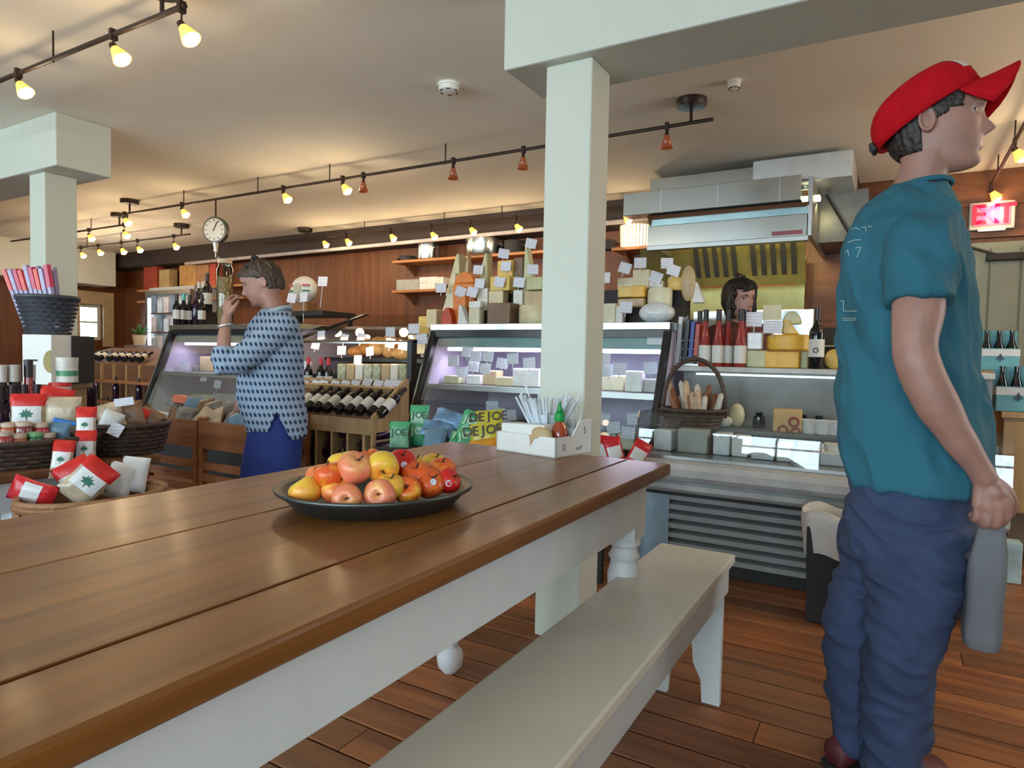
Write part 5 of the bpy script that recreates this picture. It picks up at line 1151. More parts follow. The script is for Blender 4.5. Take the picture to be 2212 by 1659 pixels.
# red and white bags in the middle
for i, (k, a, b, X, z, r_, l) in enumerate((('tall', 185, 958, -2.84, .64, 0, 'red and white bag with leaf standing between the two baskets'), ('tall', 184, 1010, -2.80, .49, 0, 'second red and white leaf bag below the standing one'), ('tall', 128, 1035, -2.76, .45, .1, 'white bag with red header at the left of the wicker basket'), ('leaf', 150, 1078, -2.62, .37, .75, 'white bag with green leaf lying on the tan wicker basket'), ('leaf', 195, 1080, -2.66, .37, -.5, 'red topped bag slanting over the wicker basket middle'), ('white', 245, 1075, -2.66, .36, .3, 'clear white bag in the wicker basket'), ('white', 283, 1062, -2.64, .37, .15, 'white tissue bag at the right of the wicker basket'), ('red', 118, 1078, -2.64, .33, -1.2, 'small red bag at the rim of the wicker basket'))):
    gbag(k, a, b, X, l, rot=(-.15, r_, 0), z=None if i < 3 else None)
b3_ = at(205, 1065, x=-2.60)
basket('floor_basket', 'tall tan wicker basket of red and white bags beside the gift table', (b3_.x, b3_.y, 0), .15, .19, b3_.z, M_wicker, flare=1.3, rows=14, stakes=24)
# bottles and tins behind
GV = 'bottles at the back of the gift table'
for i, a in enumerate((4, 14, 30, 44, 62, 76)):
    p = at(a, 850, x=-3.5); BT['pale' if i != 4 else 'rose'].put((p.x - .04 * (i % 2), p.y, GZ), 0, ('dark' if i != 4 else 'pink') + ' bottle with pale capsule, ' + nth(i, 6) + ' at the back of the gift table', GV, 1.22)
for i, a in enumerate((0, 26, 52, 80)):
    p = at(a, 850, x=-3.35); BT['plain'].put((p.x, p.y, GZ), 0, 'short purple-black bottle, ' + nth(i, 4) + ' in front of the pale-capped ones', 'short dark bottles on the gift table', .95)
M_tinw = mat('tin_white', (.62, .60, .54), .35, var=.15, scale=40); M_ting = mat('tin_green_band', (.06, .25, .12), .35)
for i, (a, b, z) in enumerate(((125, 868, .60), (150, 868, .60), (105, 862, .60), (130, 830, .78), (145, 812, .90))):
    p = at(a, b, x=-3.42); t = thing('food_tin', ['white tin with red lid, front of the stack', 'white tin, right foot of the stack', 'white tin with red lid, left foot of the stack', 'white and green tin, second from the top', 'white and green tin on top of the stack'][i], 'tin', (p.x, p.y, z), group='stacked tins on the gift table')
    obj('can', MB().lathe([(.045, 0), (.045, .16 if i < 3 else .10)], n=18), M_tinw, t, smooth='auto'); obj('colour_band', MB().lathe([(.0458, .03), (.0458, .055)], n=18, cap=False), M_ting if i > 2 else M_red, t, smooth=True); obj('lid', MB().lathe([(.046, .16 if i < 3 else .10), (.046, .178 if i < 3 else .118)], n=18), M_red if i != 4 else M_tinw, t, smooth='auto')
# pedestal with bucket of red sticks
pd = at(95, 728, d=3.62)
pe = thing('pedestal', 'tan wooden pedestal that carries the white box and stick basket', 'pedestal', (pd.x, pd.y, 0))
obj('cabinet', MB().box((0, 0, .42), (.30, .26, .84), Rz(math.radians(20))), M_oak, pe, bevel=.005); obj('cap', MB().box((0, 0, .855), (.34, .30, .03), Rz(math.radians(20))), M_oak, pe, bevel=.005)
wbx = at(103, 790, d=3.50)
wt = thing('white_box', 'white printed box under the basket of red sticks', 'box', (wbx.x, wbx.y, .87), math.radians(24))
obj('box_body', MB().box((0, 0, .13), (.165, .14, .26)), M_carton, wt, bevel=.003); obj('print_line', MB().box((-.03, -.0708, .125), (.07, .001, .010)), M_ink, wt); obj('round_picture', MB().prism([(.082 - .045 * math.sin(t), -.0708, .12 + .06 * math.cos(t)) for t in [PI * i / 10 for i in range(11)]], (0, -.001, 0)), mat('olive_picture', (.32, .26, .08), .6), wt)
kbx = at(160, 790, d=3.64); obj('black_box', MB().box((0, 0, .13), (.12, .16, .26), Rz(math.radians(24))).move((kbx.x, kbx.y, .87)), M_blackm, None, 'black box beside the white one under the stick basket', 'box', bevel=.003)
bk_ = at(104, 716, d=3.56)
bs_ = basket('stick_basket', 'dark basket packed with red and lilac wrapped sticks', (bk_.x, bk_.y, 1.132), .10, .09, .20, mat('grey_wicker', (.05, .055, .07), .5, var=.3), flare=1.45, rows=9, stakes=20, rotz=math.radians(24))
M_stk = [mat('red_stick', (.62, .05, .03), .35, var=.2), mat('lilac_wrap', (.30, .26, .42), .3, var=.2), mat('crimson_stick', (.50, .02, .08), .35, var=.2)]
for i in range(17):
    u = (i % 9) / 8 * 2 - 1; v = -.04 + .05 * (i // 9)
    q = Vector(bs_.location) + Rz(math.radians(24)) @ Vector((u * .09, v, .03)); tp = q + Rz(math.radians(24)) @ Vector((u * .03 - .07, v * .5, rnd.uniform(.30, .335)))
    s_ = MB().tube([q, q + (tp - q) * .6, tp], [.014, .016, .017], 6)
    o = obj('wrapped_stick', s_, M_stk[1], None, ('front' if i < 9 else 'back') + ' row stick with ' + ['red', 'lilac', 'crimson'][i % 3] + ' tip, ' + nth(i % 9, 9 if i < 9 else 8) + ' in the dark basket', 'wrapped stick', 'wrapped sticks in the dark basket')
    tpd = MB().tube([q + (tp - q) * .66, q + (tp - q) * 1.01], [.0185, .0195], 6); obj('tip', tpd, M_stk[i % 3], o, world=True)

# ---------------------------------------------------------------- crates and bins before the left case
GP = 'packets heaped in the wooden bins'
cr0 = at(345, 950, y=2.75); cr1 = at(540, 960, y=2.95)
for i, (x0, x1) in enumerate(((-4.55, -3.97), (-3.95, -3.36))):
    c = thing('wooden_bin', ['left', 'right'][i] + ' brown wooden bin of packets behind the person in patterned top', 'bin', ((x0 + x1) / 2, 2.92, 0), group='brown wooden bins')
    def cb(nm, *a): return obj(nm, MB().span(*a), M_crate, c, world=True, bevel=.003)
    cb('front_board', x0, x1, 2.70, 2.72, .44, .60); cb('back_board', x0, x1, 3.10, 3.12, .44, .66); cb('side_board', x0, x0 + .02, 2.72, 3.10, .44, .62); cb('side_board', x1 - .02, x1, 2.72, 3.10, .44, .62); cb('bottom', x0, x1, 2.70, 3.12, .42, .44)
    for x in (x0, x1 - .04):
        for y_ in (2.70, 3.08): cb('leg', x, x + .04, y_, y_ + .04, 0, .42)
    for z in (.12, .20, .28): cb('slat', x0 + .04, x1 - .04, 2.705, 2.72, z, z + .055)
    for k in range(8):
        kk = ['grey', 'brown', 'grey', 'plain', 'grey', 'ltblue', 'brown', 'grey'][(k + 3 * i) % 8]
        BG[kk].put((x0 + .08 + (k % 4) * .14, 2.76 + .12 * (k // 4), .54 + .06 * (k // 4)), (-.5 + rnd.uniform(-.2, .2), rnd.uniform(-.7, .7), rnd.uniform(0, .8)), {'grey': 'grey foil', 'brown': 'brown', 'plain': 'tan', 'ltblue': 'dusty blue'}[kk] + ' packet, ' + nth(k % 4, 4) + (' in the front row' if k < 4 else ' in the back row') + ' of the ' + ['left', 'right'][i] + ' wooden bin', GP, 1.05)
p = at(402, 868, y=2.95); obj('orange_carton', MB().box((0, 0, .035), (.15, .10, .05), Rz(.5) @ Ry(.15)).move((p.x, 2.95, p.z - .02)), mat('orange_carton', (.62, .12, .03), .45), None, 'orange carton on the heap in the left wooden bin', 'carton', bevel=.003)
# inside the left case
cards([(378, 760), (400, 790), (470, 830), (440, 815)], 3.86, 'inside the lilac lit case', 'cards inside the lilac lit case')
for i, (a, b, c_, d_, k) in enumerate(((390, 790, 430, 850, 'grey'), (432, 770, 470, 850, 'tan'), (472, 780, 515, 850, 'grey'), (395, 850, 455, 905, 'green'), (458, 850, 520, 905, 'grey'))):
    cheese(a, b, c_, d_, 4.0, 'block', k, 'cheese block, ' + nth(i, 5) + ' inside the lilac lit case', z=.861 if i < 3 else .487, group='cheeses inside the lilac lit case')
# bottles and jar on top of the left case
GLB = 'bottles on top of the lilac lit case'
for i, (a, k, s) in enumerate(((382, 'dark', .95), (397, 'teal', 1.0), (410, 'dark', .95), (424, 'plain', 1.05), (436, 'dark', .95))):
    bottle(k, a, 690, 3.82 if i == 0 else 3.95, ['dark bottle with cream label', 'dark bottle with teal capsule', 'dark bottle with white label', 'tall purple bottle', 'dark bottle with narrow label'][i] + ', ' + nth(i, 5) + ' on the lilac lit case', GLB, z=1.301, scale=s)
bottle('foot', 448, 640, 4.15, 'large bottle with big white label standing above the others', GLB, z=1.45, scale=1.15); bx_ = at(446, 660, y=4.2)
obj('bottle_riser', MB().span(bx_.x - .22, bx_.x + .10, 4.06, 4.34, 1.301, 1.45), M_blackm, None, 'dark riser under the large white-labelled bottle', 'display stand')
for k in range(2): bottle('pale', 430 + k * 9, 640, 4.22, ['dark-topped bottle left of the large labelled one', 'dark-topped bottle behind the large labelled one'][k], GLB, z=1.45)
jp = at(486, 690, y=4.0); pj = thing('pasta_jar', 'tall glass jar of pale pasta below the dial scale', 'jar', (jp.x, 4.0, 1.301))
obj('jar_glass', MB().lathe([(.07, 0), (.075, .01), (.075, .52), (.06, .56), (.06, .58)], n=20, cap=False), M_jar, pj, smooth=True); obj('pasta', MB().lathe([(.066, .012), (.066, .45)], n=16), mat('dry_pasta', (.42, .28, .12), .6, var=.5, scale=60, bump=.5, bscale=90), pj, smooth='auto'); obj('lid', MB().lathe([(.064, .58), (.064, .62)], n=18), mat('jar_lid_pale', (.55, .42, .28), .5), pj, smooth='auto')
# oval ham with striped label and its cards
hp = at(657, 591, y=4.3); hm = thing('ham', 'oval white ham with red and green stripes hanging behind the patterned top', 'ham', (hp.x, 4.3, 1.43))
ww = .215; hh = .15
obj('ham_body', MB().ball((0, 0, .21), .5, 24, 14, s=(ww * 1.45, .16, hh * 1.7)), mat('ham_casing', (.66, .62, .54), .35, var=.06), hm, smooth=True)
for z, m in ((.245, 'red'), (.195, 'green')):
    for sx in (-1, 1): obj('stripe', MB().box((sx * .098, -.070, z), (.07, .012, .016), Rz(sx * .30)), mat('stripe_' + m, (.45, .06, .06) if m == 'red' else (.05, .20, .10), .5), hm)
obj('crest', MB().lathe([(.045, 0), (.045, .004)], c=(0, -.081, .22), n=20, rot=Rx(PI / 2)), mat('ham_crest', (.48, .46, .34), .5, var=.3, scale=60), hm)
obj('ham_stand', MB().box((0, 0, .04), (.2, .12, .10)), mat('ham_stand', (.25, .12, .04), .5), hm)
cards([(697, 608), (630, 644), (656, 642)], 4.12, 'around the oval ham', 'cards around the oval ham', .085, .085)
hsh = obj('ham_shelf', MB().span(hp.x - .3, hp.x + .45, 4.1, 4.5, 1.39, 1.43), M_blackm, None, 'dark shelf top under the oval ham above the bakery glass', 'shelf')
for dx in (-.25, .4): obj('support', MB().span(hp.x + dx - .015, hp.x + dx + .015, 4.46, 4.5, 1.30, 1.39), M_blackm, hsh, world=True)

# ---------------------------------------------------------------- back wall shelves with pots and bowls
def shelf(x0, x1, z, label, y0=5.88):
    t = thing('wall_shelf', label, 'shelf', ((x0 + x1) / 2, 6.05, z), group='wooden shelves on the back wall')
    obj('board', MB().span(x0, x1, y0, 6.19, z, z + .03), mat('shelf_pine', (.42, .17, .05), .5), t, world=True, bevel=.003)
    for x in (x0 + .08, x1 - .08): obj('bracket', MB().prism([(x, 6.19, z), (x, 6.19, z - .12), (x, 5.98, z)], (.02, 0, 0)), M_crate, t, world=True)
    return t
k0 = at(862, 572, y=6.0); k1 = at(975, 572, y=6.0)
shelf(k0.x, -2.95, k0.z, 'upper pine shelf with steel pot left of the cream post'); zl = at(900, 628, y=6.0).z - .03; shelf(k0.x, -2.95, zl, 'lower pine shelf with stacked pans left of the cream post')
def pot(px, Y, z, r, h, label, m=M_steel, lid=True):
    p = at(px, 600, y=Y); t = thing('stock_pot', label, 'pot', (p.x, Y, z), group='pots on the back wall shelves')
    obj('pot_body', MB().lathe([(r * .97, 0), (r, .01), (r, h), (r * 1.04, h), (r * 1.04, h + .012), (r * .95, h + .012), (r * .95, h)], n=28), m, t, smooth='auto')
    if lid: obj('lid', MB().lathe([(r * 1.02, h + .013), (r * .6, h + .035), (.02, h + .04), (.02, h + .06)], n=24), m, t, smooth='auto')
    for s in (-1, 1): obj('handle', MB().tube([(s * r, -.04, h * .7), (s * (r + .04), -.03, h * .7), (s * (r + .04), .03, h * .7), (s * r, .04, h * .7)], .008), m, t)
pot(924, 6.0, k0.z + .031, .12, .19, 'steel stock pot on the upper pine shelf'); pot(880, 6.02, k0.z + .031, .09, .05, 'black pan on the upper pine shelf', M_blackm, False)
pot(1045, 6.0, k0.z + .031, .20, .16, 'wide ribbed steel pot on the shelf behind the cheeses'); pot(1110, 6.0, k0.z + .031, .11, .12, 'black pot on the shelf behind the cheeses', M_blackm, False)
for i, (a, b, c_, d_, m) in enumerate(((856, 604, 902, 628, CH['grey']), (905, 612, 942, 628, CH['white']), (905, 598, 942, 611, CH['white']), (942, 598, 958, 614, CH['white']))):
    cheese(a, b, c_, d_, 5.95, 'block', m, ['grey lidded pan on the lower pine shelf', 'lower white tray on the lower pine shelf', 'upper white tray stacked on the lower one', 'small white tray at the right of the stacked trays'][i], z=None if i > 1 else zl + .031, group='trays on the lower pine shelf', name='food_tray', cat='tray', depth=.2)
q0 = at(1300, 548, y=6.0); shelf(-2.35, q0.x + .75, q0.z, 'pine shelf with fluted lit lampshade right of the cream post')
fl_ = at(1366, 520, y=5.9); fs = thing('fluted_shade', 'bright fluted white shade standing on the pine shelf', 'lamp shade', (fl_.x, 5.98, q0.z + .031))
obj('shade_body', MB().lathe([(.13, 0), (.14, .20), (.13, .20), (.12, 0)], n=40, cap=False), emat('glowing_shade', (1.0, .80, .5), 2.2), fs, smooth=True)
for k in range(14): a = -PI + PI * k / 13; obj('flute', MB().tube([(.133 * math.cos(a), .133 * math.sin(a), .0), (.143 * math.cos(a), .143 * math.sin(a), .20)], .006, 5), mat('flute_white', (.7, .62, .5), .5), fs)
pot(1312, 6.0, q0.z + .031, .07, .08, 'small black pan on the shelf right of the post', M_blackm, False)
# chalkboard behind the man
cp = at(1800, 700, y=5.4); cbd = thing('chalkboard', 'black chalkboard with thin white frame behind the teal shirt', 'chalkboard', (cp.x + .02, 5.4, .0))
obj('board', MB().box((0, 0, .95), (.24, .02, .75)), M_blackm, cbd); 
for a, b, c_, d_ in ((0, 1.19, .18, .006), (0, .97, .18, .006)): obj('frame_line', MB().box((a, -.013, b), (c_, .004, d_)), M_cream, cbd)
for s in (-1, 1): obj('frame_line', MB().box((s * .09, -.013, 1.08), (.006, .004, .22)), M_cream, cbd)
for s in (-.1, .1): obj('leg', MB().box((s, 0, .29), (.03, .03, .58)), M_blackm, cbd)
# white uprights of bowls behind the worker
for i, a in enumerate((1512, 1532, 1555)):
    p = at(a, 690, y=5.5); obj('white_canister', MB().lathe([(.05, 0), (.055, .02), (.055, .19), (.045, .2), (.02, .21)], n=18, c=(p.x, 5.5, .921)).move((0, 0, .0)), CH['white'], None, 'white canister on the range, ' + nth(i, 3) + ' of three', 'canister', 'white canisters on the range', smooth='auto')

# ---------------------------------------------------------------- far left: racks, cooler, shelf
M_glow = mat('cooler_packs', (.55, .66, .80), .4, var=.5, scale=10)
f0_ = at(312, 650, y=5.55); f1_ = at(385, 860, y=5.55)
co = thing('drinks_cooler', 'glass door cooler glowing blue white behind the wine racks', 'cooler', ((f0_.x + f1_.x) / 2 + .2, 5.85, 0))
cw0, cw1 = f0_.x, f1_.x + .25
def cob(nm, *a, m=M_cream): return obj(nm, MB().span(*a), m, co, world=True)
cob('cabinet', cw0, cw1, 5.62, 6.15, 0, 1.95, m=mat('cooler_body', (.45, .45, .46), .5)); cob('door_frame', cw0, cw0 + .05, 5.56, 5.62, .1, 1.9, m=M_steeld); cob('door_frame', cw1 - .05, cw1, 5.56, 5.62, .1, 1.9, m=M_steeld); cob('door_frame', cw0 + .05, cw1 - .05, 5.56, 5.62, 1.84, 1.9, m=M_steeld)
cob('light_tube', cw0 + .06, cw0 + .08, 5.58, 5.60, .2, 1.8, m=emat('cooler_tube', (.75, .88, 1.0), 3.0))
M_pk = [mat('cooler_can', (.55, .66, .78), .4, var=.2), mat('cooler_carton', (.62, .60, .68), .4, var=.2), mat('cooler_bottle', (.20, .28, .40), .3, var=.3)]
for r_ in range(6):
    cob('cooler_shelf', cw0 + .05, cw1 - .05, 5.58, 5.62, .22 + r_ * .27, .235 + r_ * .27, m=M_steel)
    for c_ in range(5): cob('cooler_item', cw0 + .12 + c_ * .15, cw0 + .23 + c_ * .15, 5.575, 5.62, .236 + r_ * .27, .42 + r_ * .27 + .03 * ((c_ + r_) % 3), m=M_pk[(c_ + r_) % 3])
lc = bpy.data.lights.new('cooler_light', 'AREA'); lc.energy = 6; lc.size = .8; lc.size_y = 1.4; lc.shape = 'RECTANGLE'; lc.color = (.7, .85, 1)
lco = bpy.data.objects.new('cooler_light', lc); COL.objects.link(lco); lco.parent = co; lco.location = Vector(((cw0 + cw1) / 2, 5.54, 1.1)) - co.location; lco.rotation_euler = (-PI / 2, 0, 0)
# wine island: slanted rack of bottles
wi = thing('wine_island', 'dark wooden island rack of slanted wine bottles at the far left', 'wine rack', (-8.4, 4.7, 0))
i0 = at(178, 745, y=3.0)
obj('rack_body', MB().prism([(-9.35, 4.4, 0), (-9.35, 5.1, 0), (-9.35, 5.1, 1.08), (-9.35, 4.4, .88)], (2.3, 0, 0)), mat('island_wood', (.16, .07, .03), .6), wi, world=True)
for k in range(8): obj('bay_post', MB().box((-9.33 + k * .265, 4.385, .44), (.03, .03, .88)), M_oak, wi, world=True)
for k in range(3): obj('bay_rail', MB().box((-8.4, 4.33, .2 + k * .24), (2.3, .14, .03)).move((.2, 0, 0)), M_crate, wi, world=True)
GW = 'wine bottles slanted on the far island rack'
for i, a in enumerate((190, 205, 218, 240, 256, 272, 290, 305)):
    p = at(a, 775, y=4.45); BT['dark'].put((p.x, 4.42, .94), (-(PI / 2 - .28), 0, .55), 'slanted wine bottle, ' + nth(i, 8) + ' on top of the far island rack', GW)
for i, (a, b) in enumerate(((180, 835), (196, 830), (232, 850), (250, 838), (285, 840), (300, 850), (266, 850))):
    p = at(a, b, y=4.31); BT['plain'].put((p.x, 4.31, .2155 + .24 * (i % 2)), (0, 0, 0), 'dark bottle standing in a bay, ' + nth(i, 7) + ' along the far island rack front', 'bottles in the bays of the far island rack', .9)
for i, a in enumerate((166, 178, 192)):
    p = at(a, 860, d=4.05); BT['plain'].put((p.x, p.y, .62), 0, 'tall purple-black bottle, ' + nth(i, 3) + ' beside the black box', 'tall bottles beside the black box', 1.15)
tb2 = at(179, 860, d=4.05); obj('bottle_stool', MB().box((tb2.x, tb2.y, .31), (.30, .26, .615), Rz(.4)), M_crate, None, 'dark stool under the tall purple-black bottles', 'stool', bevel=.004)
# far wall shelf above the left case
s0_ = at(312, 628, y=6.0); s1_ = at(500, 628, y=6.0)
shelf(s0_.x, s1_.x + .4, s0_.z - .03, 'long shelf of boxes and pots on the far left back wall'); shelf(s0_.x, s1_.x + .4, s0_.z - .20, 'lower long shelf under the boxes on the far left back wall')
for i, (a, b, c_, d_, m) in enumerate(((310, 576, 338, 612, (.38, .05, .02)), (342, 582, 366, 618, (.52, .34, .14)), (386, 572, 424, 604, (.50, .26, .08)), (424, 570, 450, 600, (.42, .20, .08)), (452, 560, 464, 602, (.5, .07, .03)))):
    cheese(a, b, c_, d_, 5.95, 'block', mat('shelf_box_%d' % i, m, .6, var=.2), ['dark red box at the left of the far shelf', 'kraft carton beside the dark red box', 'long tan box on the far shelf', 'brown box on the far shelf right part', 'narrow red box at the right of the far shelf'][i], z=s0_.z + .001, group='boxes on the far left shelf', name='shelf_box', cat='box', depth=.14)
pp = at(306, 700, y=5.3); pt = thing('potted_plant', 'small green potted plant on a stand beside the cooler', 'plant', (pp.x - .05, 5.3, 0))
obj('stand', MB().box((0, 0, .56), (.30, .26, 1.12)), mat('plant_stand', (.16, .11, .09), .6), pt, bevel=.004); obj('pot', MB().lathe([(.07, 1.12), (.09, 1.26), (.08, 1.26)], n=18), CH['tan'], pt, smooth='auto')
for k in range(26):
    a = rnd.uniform(0, 2 * PI); e = rnd.uniform(.3, 1.3); l = rnd.uniform(.12, .24); d_ = Vector((math.cos(a) * math.cos(e), math.sin(a) * math.cos(e), math.sin(e))); s_ = d_.cross(Vector((0, 0, 1))).normalized() * .03; c_ = Vector((0, 0, 1.25))
    obj('leaf', MB().add([c_, c_ + d_ * l * .5 + s_, c_ + d_ * l + Vector((0, 0, -.03)), c_ + d_ * l * .5 - s_], [[0, 1, 2, 3]]), mat('plant_leaf', (.06, .14, .03), .5, var=.3), pt)
sp2 = at(176, 603, x=XL + .08); obj('wall_speaker', MB().box((XL + .08, sp2.y, sp2.z), (.14, .2, .14)), M_blackm, None, 'small black speaker on the far left wall', 'speaker', bevel=.01)
# green glow and yellow label at the left edge: shelf of jars against the far wall
fs2 = thing('product_shelf', 'pale shelf unit with green jars beyond the left post', 'shelf', (-8.6, 2.0, 0))
obj('unit_side', MB().span(-9.2, -9.17, .6, 2.6, 0, 1.75), M_oak, fs2, world=True)
for z in (.5, 1.0, 1.28, 1.5): obj('shelf_board', MB().span(-9.2, -8.8, .6, 2.6, z, z + .03), M_oak, fs2, world=True)
for i in range(10):
    JB['green'].put((-8.9, .9 + i * .17, 1.311 if i % 2 else 1.031), 0, 'green jar, ' + nth(i, 10) + ' on the pale shelf beyond the left post', 'green jars beyond the left post', 1.9)

# ---------------------------------------------------------------- right edge: cabinet with six-packs
RX0 = at(2163, 890, y=4.2).x
rc = thing('wood_cabinet', 'honey wood cabinet with dark knob at the right edge', 'cabinet', (RX0 + .42, 4.45, 0))
M_honey = wood('honey_wood', (.30, .16, .05), (.44, .26, .09), .45, axis=2, knots=False, rnd_amt=.08)
def rb(nm, *a, m=M_honey, par=None): return obj(nm, MB().span(*a), m, par or rc, world=True, bevel=.003)
rb('body', RX0 + .01, RX0 + .84, 4.215, 4.70, .31, .80); rb('top', RX0, RX0 + .85, 4.19, 4.72, .80, .83)
for x in (RX0 + .01, RX0 + .79):
    for y_ in (4.22, 4.64): rb('leg', x, x + .05, y_, y_ + .05, 0, .31, m=M_crate)
dr_ = rb('door', RX0 + .012, RX0 + .41, 4.198, 4.215, .32, .785); obj('knob', MB().ball((RX0 + .04, 4.185, .56), .018, 12, 8), M_blackm, dr_, world=True, smooth=True); rb('door', RX0 + .42, RX0 + .83, 4.198, 4.215, .32, .785)
M_teal2 = mat('six_pack_teal', (.10, .30, .36), .5, var=.15); M_sixw = mat('six_pack_white', (.55, .58, .60), .5)
def six(px, py, Y, z, label, m):
    p = at(px, py, y=Y); t = thing('six_pack', label, 'six-pack', (p.x, Y, z), math.radians(8), group='beer six-packs at the right edge')
    obj('carrier', MB().box((0, 0, .065), (.19, .13, .13)), m, t, bevel=.003); obj('white_band', MB().box((0, -.0008, .105), (.192, .131, .04)), M_sixw, t); obj('handle', MB().box((0, 0, .18), (.19, .006, .11)), m, t)
    pts = [(0, -1), (.3, -.3), (1, -.4), (.5, .2), (0, 1), (-.5, .2), (-1, -.4), (-.3, -.3)]
    obj('emblem', MB().prism([(a * .022, -.0665, .075 + b * .026) for a, b in pts], (0, -.002, 0)), mat('six_pack_ink', (.03, .06, .09), .5), t)
    for i in range(3):
        for j in range(2): obj('beer_bottle', MB().lathe([(.028, .01), (.028, .13), (.013, .18), (.012, .225), (.014, .226), (.014, .235)], n=14, c=((i - 1) * .062, (j - .5) * .062, 0)), M_bottle, t, smooth='auto')
    return t
six(2190, 868, 4.32, .831, 'teal six-pack on the wooden cabinet at the right edge', M_teal2); pk = at(2152, 800, y=4.85); six(2152, 800, 4.85, pk.z, 'teal and white six-pack standing higher, beside the teal shirt front', M_teal2)
obj('carton_stack', MB().span(pk.x - .16, pk.x + .35, 4.74, 5.0, 0, pk.z - .002), mat('brown_carton', (.30, .20, .12), .7), None, 'brown carton stack under the higher six-pack', 'carton', bevel=.004)
cn = at(2182, 1235, y=4.0); obj('teal_carton', MB().box((0, 0, .10), (.09, .1, .2)).move((cn.x, 4.05, 0)), mat('teal_white_box', (.4, .55, .58), .5, var=.3), None, 'small teal and white carton on the floor at right edge', 'carton', bevel=.003)
# ---------------------------------------------------------------- people
R0 = Vector((math.cos(YAW), math.sin(YAW), 0)); FH = Vector((-math.sin(YAW), math.cos(YAW), 0)); ZZ = Vector((0, 0, 1))
def proj(p):
    v = Vector(p) - CAM; d = v.dot(FW)
    return 1106 + F_PX * v.dot(RT) / d, 829.5 - F_PX * v.dot(UP) / d
def Wp(px, py, d): return at(px, py, d=d)

def union_mesh(name, mb, voxel, smooth=6, fac=0.5):
    """fuse overlapping closed shapes into one continuous skin"""
    me = bpy.data.meshes.new('tmp'); me.from_pydata([tuple(v) for v in mb.v], [], mb.f)
    bm = bmesh.new(); bm.from_mesh(me); bmesh.ops.recalc_face_normals(bm, faces=bm.faces); bm.to_mesh(me); bm.free()
    o = bpy.data.objects.new('tmp', me); COL.objects.link(o)
    m = o.modifiers.new('r', 'REMESH'); m.mode = 'VOXEL'; m.voxel_size = voxel
    if smooth:
        s = o.modifiers.new('s', 'SMOOTH'); s.iterations = smooth; s.factor = fac
    dg = bpy.context.evaluated_depsgraph_get(); out = bpy.data.meshes.new_from_object(o.evaluated_get(dg)); out.name = name
    bpy.data.objects.remove(o); bpy.data.meshes.remove(me)
    for p in out.polygons: p.use_smooth = True
    return out
def add_mesh(name, me, mats, parent, wrinkle=None):
    me.materials.clear()
    for m in (mats if isinstance(mats, (list, tuple)) else [mats]): me.materials.append(m)
    if wrinkle:
        amp, sx, sz, seed = wrinkle; me.update()
        ns = [v.normal.copy() for v in me.vertices]
        for v, n in zip(me.vertices, ns):
            q = Vector((v.co.x * sx + seed, v.co.y * sx, v.co.z * sz + v.co.x * sx * .5))
            q2 = Vector((v.co.x * 4 + seed, v.co.y * 4, v.co.z * 4)); w1 = noise.noise(q + Vector((noise.noise(q2), noise.noise(q2 + Vector((5, 0, 0))), 0)) * 1.2)
            v.co += n * amp * (noise.noise(q2) * .6 + (1 - 2.2 * abs(w1)) * .55 + .35 * noise.noise(q * 2.3))
    org = parent.location if parent else Vector((0, 0, 0))
    me.transform(Matrix.Translation(-org)); me.update()
    o = bpy.data.objects.new(name, me); COL.objects.link(o); o.parent = parent
    return o
def ring(c, a, b, n=28, p=2.0):
    out = []
    for j in range(n):
        t = 2 * PI * j / n; ct, st_ = math.cos(t), math.sin(t)
        out.append(c + a * math.copysign(abs(ct) ** (2 / p), ct) + b * math.copysign(abs(st_) ** (2 / p), st_))
    return out
def px_rings(rows, n=32, p=2.2):
    """horizontal slices: (py, left px, right px, half thickness in depth, depth)"""
    rs = []
    for py, xl, xr, ht, d in rows:
        t0, t1 = math.atan((xl - 1106) / F_PX), math.atan((xr - 1106) / F_PX); tm = (t0 + t1) / 2
        c = Wp(1106 + F_PX * math.tan(tm), py, d); v = Vector((c.x - CAM.x, c.y - CAM.y, 0)); L = v.length; v.normalize()
        rs.append(ring(c, Vector((v.y, -v.x, 0)) * (L * math.tan((t1 - t0) / 2)), v * ht, n, p))
    return rs
def limb(pts, n=18):
    """tapering limb through (point, radius) pairs, resampled smooth"""
    P = [Vector(p) for p, r in pts]; Rr = [r for p, r in pts]; out = []; rr = []
    m = len(P)
    for i in range(m - 1):
        p0, p1, p2, p3 = P[max(i - 1, 0)], P[i], P[i + 1], P[min(i + 2, m - 1)]
        for k in range(6):
            t = k / 6; out.append(.5 * ((2 * p1) + (p2 - p0) * t + (2 * p0 - 5 * p1 + 4 * p2 - p3) * t * t + (3 * p1 - p0 - 3 * p2 + p3) * t ** 3)); rr.append(Rr[i] + (Rr[i + 1] - Rr[i]) * (3 * t * t - 2 * t ** 3))
    out.append(P[-1]); rr.append(Rr[-1])
    mb = MB().tube(out, rr, n)
    mb.ball(out[0], rr[0] * .99, 14, 10); mb.ball(out[-1], rr[-1] * .99, 14, 10)
    return mb

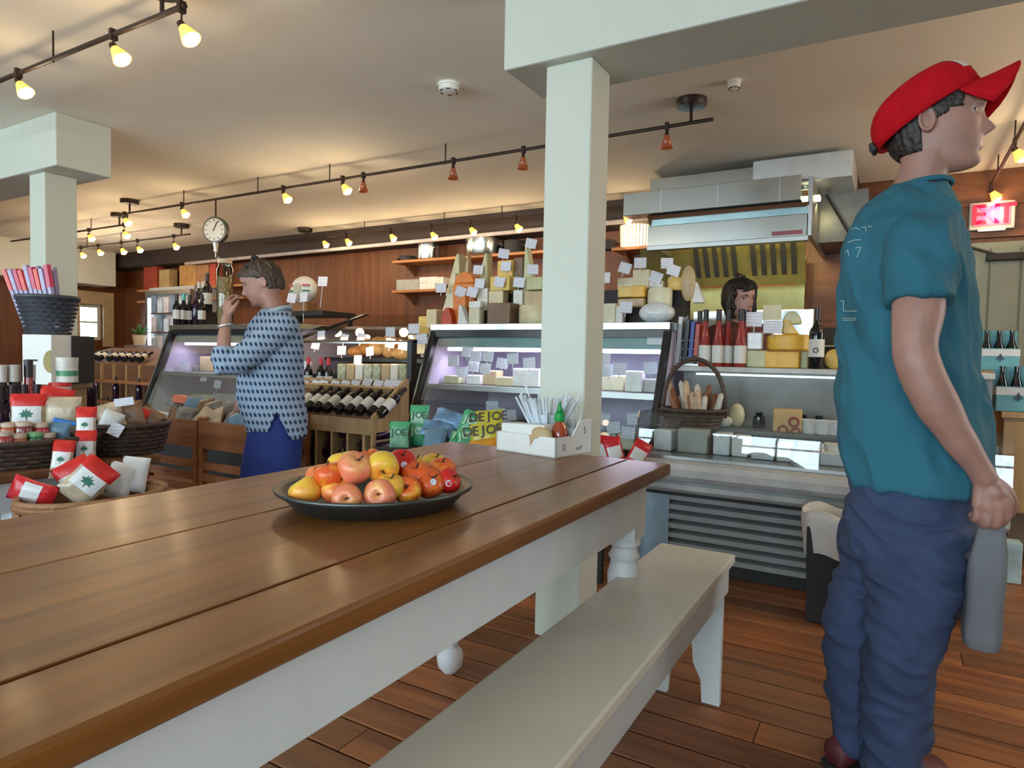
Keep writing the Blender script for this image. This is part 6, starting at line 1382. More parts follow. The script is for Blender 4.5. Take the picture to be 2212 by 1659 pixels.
def lerp_tab(tab, z):
    if z <= tab[0][0]: return tab[0][1]
    for (a, u), (b, v) in zip(tab, tab[1:]):
        if z <= b: t = (z - a) / (b - a); t = t * t * (3 - 2 * t) * .5 + t * .5; return u + (v - u) * t
    return tab[-1][1]
HF = [(-.128, .070), (-.120, .094), (-.108, .104), (-.088, .100), (-.075, .103), (-.045, .105), (-.02, .104), (.0, .103), (.02, .106), (.036, .113), (.055, .112), (.08, .101), (.10, .080), (.118, .045), (.127, .01)]
HB = [(-.128, .03), (-.118, .0), (-.10, -.045), (-.08, -.078), (-.05, -.100), (-.02, -.110), (.02, -.115), (.05, -.112), (.08, -.098), (.10, -.076), (.118, -.042), (.127, -.01)]
HWD = [(-.128, .018), (-.118, .036), (-.105, .047), (-.088, .055), (-.06, .063), (-.03, .068), (.0, .072), (.03, .075), (.06, .075), (.085, .067), (.105, .05), (.118, .03), (.127, .008)]
NOSE = [(-.050, 0), (-.044, .006), (-.037, .024), (-.028, .034), (-.018, .027), (0, .014), (.018, .005), (.03, 0)]
def head_rings(feat=True, grow=0.0, nz=64, n=96):
    rings = []
    for i in range(nz):
        z = -.128 + .255 * (.5 - .5 * math.cos(PI * (i + .5) / nz))
        f, b, w_ = lerp_tab(HF, z), lerp_tab(HB, z), lerp_tab(HWD, z); xm = -.012; rg = []
        for j in range(n):
            t = 2 * PI * j / n; c, s = math.cos(t), math.sin(t)
            x = xm + ((f - xm) if c > 0 else (xm - b)) * math.copysign(abs(c) ** .86, c); y = w_ * math.copysign(abs(s) ** .93, s)
            if feat and c > 0:
                sg = .0075 + .006 * max(0, min(1, (.01 - z) / .04))
                x += lerp_tab(NOSE, z) * math.exp(-(y / sg) ** 2)
                x += .006 * math.exp(-((z + .057) / .0055) ** 2 - (y / .019) ** 2) + .006 * math.exp(-((z + .0715) / .006) ** 2 - (y / .017) ** 2) - .005 * math.exp(-((z + .0645) / .003) ** 2 - (y / .022) ** 2)
                x -= .012 * math.exp(-((z - .016) / .011) ** 2 - ((abs(y) - .032) / .016) ** 2)
                x += .004 * math.exp(-((z - .036) / .008) ** 2 - ((abs(y) - .03) / .02) ** 2)
                x -= .004 * math.exp(-((z + .087) / .006) ** 2 - (y / .02) ** 2)
            if grow:
                d_ = Vector((x + .01, y, z - .01)); d_.normalize(); x += d_.x * grow; y += d_.y * grow; z_ = z + d_.z * grow
            else: z_ = z
            rg.append(Vector((x, y, z_)))
        rings.append(rg)
    return rings
def head_mb():
    m = MB().loft(head_rings())
    for s in (-1, 1):
        R = Rx(s * .12) @ Rz(-s * .35)
        m.ball((-.018, s * .073, -.004), 1, 14, 10, rot=R, s=(.017, .010, .029))
        m.tube([Vector((-.018, s * .081, -.004)) + R @ Vector((.018 * math.cos(a) - .002, s * .002, .031 * math.sin(a))) for a in [2 * PI * k / 18 for k in range(18)]], .0045, 6, closed=True)
    return m
def hair_shell(name, H, mask, m, parent, grow=.012, thick=.014, rough=.004, seed=0):
    """hair: the skull outline grown outwards, kept where the mask says hair grows"""
    rs = head_rings(False, grow, 110, 150); mb = MB().loft(rs)
    keep = [f for f in mb.f if mask(sum((mb.v[i] for i in f), Vector()) / len(f))]
    used = sorted({i for f in keep for i in f}); ix = {i: k for k, i in enumerate(used)}
    q = MB(); vs = []
    for i in used:
        v = mb.v[i]; d_ = v.normalized(); a = math.atan2(v.y, v.x)
        vs.append(v + d_ * rough * min(1, math.hypot(v.x, v.y) / .07) * (noise.noise(Vector((a * 9 + seed, v.z * 14, 3))) + .6 * noise.noise(Vector((a * 22 + seed, v.z * 20, 7)))))
    q.add(vs, [[ix[i] for i in f] for f in keep]); q.xf(H)
    o = obj(name, q, m, parent, world=True, smooth=True)
    md = o.modifiers.new('thickness', 'SOLIDIFY'); md.thickness = thick; md.offset = -1
    return o
def eyes(H, parent, iris, scale=1.0):
    for s in (-1, 1):
        c = Vector((.0785, s * .031, .016)); mb = MB().ball((0, 0, 0), .0125, 16, 12)
        for k, f in enumerate(mb.f):
            ce = sum((mb.v[i] for i in f), Vector()) / len(f)
            if ce.normalized().x > .55: mb.mi[k] = 1
        mb.move(c); mb.xf(H); obj('eye', mb, [mat('eye_white', (.40, .36, .33), .2, var=.03), iris], parent, world=True, smooth=True)
        pts = [Vector((.104 + .006 * (1 - abs(u)), s * (.030 + .016 * u), .033 + .004 * (1 - u * u))) for u in (-1, -.5, 0, .5, 1)]
        b = MB().tube(pts, [.0015, .003, .0035, .003, .001], 6); b.xf(H); obj('eyebrow', b, MATS['brow_hair'], parent, world=True)
def head_matrix(px, py, d, face, tilt, scale=1.0, lean=0.0):
    """frame whose x looks along `face` (horizontal), tilted down by `tilt`"""
    x = (Vector(face).normalized() * math.cos(tilt) - ZZ * math.sin(tilt)); y = ZZ.cross(x).normalized(); z = x.cross(y)
    if lean: y, z = y * math.cos(lean) + z * math.sin(lean), z * math.cos(lean) - y * math.sin(lean)
    m = Matrix.Identity(4); o = Wp(px, py, d)
    for i in range(3): m[i][0], m[i][1], m[i][2], m[i][3] = x[i] * scale, y[i] * scale, z[i] * scale, o[i]
    return m
def paint_skin(me, H):
    inv = H.inverted()
    for p in me.polygons:
        q = inv @ p.center
        p.material_index = 1 if (q.x > .098 and abs(q.y) < .021 and -.078 < q.z < -.0525 and abs(q.y) < .022 - .3 * abs(q.z + .0645)) else 0

def skin_mat(name, col):
    m = mat(name, col, .5, var=.10, scale=22, bump=.05, bscale=140, sub=.12); return m
M_skin = skin_mat('fair_skin', (.37, .195, .15)); M_lip = mat('lips', (.42, .17, .14), .45, sub=.1)
mat('brow_hair', (.05, .03, .02), .7); M_iris = mat('dark_iris', (.03, .025, .02), .2)
def hair_mat(nm, c): return mat(nm, c, .5, var=.45, scale=55, bump=.5, bscale=90)
M_hairb = hair_mat('dark_brown_hair', (.022, .013, .010)); M_hairl = hair_mat('light_brown_hair', (.05, .03, .017)); M_hairk = hair_mat('near_black_hair', (.012, .008, .007))

# ================================================================ man in red cap
MD = 1.72
pm = thing('person', 'person in red cap, teal t-shirt and grey-blue trousers standing at right', 'person', (Wp(1930, 1690, MD).x, Wp(1930, 1690, MD).y, 0))
H1 = head_matrix(2018, 272, 1.70, R0 * .86 - FH * .50, -.03, .97)
b = MB().join(head_mb().xf(H1))
b.join(limb([(Wp(2010, 315, 1.705), .058), (Wp(1992, 375, 1.71), .056), (Wp(1972, 440, 1.72), .066)]))
b.loft(px_rings([(430, 1900, 2040, .10, 1.72), (500, 1868, 2045, .14, 1.72), (650, 1840, 2070, .145, 1.74), (860, 1840, 2075, .14, 1.74), (1040, 1865, 2065, .11, 1.72), (1140, 1865, 2060, .11, 1.72)]))
def arm(S, pts): b.join(limb(pts))
b.join(limb([(Wp(1985, 485, 1.64), .040), (Wp(1985, 560, 1.565), .046), (Wp(1984, 660, 1.525), .0545), (Wp(1976, 745, 1.505), .0465), (Wp(1988, 800, 1.495), .0465), (Wp(2022, 870, 1.49), .0455), (Wp(2068, 945, 1.495), .036), (Wp(2112, 1008, 1.50), .0275), (Wp(2126, 1032, 1.503), .0275)]))
# right hand: palm of four metacarpals, curled fingers, thumb
wr_ = Wp(2122, 1028, 1.503)
fing = [((2176, 1083, 1.487), (2174, 1118, 1.492), (2162, 1130, 1.515), (2152, 1118, 1.530), .0098), ((2158, 1094, 1.490), (2156, 1128, 1.494), (2144, 1137, 1.518), (2134, 1122, 1.533), .0102), ((2136, 1097, 1.497), (2133, 1128, 1.500), (2122, 1135, 1.522), (2114, 1120, 1.537), .0097), ((2114, 1090, 1.506), (2110, 1116, 1.508), (2103, 1123, 1.527), (2098, 1111, 1.540), .0088)]
for k_, p1_, p2_, p3_, r_ in fing:
    b.join(limb([(wr_, .017), (Wp(*k_), .0145)], 12)); b.join(limb([(Wp(*k_), r_ * 1.22), (Wp(*p1_), r_), (Wp(*p2_), r_ * .92), (Wp(*p3_), r_ * .82)], 12))
b.join(limb([(Wp(2148, 1062, 1.492), .021), (Wp(2132, 1070, 1.51), .021)], 12))
b.join(limb([(Wp(2146, 1038, 1.500), .014), (Wp(2176, 1062, 1.505), .0135), (Wp(2189, 1092, 1.515), .0105), (Wp(2184, 1112, 1.525), .0085)], 12))
# left arm hangs on the far side
b.join(limb([(Wp(1990, 485, 1.85), .042), (Wp(2010, 640, 1.93), .05), (Wp(2020, 760, 1.93), .042), (Wp(2080, 930, 1.90), .034), (Wp(2110, 990, 1.88), .026)])); lw = Wp(2112, 1000, 1.88)
for i in range(4): b.join(limb([(lw, .016), (lw + Vector((.0, 0, -.06)) + FH * (.016 * (i - 1.5)), .012), (lw + Vector((.005, 0, -.105)) + FH * (.018 * (i - 1.5)), .009), (lw + Vector((-.015, 0, -.13)) + FH * (.017 * (i - 1.5)), .0078)], 10))
b.join(limb([(lw, .014), (lw + Vector((0, 0, -.04)) + R0 * .035, .011), (lw + Vector((0, 0, -.07)) + R0 * .04, .009)], 10))
# legs inside the trousers, and feet
b.join(limb([(Wp(1985, 1130, 1.68), .07), (Wp(1975, 1250, 1.65), .06), (Wp(1950, 1400, 1.64), .05), (Wp(1938, 1500, 1.65), .055), (Wp(1932, 1640, 1.66), .042), (Wp(1932, 1680, 1.66), .042)])); b.join(limb([(Wp(1905, 1130, 1.77), .07), (Wp(1855, 1290, 1.785), .052), (Wp(1838, 1400, 1.78), .046), (Wp(1838, 1500, 1.77), .044), (Wp(1846, 1610, 1.765), .038)]))
me = union_mesh('body', b, .0042, 3); paint_skin(me, H1)
ob = add_mesh('body', me, [M_skin, M_lip], pm); paint_skin_done = True
inv = H1.inverted()
for p in me.polygons:
    q = inv @ (p.center + pm.location); p.material_index = 1 if (q.x > .098 and abs(q.y) < .020 and -.077 < q.z < -.0535) else 0
eyes(H1, pm, M_iris)
hair_shell('hair', H1, lambda v: v.z < .07 and ((v.z > .02 and v.x < .06) or (v.x < -.03 and v.z > -.078) or (v.x < .028 and v.z > -.004 + .5 * max(0, v.x) and abs(v.y) > .05)), M_hairb, pm, .006, .012, .004)
fr_ = MB()
for k in range(9):
    u = -1 + k / 4; fr_.tube([Vector((.090 - .014 * u * u, .058 * u, .064)), Vector((.103 - .018 * u * u, .060 * u, .056)), Vector((.108 - .020 * u * u, .062 * u, .044 - .006 * abs(u)))], [.008, .008, .002], 6)
fr_.xf(H1); obj('fringe', MB().join(fr_), M_hairb, pm, world=True, smooth=True)
# cap, tipped back
th = math.radians(31); CF = Matrix.Identity(4); co_ = Vector((-.028, 0, .036)); cxx, czz = Vector((math.cos(th), 0, math.sin(th))), Vector((-math.sin(th), 0, math.cos(th)))
for i in range(3): CF[i][0], CF[i][1], CF[i][2], CF[i][3] = cxx[i], (0, 1, 0)[i], czz[i], co_[i]
HC = H1 @ CF
M_capr = mat('red_cap_cloth', (.46, .004, .010), .85, var=.10, scale=30, bump=.06, bscale=180, spec=.15); M_capd = mat('cap_strap', (.012, .014, .012), .6); M_capw = mat('cap_front_white', (.72, .58, .52), .7)
dome = MB(); rings_ = []
for i in range(15):
    ph = PI / 2 * i / 14; zz = .092 * math.sin(ph) ** .9; k = max(math.cos(ph) ** .62, .01)
    rings_.append([Vector((.006 + .134 * k * math.cos(t) + .012 * math.sin(ph) * 1.0, .094 * k * math.sin(t), zz - .004)) for t in [2 * PI * j / 48 for j in range(48)]])
dome.loft([[p + Vector((0, 0, -.016)) for p in rings_[0]]] + rings_, cap=False); dome.f.append([len(dome.v) - 48 + j for j in range(48)]); dome.mi.append(0)
dome.xf(HC)
cp_ = obj('cap', dome, M_capr, pm, world=True, smooth=True); cp_['label'] = 'red baseball cap tipped back'
s_ = cp_.modifiers.new('thickness', 'SOLIDIFY'); s_.thickness = .003; s_.offset = 1
def cap_pt(ph, t, g=0.0):
    zz = .092 * math.sin(ph) ** .9; k = max(math.cos(ph) ** .62, .01); return Vector((.006 + (.134 + g) * k * math.cos(t) + .012 * math.sin(ph), (.094 + g) * k * math.sin(t), zz * (1 + g * 8) - .004))
pan = MB().loft([[cap_pt(.30 + .95 * i / 8, -.62 + 1.24 * j / 10, .0045) for j in range(11)] for i in range(9)], cap=False, close=False).xf(HC); obj('front_panel', pan, M_capw, cp_, world=True, smooth=True)
for k in range(6):
    t = k * PI / 3 + PI / 6; obj('seam', MB().tube([cap_pt(.05 + 1.5 * i / 9, t, .003) for i in range(10)], .0014, 5).xf(HC), M_capr, cp_, world=True)
obj('top_button', MB().ball((.018, 0, .090), .007, 10, 6).xf(HC), M_capr, cp_, world=True)
br = MB(); rows_ = []
for j in range(10):
    v = j / 9; rw_ = []
    for i in range(21):
        u = -1 + i / 10; y_ = .079 * u; xin = .006 + .129 * math.sqrt(max(0, 1 - (y_ / .0945) ** 2)); xo = .075 + .150 * math.sqrt(max(0, 1 - (abs(u) * .97) ** 2.6))
        rw_.append(Vector((xin + (max(xo, xin + .002) - xin) * v, y_ * (1 - .06 * v), -.012 - .020 * v - (.062 * u * u) * (v ** .7) + .006 * v * (1 - abs(u)))))
    rows_.append(rw_)
br.loft(rows_, cap=False, close=False).xf(HC)
bo = obj('brim', br, M_capr, cp_, world=True, smooth=True); s_ = bo.modifiers.new('thickness', 'SOLIDIFY'); s_.thickness = .004
obj('back_strap', MB().box((-.136, 0, -.004), (.014, .055, .026)).xf(HC), M_capd, cp_, world=True, bevel=.005)
# t-shirt: trunk and cup-shaped sleeves
sh = MB().loft(px_rings([(404, 1930, 2042, .072, 1.715), (412, 1916, 2047, .09, 1.715), (428, 1888, 2056, .12, 1.72), (455, 1866, 2063, .158, 1.72), (500, 1840, 2074, .182, 1.72), (577, 1821, 2090, .195, 1.73), (653, 1814, 2103, .19, 1.74), (780, 1810, 2119, .18, 1.74), (864, 1813, 2130, .175, 1.74), (948, 1818, 2141, .175, 1.735), (1020, 1831, 2142, .178, 1.725), (1044, 1838, 2136, .178, 1.72)], 48))
def sleeve(pts, cup):
    P = [p for p, r in pts]; m = MB().tube(P + [P[-1] - (P[-1] - P[-2]).normalized() * .001, P[-1] - (P[-1] - P[-2]).normalized() * cup], [r for p, r in pts] + [pts[-1][1] - .011, pts[-1][1] - .014], 24); m.ball(P[0], pts[0][1] * .98, 16, 10); return m
sh.join(sleeve([(Wp(1995, 478, 1.625), .078), (Wp(1990, 540, 1.565), .077), (Wp(1988, 600, 1.54), .073), (Wp(1990, 652, 1.53), .071)], .05))
sh.join(sleeve([(Wp(1990, 478, 1.85), .075), (Wp(2005, 600, 1.93), .07), (Wp(2010, 650, 1.935), .068)], .05))
me = union_mesh('shirt', sh, .005, 5)
M_shirt = mat('teal_cotton', (.021, .125, .178), .9, var=.12, scale=6, bump=.08, bscale=220)
shirt = add_mesh('t_shirt', me, M_shirt, pm, (.021, 11.0, 5.0, 4.0)); shirt['label'] = 'loose teal short-sleeved t-shirt with faint white back print'
neckb = MB().tube([Wp(1984 + 60 * math.cos(t), 409 + 9 * math.sin(t) - 4 * math.cos(t), 1.715) * 1 + FH * (.075 * math.sin(t)) for t in [2 * PI * k / 28 for k in range(28)]], .007, 6, closed=True)
obj('collar', neckb, M_shirt, pm, world=True, smooth=True)
# trousers
tr = MB().loft(px_rings([(1030, 1846, 2090, .135, 1.72), (1046, 1840, 2094, .138, 1.72), (1100, 1834, 2098, .142, 1.72), (1150, 1824, 2102, .142, 1.72), (1200, 1816, 2098, .13, 1.72)], 40))
tr.loft(px_rings([(1130, 1860, 2102, .10, 1.67), (1200, 1858, 2098, .10, 1.655), (1254, 1868, 2081, .10, 1.645), (1330, 1873, 2057, .095, 1.635), (1397, 1871, 2031, .09, 1.635), (1449, 1867, 2011, .085, 1.64), (1516, 1865, 2009, .082, 1.65), (1576, 1863, 2007, .082, 1.65), (1627, 1865, 1992, .08, 1.655), (1668, 1870, 1994, .08, 1.655)], 32))
tr.loft(px_rings([(1130, 1822, 1990, .10, 1.78), (1238, 1808, 1935, .09, 1.785), (1290, 1794, 1910, .088, 1.785), (1357, 1786, 1895, .085, 1.78), (1417, 1788, 1888, .082, 1.775), (1508, 1794, 1882, .078, 1.77), (1572, 1806, 1880, .075, 1.765), (1600, 1814, 1878, .072, 1.765)], 32))
me = union_mesh('trousers', tr, .0055, 4)
M_trs = mat('grey_blue_canvas', (.034, .054, .118), .85, var=.16, scale=9, bump=.12, bscale=160)
trs = add_mesh('trousers', me, M_trs, pm, (.020, 8.0, 17.0, 9.0)); trs['label'] = 'loose grey-blue work trousers'
def shoe(px, py, d, par):
    p = Wp(px, py, d); p.z = 0; dr_ = (R0 * .85 + FH * .45).normalized(); sd = ZZ.cross(dr_)
    m = MB(); rg = []
    for x, w_, h_ in ((-.095, .02, .05), (-.085, .034, .075), (-.04, .038, .085), (.02, .042, .075), (.08, .046, .058), (.13, .045, .045), (.165, .032, .035), (.178, .012, .022)):
        rg.append([p + dr_ * x + sd * (w_ * math.cos(t)) + ZZ * (.004 + max(0, h_ * (.5 + .5 * math.sin(t)))) for t in [2 * PI * k / 18 for k in range(18)]])
    o = obj('shoe', m.loft(rg), mat('dark_red_shoe', (.10, .012, .016), .6, var=.2), par, world=True, smooth=True)
    s = MB().prism([p + dr_ * x + sd * y_ for x, y_ in ((-.1, -.03), (-.02, -.038), (.1, -.048), (.17, -.03), (.182, 0), (.17, .03), (.1, .048), (-.02, .038), (-.1, .03), (-.108, 0))], (0, 0, .016)); obj('sole', s, M_blackm, o, world=True)
shoe(1848, 1640, 1.765, pm); shoe(1935, 1700, 1.655, pm)
# back print: thin white strokes lying on the cloth
dg = bpy.context.evaluated_depsgraph_get(); bvh = BVHTree.FromObject(shirt, dg)
def stroke(pts, r=.0011):
    out = []
    for (a, b_), (c_, d_) in zip(pts, pts[1:]):
        for k in range(5):
            t = k / 4; v = (FW + RT * ((a + (c_ - a) * t - 1106) / F_PX) - UP * ((b_ + (d_ - b_) * t - 829.5) / F_PX)).normalized()
            h = bvh.ray_cast(CAM - shirt.matrix_world.translation - pm.location * 0 - (pm.location if shirt.matrix_world.translation.length < 1e-6 else Vector((0, 0, 0))), v)
            if h[0] is not None: out.append(h[0] + h[1] * .0012)
    return out
for pts in (((1838, 496), (1850, 492), (1858, 497)), ((1862, 492), (1870, 490), (1872, 499)), ((1876, 490), (1884, 489)), ((1832, 524), (1846, 519), (1860, 518)), ((1826, 546), (1832, 540), (1834, 552)), ((1848, 536), (1860, 534), (1852, 556)), ((1816, 650), (1823, 650), (1823, 672), (1852, 672)), ((1820, 688), (1850, 687)), ((1822, 692), (1848, 691))):
    o_ = stroke(pts)
    if len(o_) > 2: obj('print_stroke', MB().tube(o_, .0011, 5), mat('shirt_print', (.42, .52, .52), .8), shirt)
# bag hanging from the hand
hb_ = MB().loft(px_rings([(1112, 2122, 2164, .008, 1.52), (1140, 2108, 2174, .018, 1.53), (1200, 2098, 2173, .035, 1.535), (1290, 2088, 2168, .055, 1.54), (1370, 2080, 2164, .055, 1.545), (1396, 2084, 2160, .045, 1.545)], 40, 4.5))
me = union_mesh('bag', hb_, .006, 3)
hbg = thing('carry_bag', 'pale grey cloth bag hanging from the hand of the person in red cap', 'bag', Wp(2124, 1396, 1.54))
add_mesh('bag_body', me, mat('grey_cloth_bag', (.15, .155, .165), .85, var=.12, bump=.1), hbg, (.008, 9, 5, 2)); obj('strap', MB().tube([Wp(2126, 1120, 1.525), Wp(2132, 1096, 1.53), Wp(2146, 1094, 1.53), Wp(2154, 1120, 1.525)], .006, 8), MATS['grey_cloth_bag'], hbg, world=True)

# ================================================================ woman in patterned top
WD = 3.70
pw = thing('person', 'person with short brown hair, patterned blue top and blue trousers, hand at face', 'person', (Wp(590, 1100, WD).x, Wp(590, 1100, WD).y, 0))
H2 = head_matrix(566, 612, 3.68, -R0 * .96 - FH * .18, .36, .93)
b = MB().join(head_mb().xf(H2))
b.join(limb([(Wp(580, 640, 3.68), .056), (Wp(590, 672, 3.69), .055), (Wp(598, 700, 3.70), .07)]))
b.loft(px_rings([(690, 560, 640, .11, 3.7), (740, 540, 645, .14, 3.7), (860, 530, 645, .13, 3.7), (950, 540, 645, .13, 3.7), (1000, 540, 640, .13, 3.7)]))
b.join(limb([(Wp(612, 706, 3.58), .055), (Wp(550, 752, 3.48), .048), (Wp(487, 790, 3.42), .042), (Wp(484, 765, 3.42), .038), (Wp(484, 735, 3.44), .034), (Wp(487, 700, 3.47), .026), (Wp(490, 686, 3.48), .026)]))
w2 = Wp(491, 684, 3.48)
for i, (k_, p1_, p2_, p3_) in enumerate((((497, 655, 3.49), (507, 645, 3.51), (514, 640, 3.53), (517, 641, 3.545)), ((491, 654, 3.50), (498, 642, 3.53), (506, 638, 3.55), (511, 640, 3.56)), ((487, 658, 3.52), (490, 646, 3.55), (496, 645, 3.57), (499, 650, 3.575)), ((486, 663, 3.54), (487, 654, 3.565), (491, 653, 3.58), (494, 657, 3.585)))):
    b.join(limb([(w2, .017), (Wp(*k_), .0145)], 10)); b.join(limb([(Wp(*k_), .011), (Wp(*p1_), .0095), (Wp(*p2_), .009), (Wp(*p3_), .008)], 10))
b.join(limb([(w2, .016), (Wp(503, 668, 3.475), .013), (Wp(511, 656, 3.485), .010), (Wp(515, 650, 3.50), .008)], 10))
b.join(limb([(Wp(600, 708, 3.86), .052), (Wp(560, 780, 3.90), .045), (Wp(530, 850, 3.86), .04), (Wp(520, 880, 3.75), .032), (Wp(524, 878, 3.66), .026)]))
for s in (-1, 1): b.join(limb([(Wp(590 + s * 8, 990, 3.7 + s * .06), .07), (Wp(590 + s * 12, 1080, 3.7 + s * .07), .055), (Wp(590 + s * 12, 1160, 3.7 + s * .09), .042)]))
me = union_mesh('body', b, .0055, 3)
add_mesh('body', me, [M_skin, M_lip], pw); eyes(H2, pw, M_iris)
hair_shell('hair', H2, lambda v: (v.z > .050 + .35 * max(0, v.x - .02) + .012 * math.sin(v.y * 60)) or (v.x < -.035 and v.z > -.07 + .2 * max(0, v.x + .12)) or (-.035 <= v.x < .012 and v.z > .025), M_hairl, pw, .017, .026, .010, 5)
obj('hair_clip', MB().box((.02, .055, .115), (.05, .02, .02)).xf(H2), M_blackm, pw, world=True, bevel=.004)
M_dots = None
def dots_mat():
    m, nt, bs = _nt('blue_dotted_knit'); N = nt.nodes; L = nt.links
    tc = N.new('ShaderNodeTexCoord'); sx = N.new('ShaderNodeSeparateXYZ'); L.new(tc.outputs['Object'], sx.inputs[0])
    # angle round the body and height give a regular grid of eyelets
    ad = N.new('ShaderNodeMath'); ad.operation = 'ADD'; L.new(sx.outputs['X'], ad.inputs[0]); L.new(sx.outputs['Y'], ad.inputs[1])
    def wave(src, f, ph=None):
        a = N.new('ShaderNodeMath'); a.operation = 'MULTIPLY'; a.inputs[1].default_value = f; L.new(src, a.inputs[0]); o = a.outputs[0]
        if ph is not None:
            q = N.new('ShaderNodeMath'); q.operation = 'ADD'; L.new(o, q.inputs[0]); L.new(ph, q.inputs[1]); o = q.outputs[0]
        s = N.new('ShaderNodeMath'); s.operation = 'SINE'; L.new(o, s.inputs[0]); return s.outputs[0]
    z2 = wave(sx.outputs['Z'], 2 * PI / .042)
    sub_ = N.new('ShaderNodeMath'); sub_.operation = 'MULTIPLY'; sub_.inputs[1].default_value = PI / 1.0; 
    rowz = N.new('ShaderNodeMath'); rowz.operation = 'MULTIPLY'; rowz.inputs[1].default_value = PI / .042; L.new(sx.outputs['Z'], rowz.inputs[0])
    x2 = wave(ad.outputs[0], 2 * PI / .034, rowz.outputs[0])
    mul = N.new('ShaderNodeMath'); mul.operation = 'ADD'; L.new(z2, mul.inputs[0]); L.new(x2, mul.inputs[1])
    cr = N.new('ShaderNodeValToRGB'); e = cr.color_ramp.elements; e[0].position = .30; e[0].color = (.27, .36, .48, 1); e[1].position = .62; e[1].color = (.015, .035, .085, 1)
    mr = N.new('ShaderNodeMapRange'); mr.inputs['From Min'].default_value = -2; mr.inputs['From Max'].default_value = 2; L.new(mul.outputs[0], mr.inputs['Value'])
    e[0].position = .60; e[1].position = .74
    L.new(mr.outputs[0], cr.inputs['Fac']); L.new(cr.outputs['Color'], bs.inputs['Base Color']); bs.inputs['Roughness'].default_value = .85
    bp = N.new('ShaderNodeBump'); bp.inputs['Strength'].default_value = .4; bp.inputs['Distance'].default_value = .004; bp.invert = True; L.new(mr.outputs[0], bp.inputs['Height']); L.new(bp.outputs['Normal'], bs.inputs['Normal'])
    return m
tp = MB().loft(px_rings([(668, 566, 622, .065, 3.70), (680, 556, 636, .10, 3.70), (700, 540, 648, .145, 3.70), (730, 526, 655, .175, 3.7), (770, 518, 658, .185, 3.7), (815, 513, 656, .178, 3.7), (860, 510, 660, .176, 3.7), (900, 522, 664, .176, 3.7), (932, 534, 664, .176, 3.7), (945, 537, 662, .172, 3.7)], 40))
tp.join(sleeve([(Wp(612, 706, 3.60), .080), (Wp(555, 752, 3.50), .075), (Wp(500, 786, 3.43), .066), (Wp(486, 790, 3.415), .064), (Wp(483, 772, 3.42), .060), (Wp(483, 752, 3.43), .052)], .03)); tp.join(sleeve([(Wp(600, 708, 3.84), .075), (Wp(560, 780, 3.90), .065), (Wp(532, 845, 3.87), .055)], .03))
me = union_mesh('top', tp, .006, 4)
bm = bmesh.new(); bm.from_mesh(me)
def in_slit(p):
    x, y_ = proj(p)
    if (p - CAM).dot(FW) > 3.68: return y_ > 935 + (x - 535) * .13
    if x < 597: lim = 933 + (0) if x < 578 else 890 + (597 - x) * 2.3
    else: lim = 890 + (x - 597) * 1.85 if x < 631 else 955 - (x - 631) * .5
    return y_ > lim
bmesh.ops.delete(bm, geom=[f for f in bm.faces if in_slit(f.calc_center_median())], context='FACES'); bm.to_mesh(me); bm.free()
top = add_mesh('patterned_top', me, dots_mat(), pw, (.006, 6, 6, 3)); s_ = top.modifiers.new('thickness', 'SOLIDIFY'); s_.thickness = .004; top['label'] = 'blue and white dotted knit top with side slit'
M_btr = mat('cobalt_trousers', (.012, .035, .20), .8, var=.12, scale=5, bump=.06, bscale=90)
bt_ = MB().loft(px_rings([(885, 540, 650, .15, 3.70), (936, 534, 654, .16, 3.70), (985, 522, 652, .162, 3.70), (1040, 517, 646, .16, 3.70), (1100, 518, 642, .15, 3.70), (1150, 524, 638, .14, 3.70)], 36))
add_mesh('trousers', union_mesh('trousers', bt_, .008, 4), M_btr, pw, (.006, 6, 3, 8))
for s in (-1, 1):
    q = Wp(575, 1165, 3.7 + s * .1); q.z = 0; m = MB(); d_ = -R0; sd = ZZ.cross(d_)
    obj('shoe', m.loft([[q + d_ * x + sd * (w_ * math.cos(t)) + ZZ * (h_ * (.5 + .5 * math.sin(t))) for t in [2 * PI * k / 14 for k in range(14)]] for x, w_, h_ in ((-.09, .02, .06), (-.05, .035, .08), (.05, .04, .07), (.12, .035, .04), (.15, .012, .02))]), M_blackm, pw, world=True, smooth=True)
wp_ = Wp(486, 704, 3.467); obj('bracelet', MB().tube([wp_ + (R0 * math.cos(t) + FH * math.sin(t)) * .031 + ZZ * (.01 * math.cos(t)) for t in [2 * PI * k / 18 for k in range(18)]], .009, 8, closed=True), mat('silver_bracelet', (.6, .62, .62), .25, .8), pw, world=True, smooth=True)
cl_ = Wp(596, 678, 3.70); obj('collar', MB().tube([Wp(594, 674, 3.70) + R0 * (.085 * math.cos(t)) + FH * (.075 * math.sin(t)) + ZZ * (.03 * math.cos(t)) for t in [2 * PI * k / 24 for k in range(24)]], .012, 8, closed=True), mat('pale_collar', (.34, .42, .48), .8), pw, world=True, smooth=True)

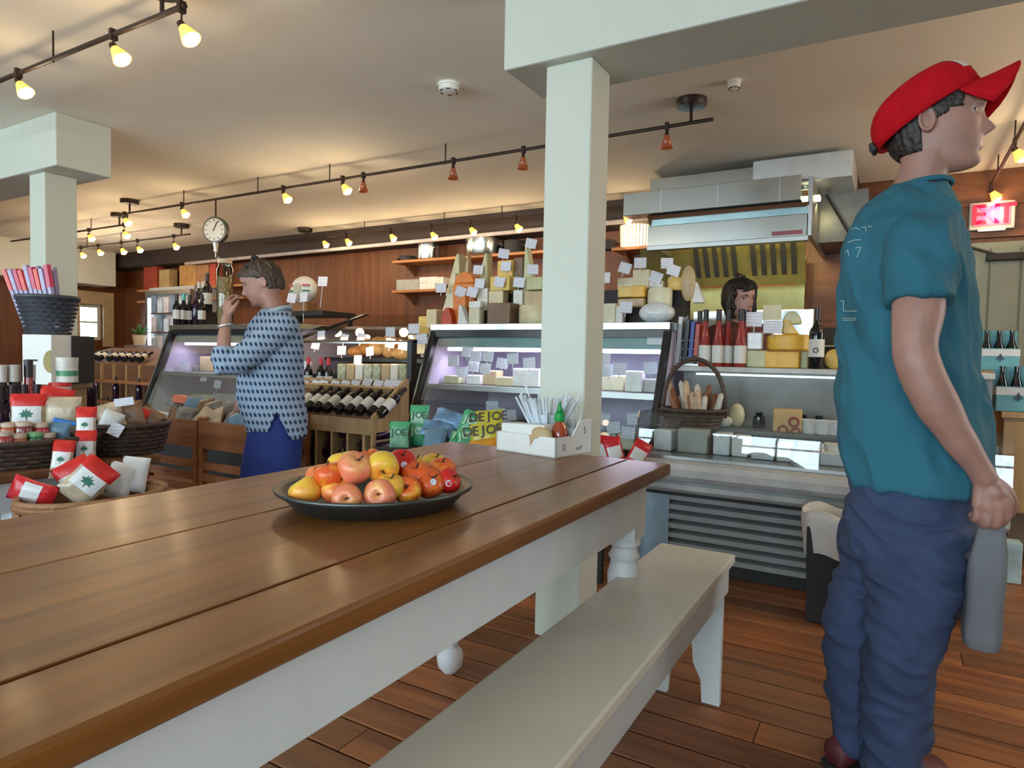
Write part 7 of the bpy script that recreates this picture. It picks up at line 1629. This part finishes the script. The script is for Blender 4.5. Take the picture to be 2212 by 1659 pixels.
# ================================================================ worker behind the counter
CD_ = 4.32
pk_ = thing('person', 'person with long dark hair behind the counter, seen above the pink bottles', 'person', (Wp(1596, 1100, CD_).x, Wp(1596, 1100, CD_).y, 0))
H3 = head_matrix(1598, 648, CD_, -FH * .92 + R0 * .30, .12, .98, .05)
b = MB().join(head_mb().xf(H3)); b.join(limb([(Wp(1597, 672, 4.34), .055), (Wp(1597, 705, 4.36), .06)]))
b.loft(px_rings([(705, 1560, 1634, .09, 4.38), (740, 1545, 1650, .11, 4.38), (850, 1550, 1645, .11, 4.38), (960, 1552, 1642, .12, 4.38)]))
for s in (-1, 1): b.join(limb([(Wp(1597 + s * 52, 725, 4.38), .055), (Wp(1597 + s * 66, 820, 4.36), .042), (Wp(1597 + s * 55, 850, 4.25), .034)]))
for s in (-1, 1): b.join(limb([(Wp(1597 + s * 26, 950, 4.38), .085), (Wp(1597 + s * 26, 1120, 4.38), .05)]))
for s in (-1, 1):
    hq = Wp(1597 + s * 50, 858, 4.20); b.join(limb([(Wp(1597 + s * 55, 850, 4.25), .026), (hq, .026)]))
    for k in range(4): b.join(limb([(hq, .012), (hq - FH * .04 + R0 * (.014 * (k - 1.5)), .01), (hq - FH * .07 + R0 * (.016 * (k - 1.5)) - ZZ * .012, .008)], 8))
    b.join(limb([(hq, .012), (hq - FH * .02 - R0 * s * .035, .010), (hq - FH * .045 - R0 * s * .035, .008)], 8))
me = union_mesh('body', b, .006, 3); add_mesh('body', me, [M_skin, M_lip], pk_); eyes(H3, pk_, M_iris)
hair_shell('hair', H3, lambda v: (v.z > .085 + .012 * math.sin(v.y * 50)) or (v.x < .035 and v.z > -.125) or (v.x < .05 and v.z > -.01 and abs(v.y) > .055), M_hairk, pk_, .024, .03, .012, 11)
for s in (-1, 1):
    lk = MB().tube([Vector((.04, s * .045, .112)), Vector((.030, s * .088, .055)), Vector((.010, s * .098, -.01)), Vector((.015, s * .102, -.07)), Vector((.01, s * .095, -.11))], [.014, .018, .022, .024, .008], 10).xf(H3); obj('side_lock', lk, M_hairk, pk_, world=True, smooth=True)
shm = MB().loft(px_rings([(694, 1574, 1620, .06, 4.37), (706, 1555, 1640, .10, 4.38), (735, 1538, 1656, .125, 4.38), (850, 1542, 1652, .13, 4.38), (960, 1545, 1649, .14, 4.38)], 32))
for s in (-1, 1): shm.join(sleeve([(Wp(1597 + s * 50, 722, 4.38), .068), (Wp(1597 + s * 62, 790, 4.37), .06), (Wp(1597 + s * 65, 815, 4.36), .058)], .03))
add_mesh('shirt', union_mesh('shirt', shm, .008, 4), mat('maroon_shirt', (.10, .03, .025), .85, var=.15, bump=.08), pk_, (.006, 6, 4, 1))
add_mesh('trousers', union_mesh('trousers', MB().loft(px_rings([(940, 1548, 1646, .13, 4.38), (1000, 1548, 1646, .13, 4.38), (1110, 1560, 1634, .11, 4.38)], 24)), .012, 2), M_blackm, pk_)
for s in (-1, 1):
    q = Wp(1597 + s * 26, 1140, 4.38); q.z = 0; obj('shoe', MB().ball(q + ZZ * .035 - FH * .04, 1, 12, 8, s=(.05, .12, .035)), M_blackm, pk_, world=True, smooth=True)
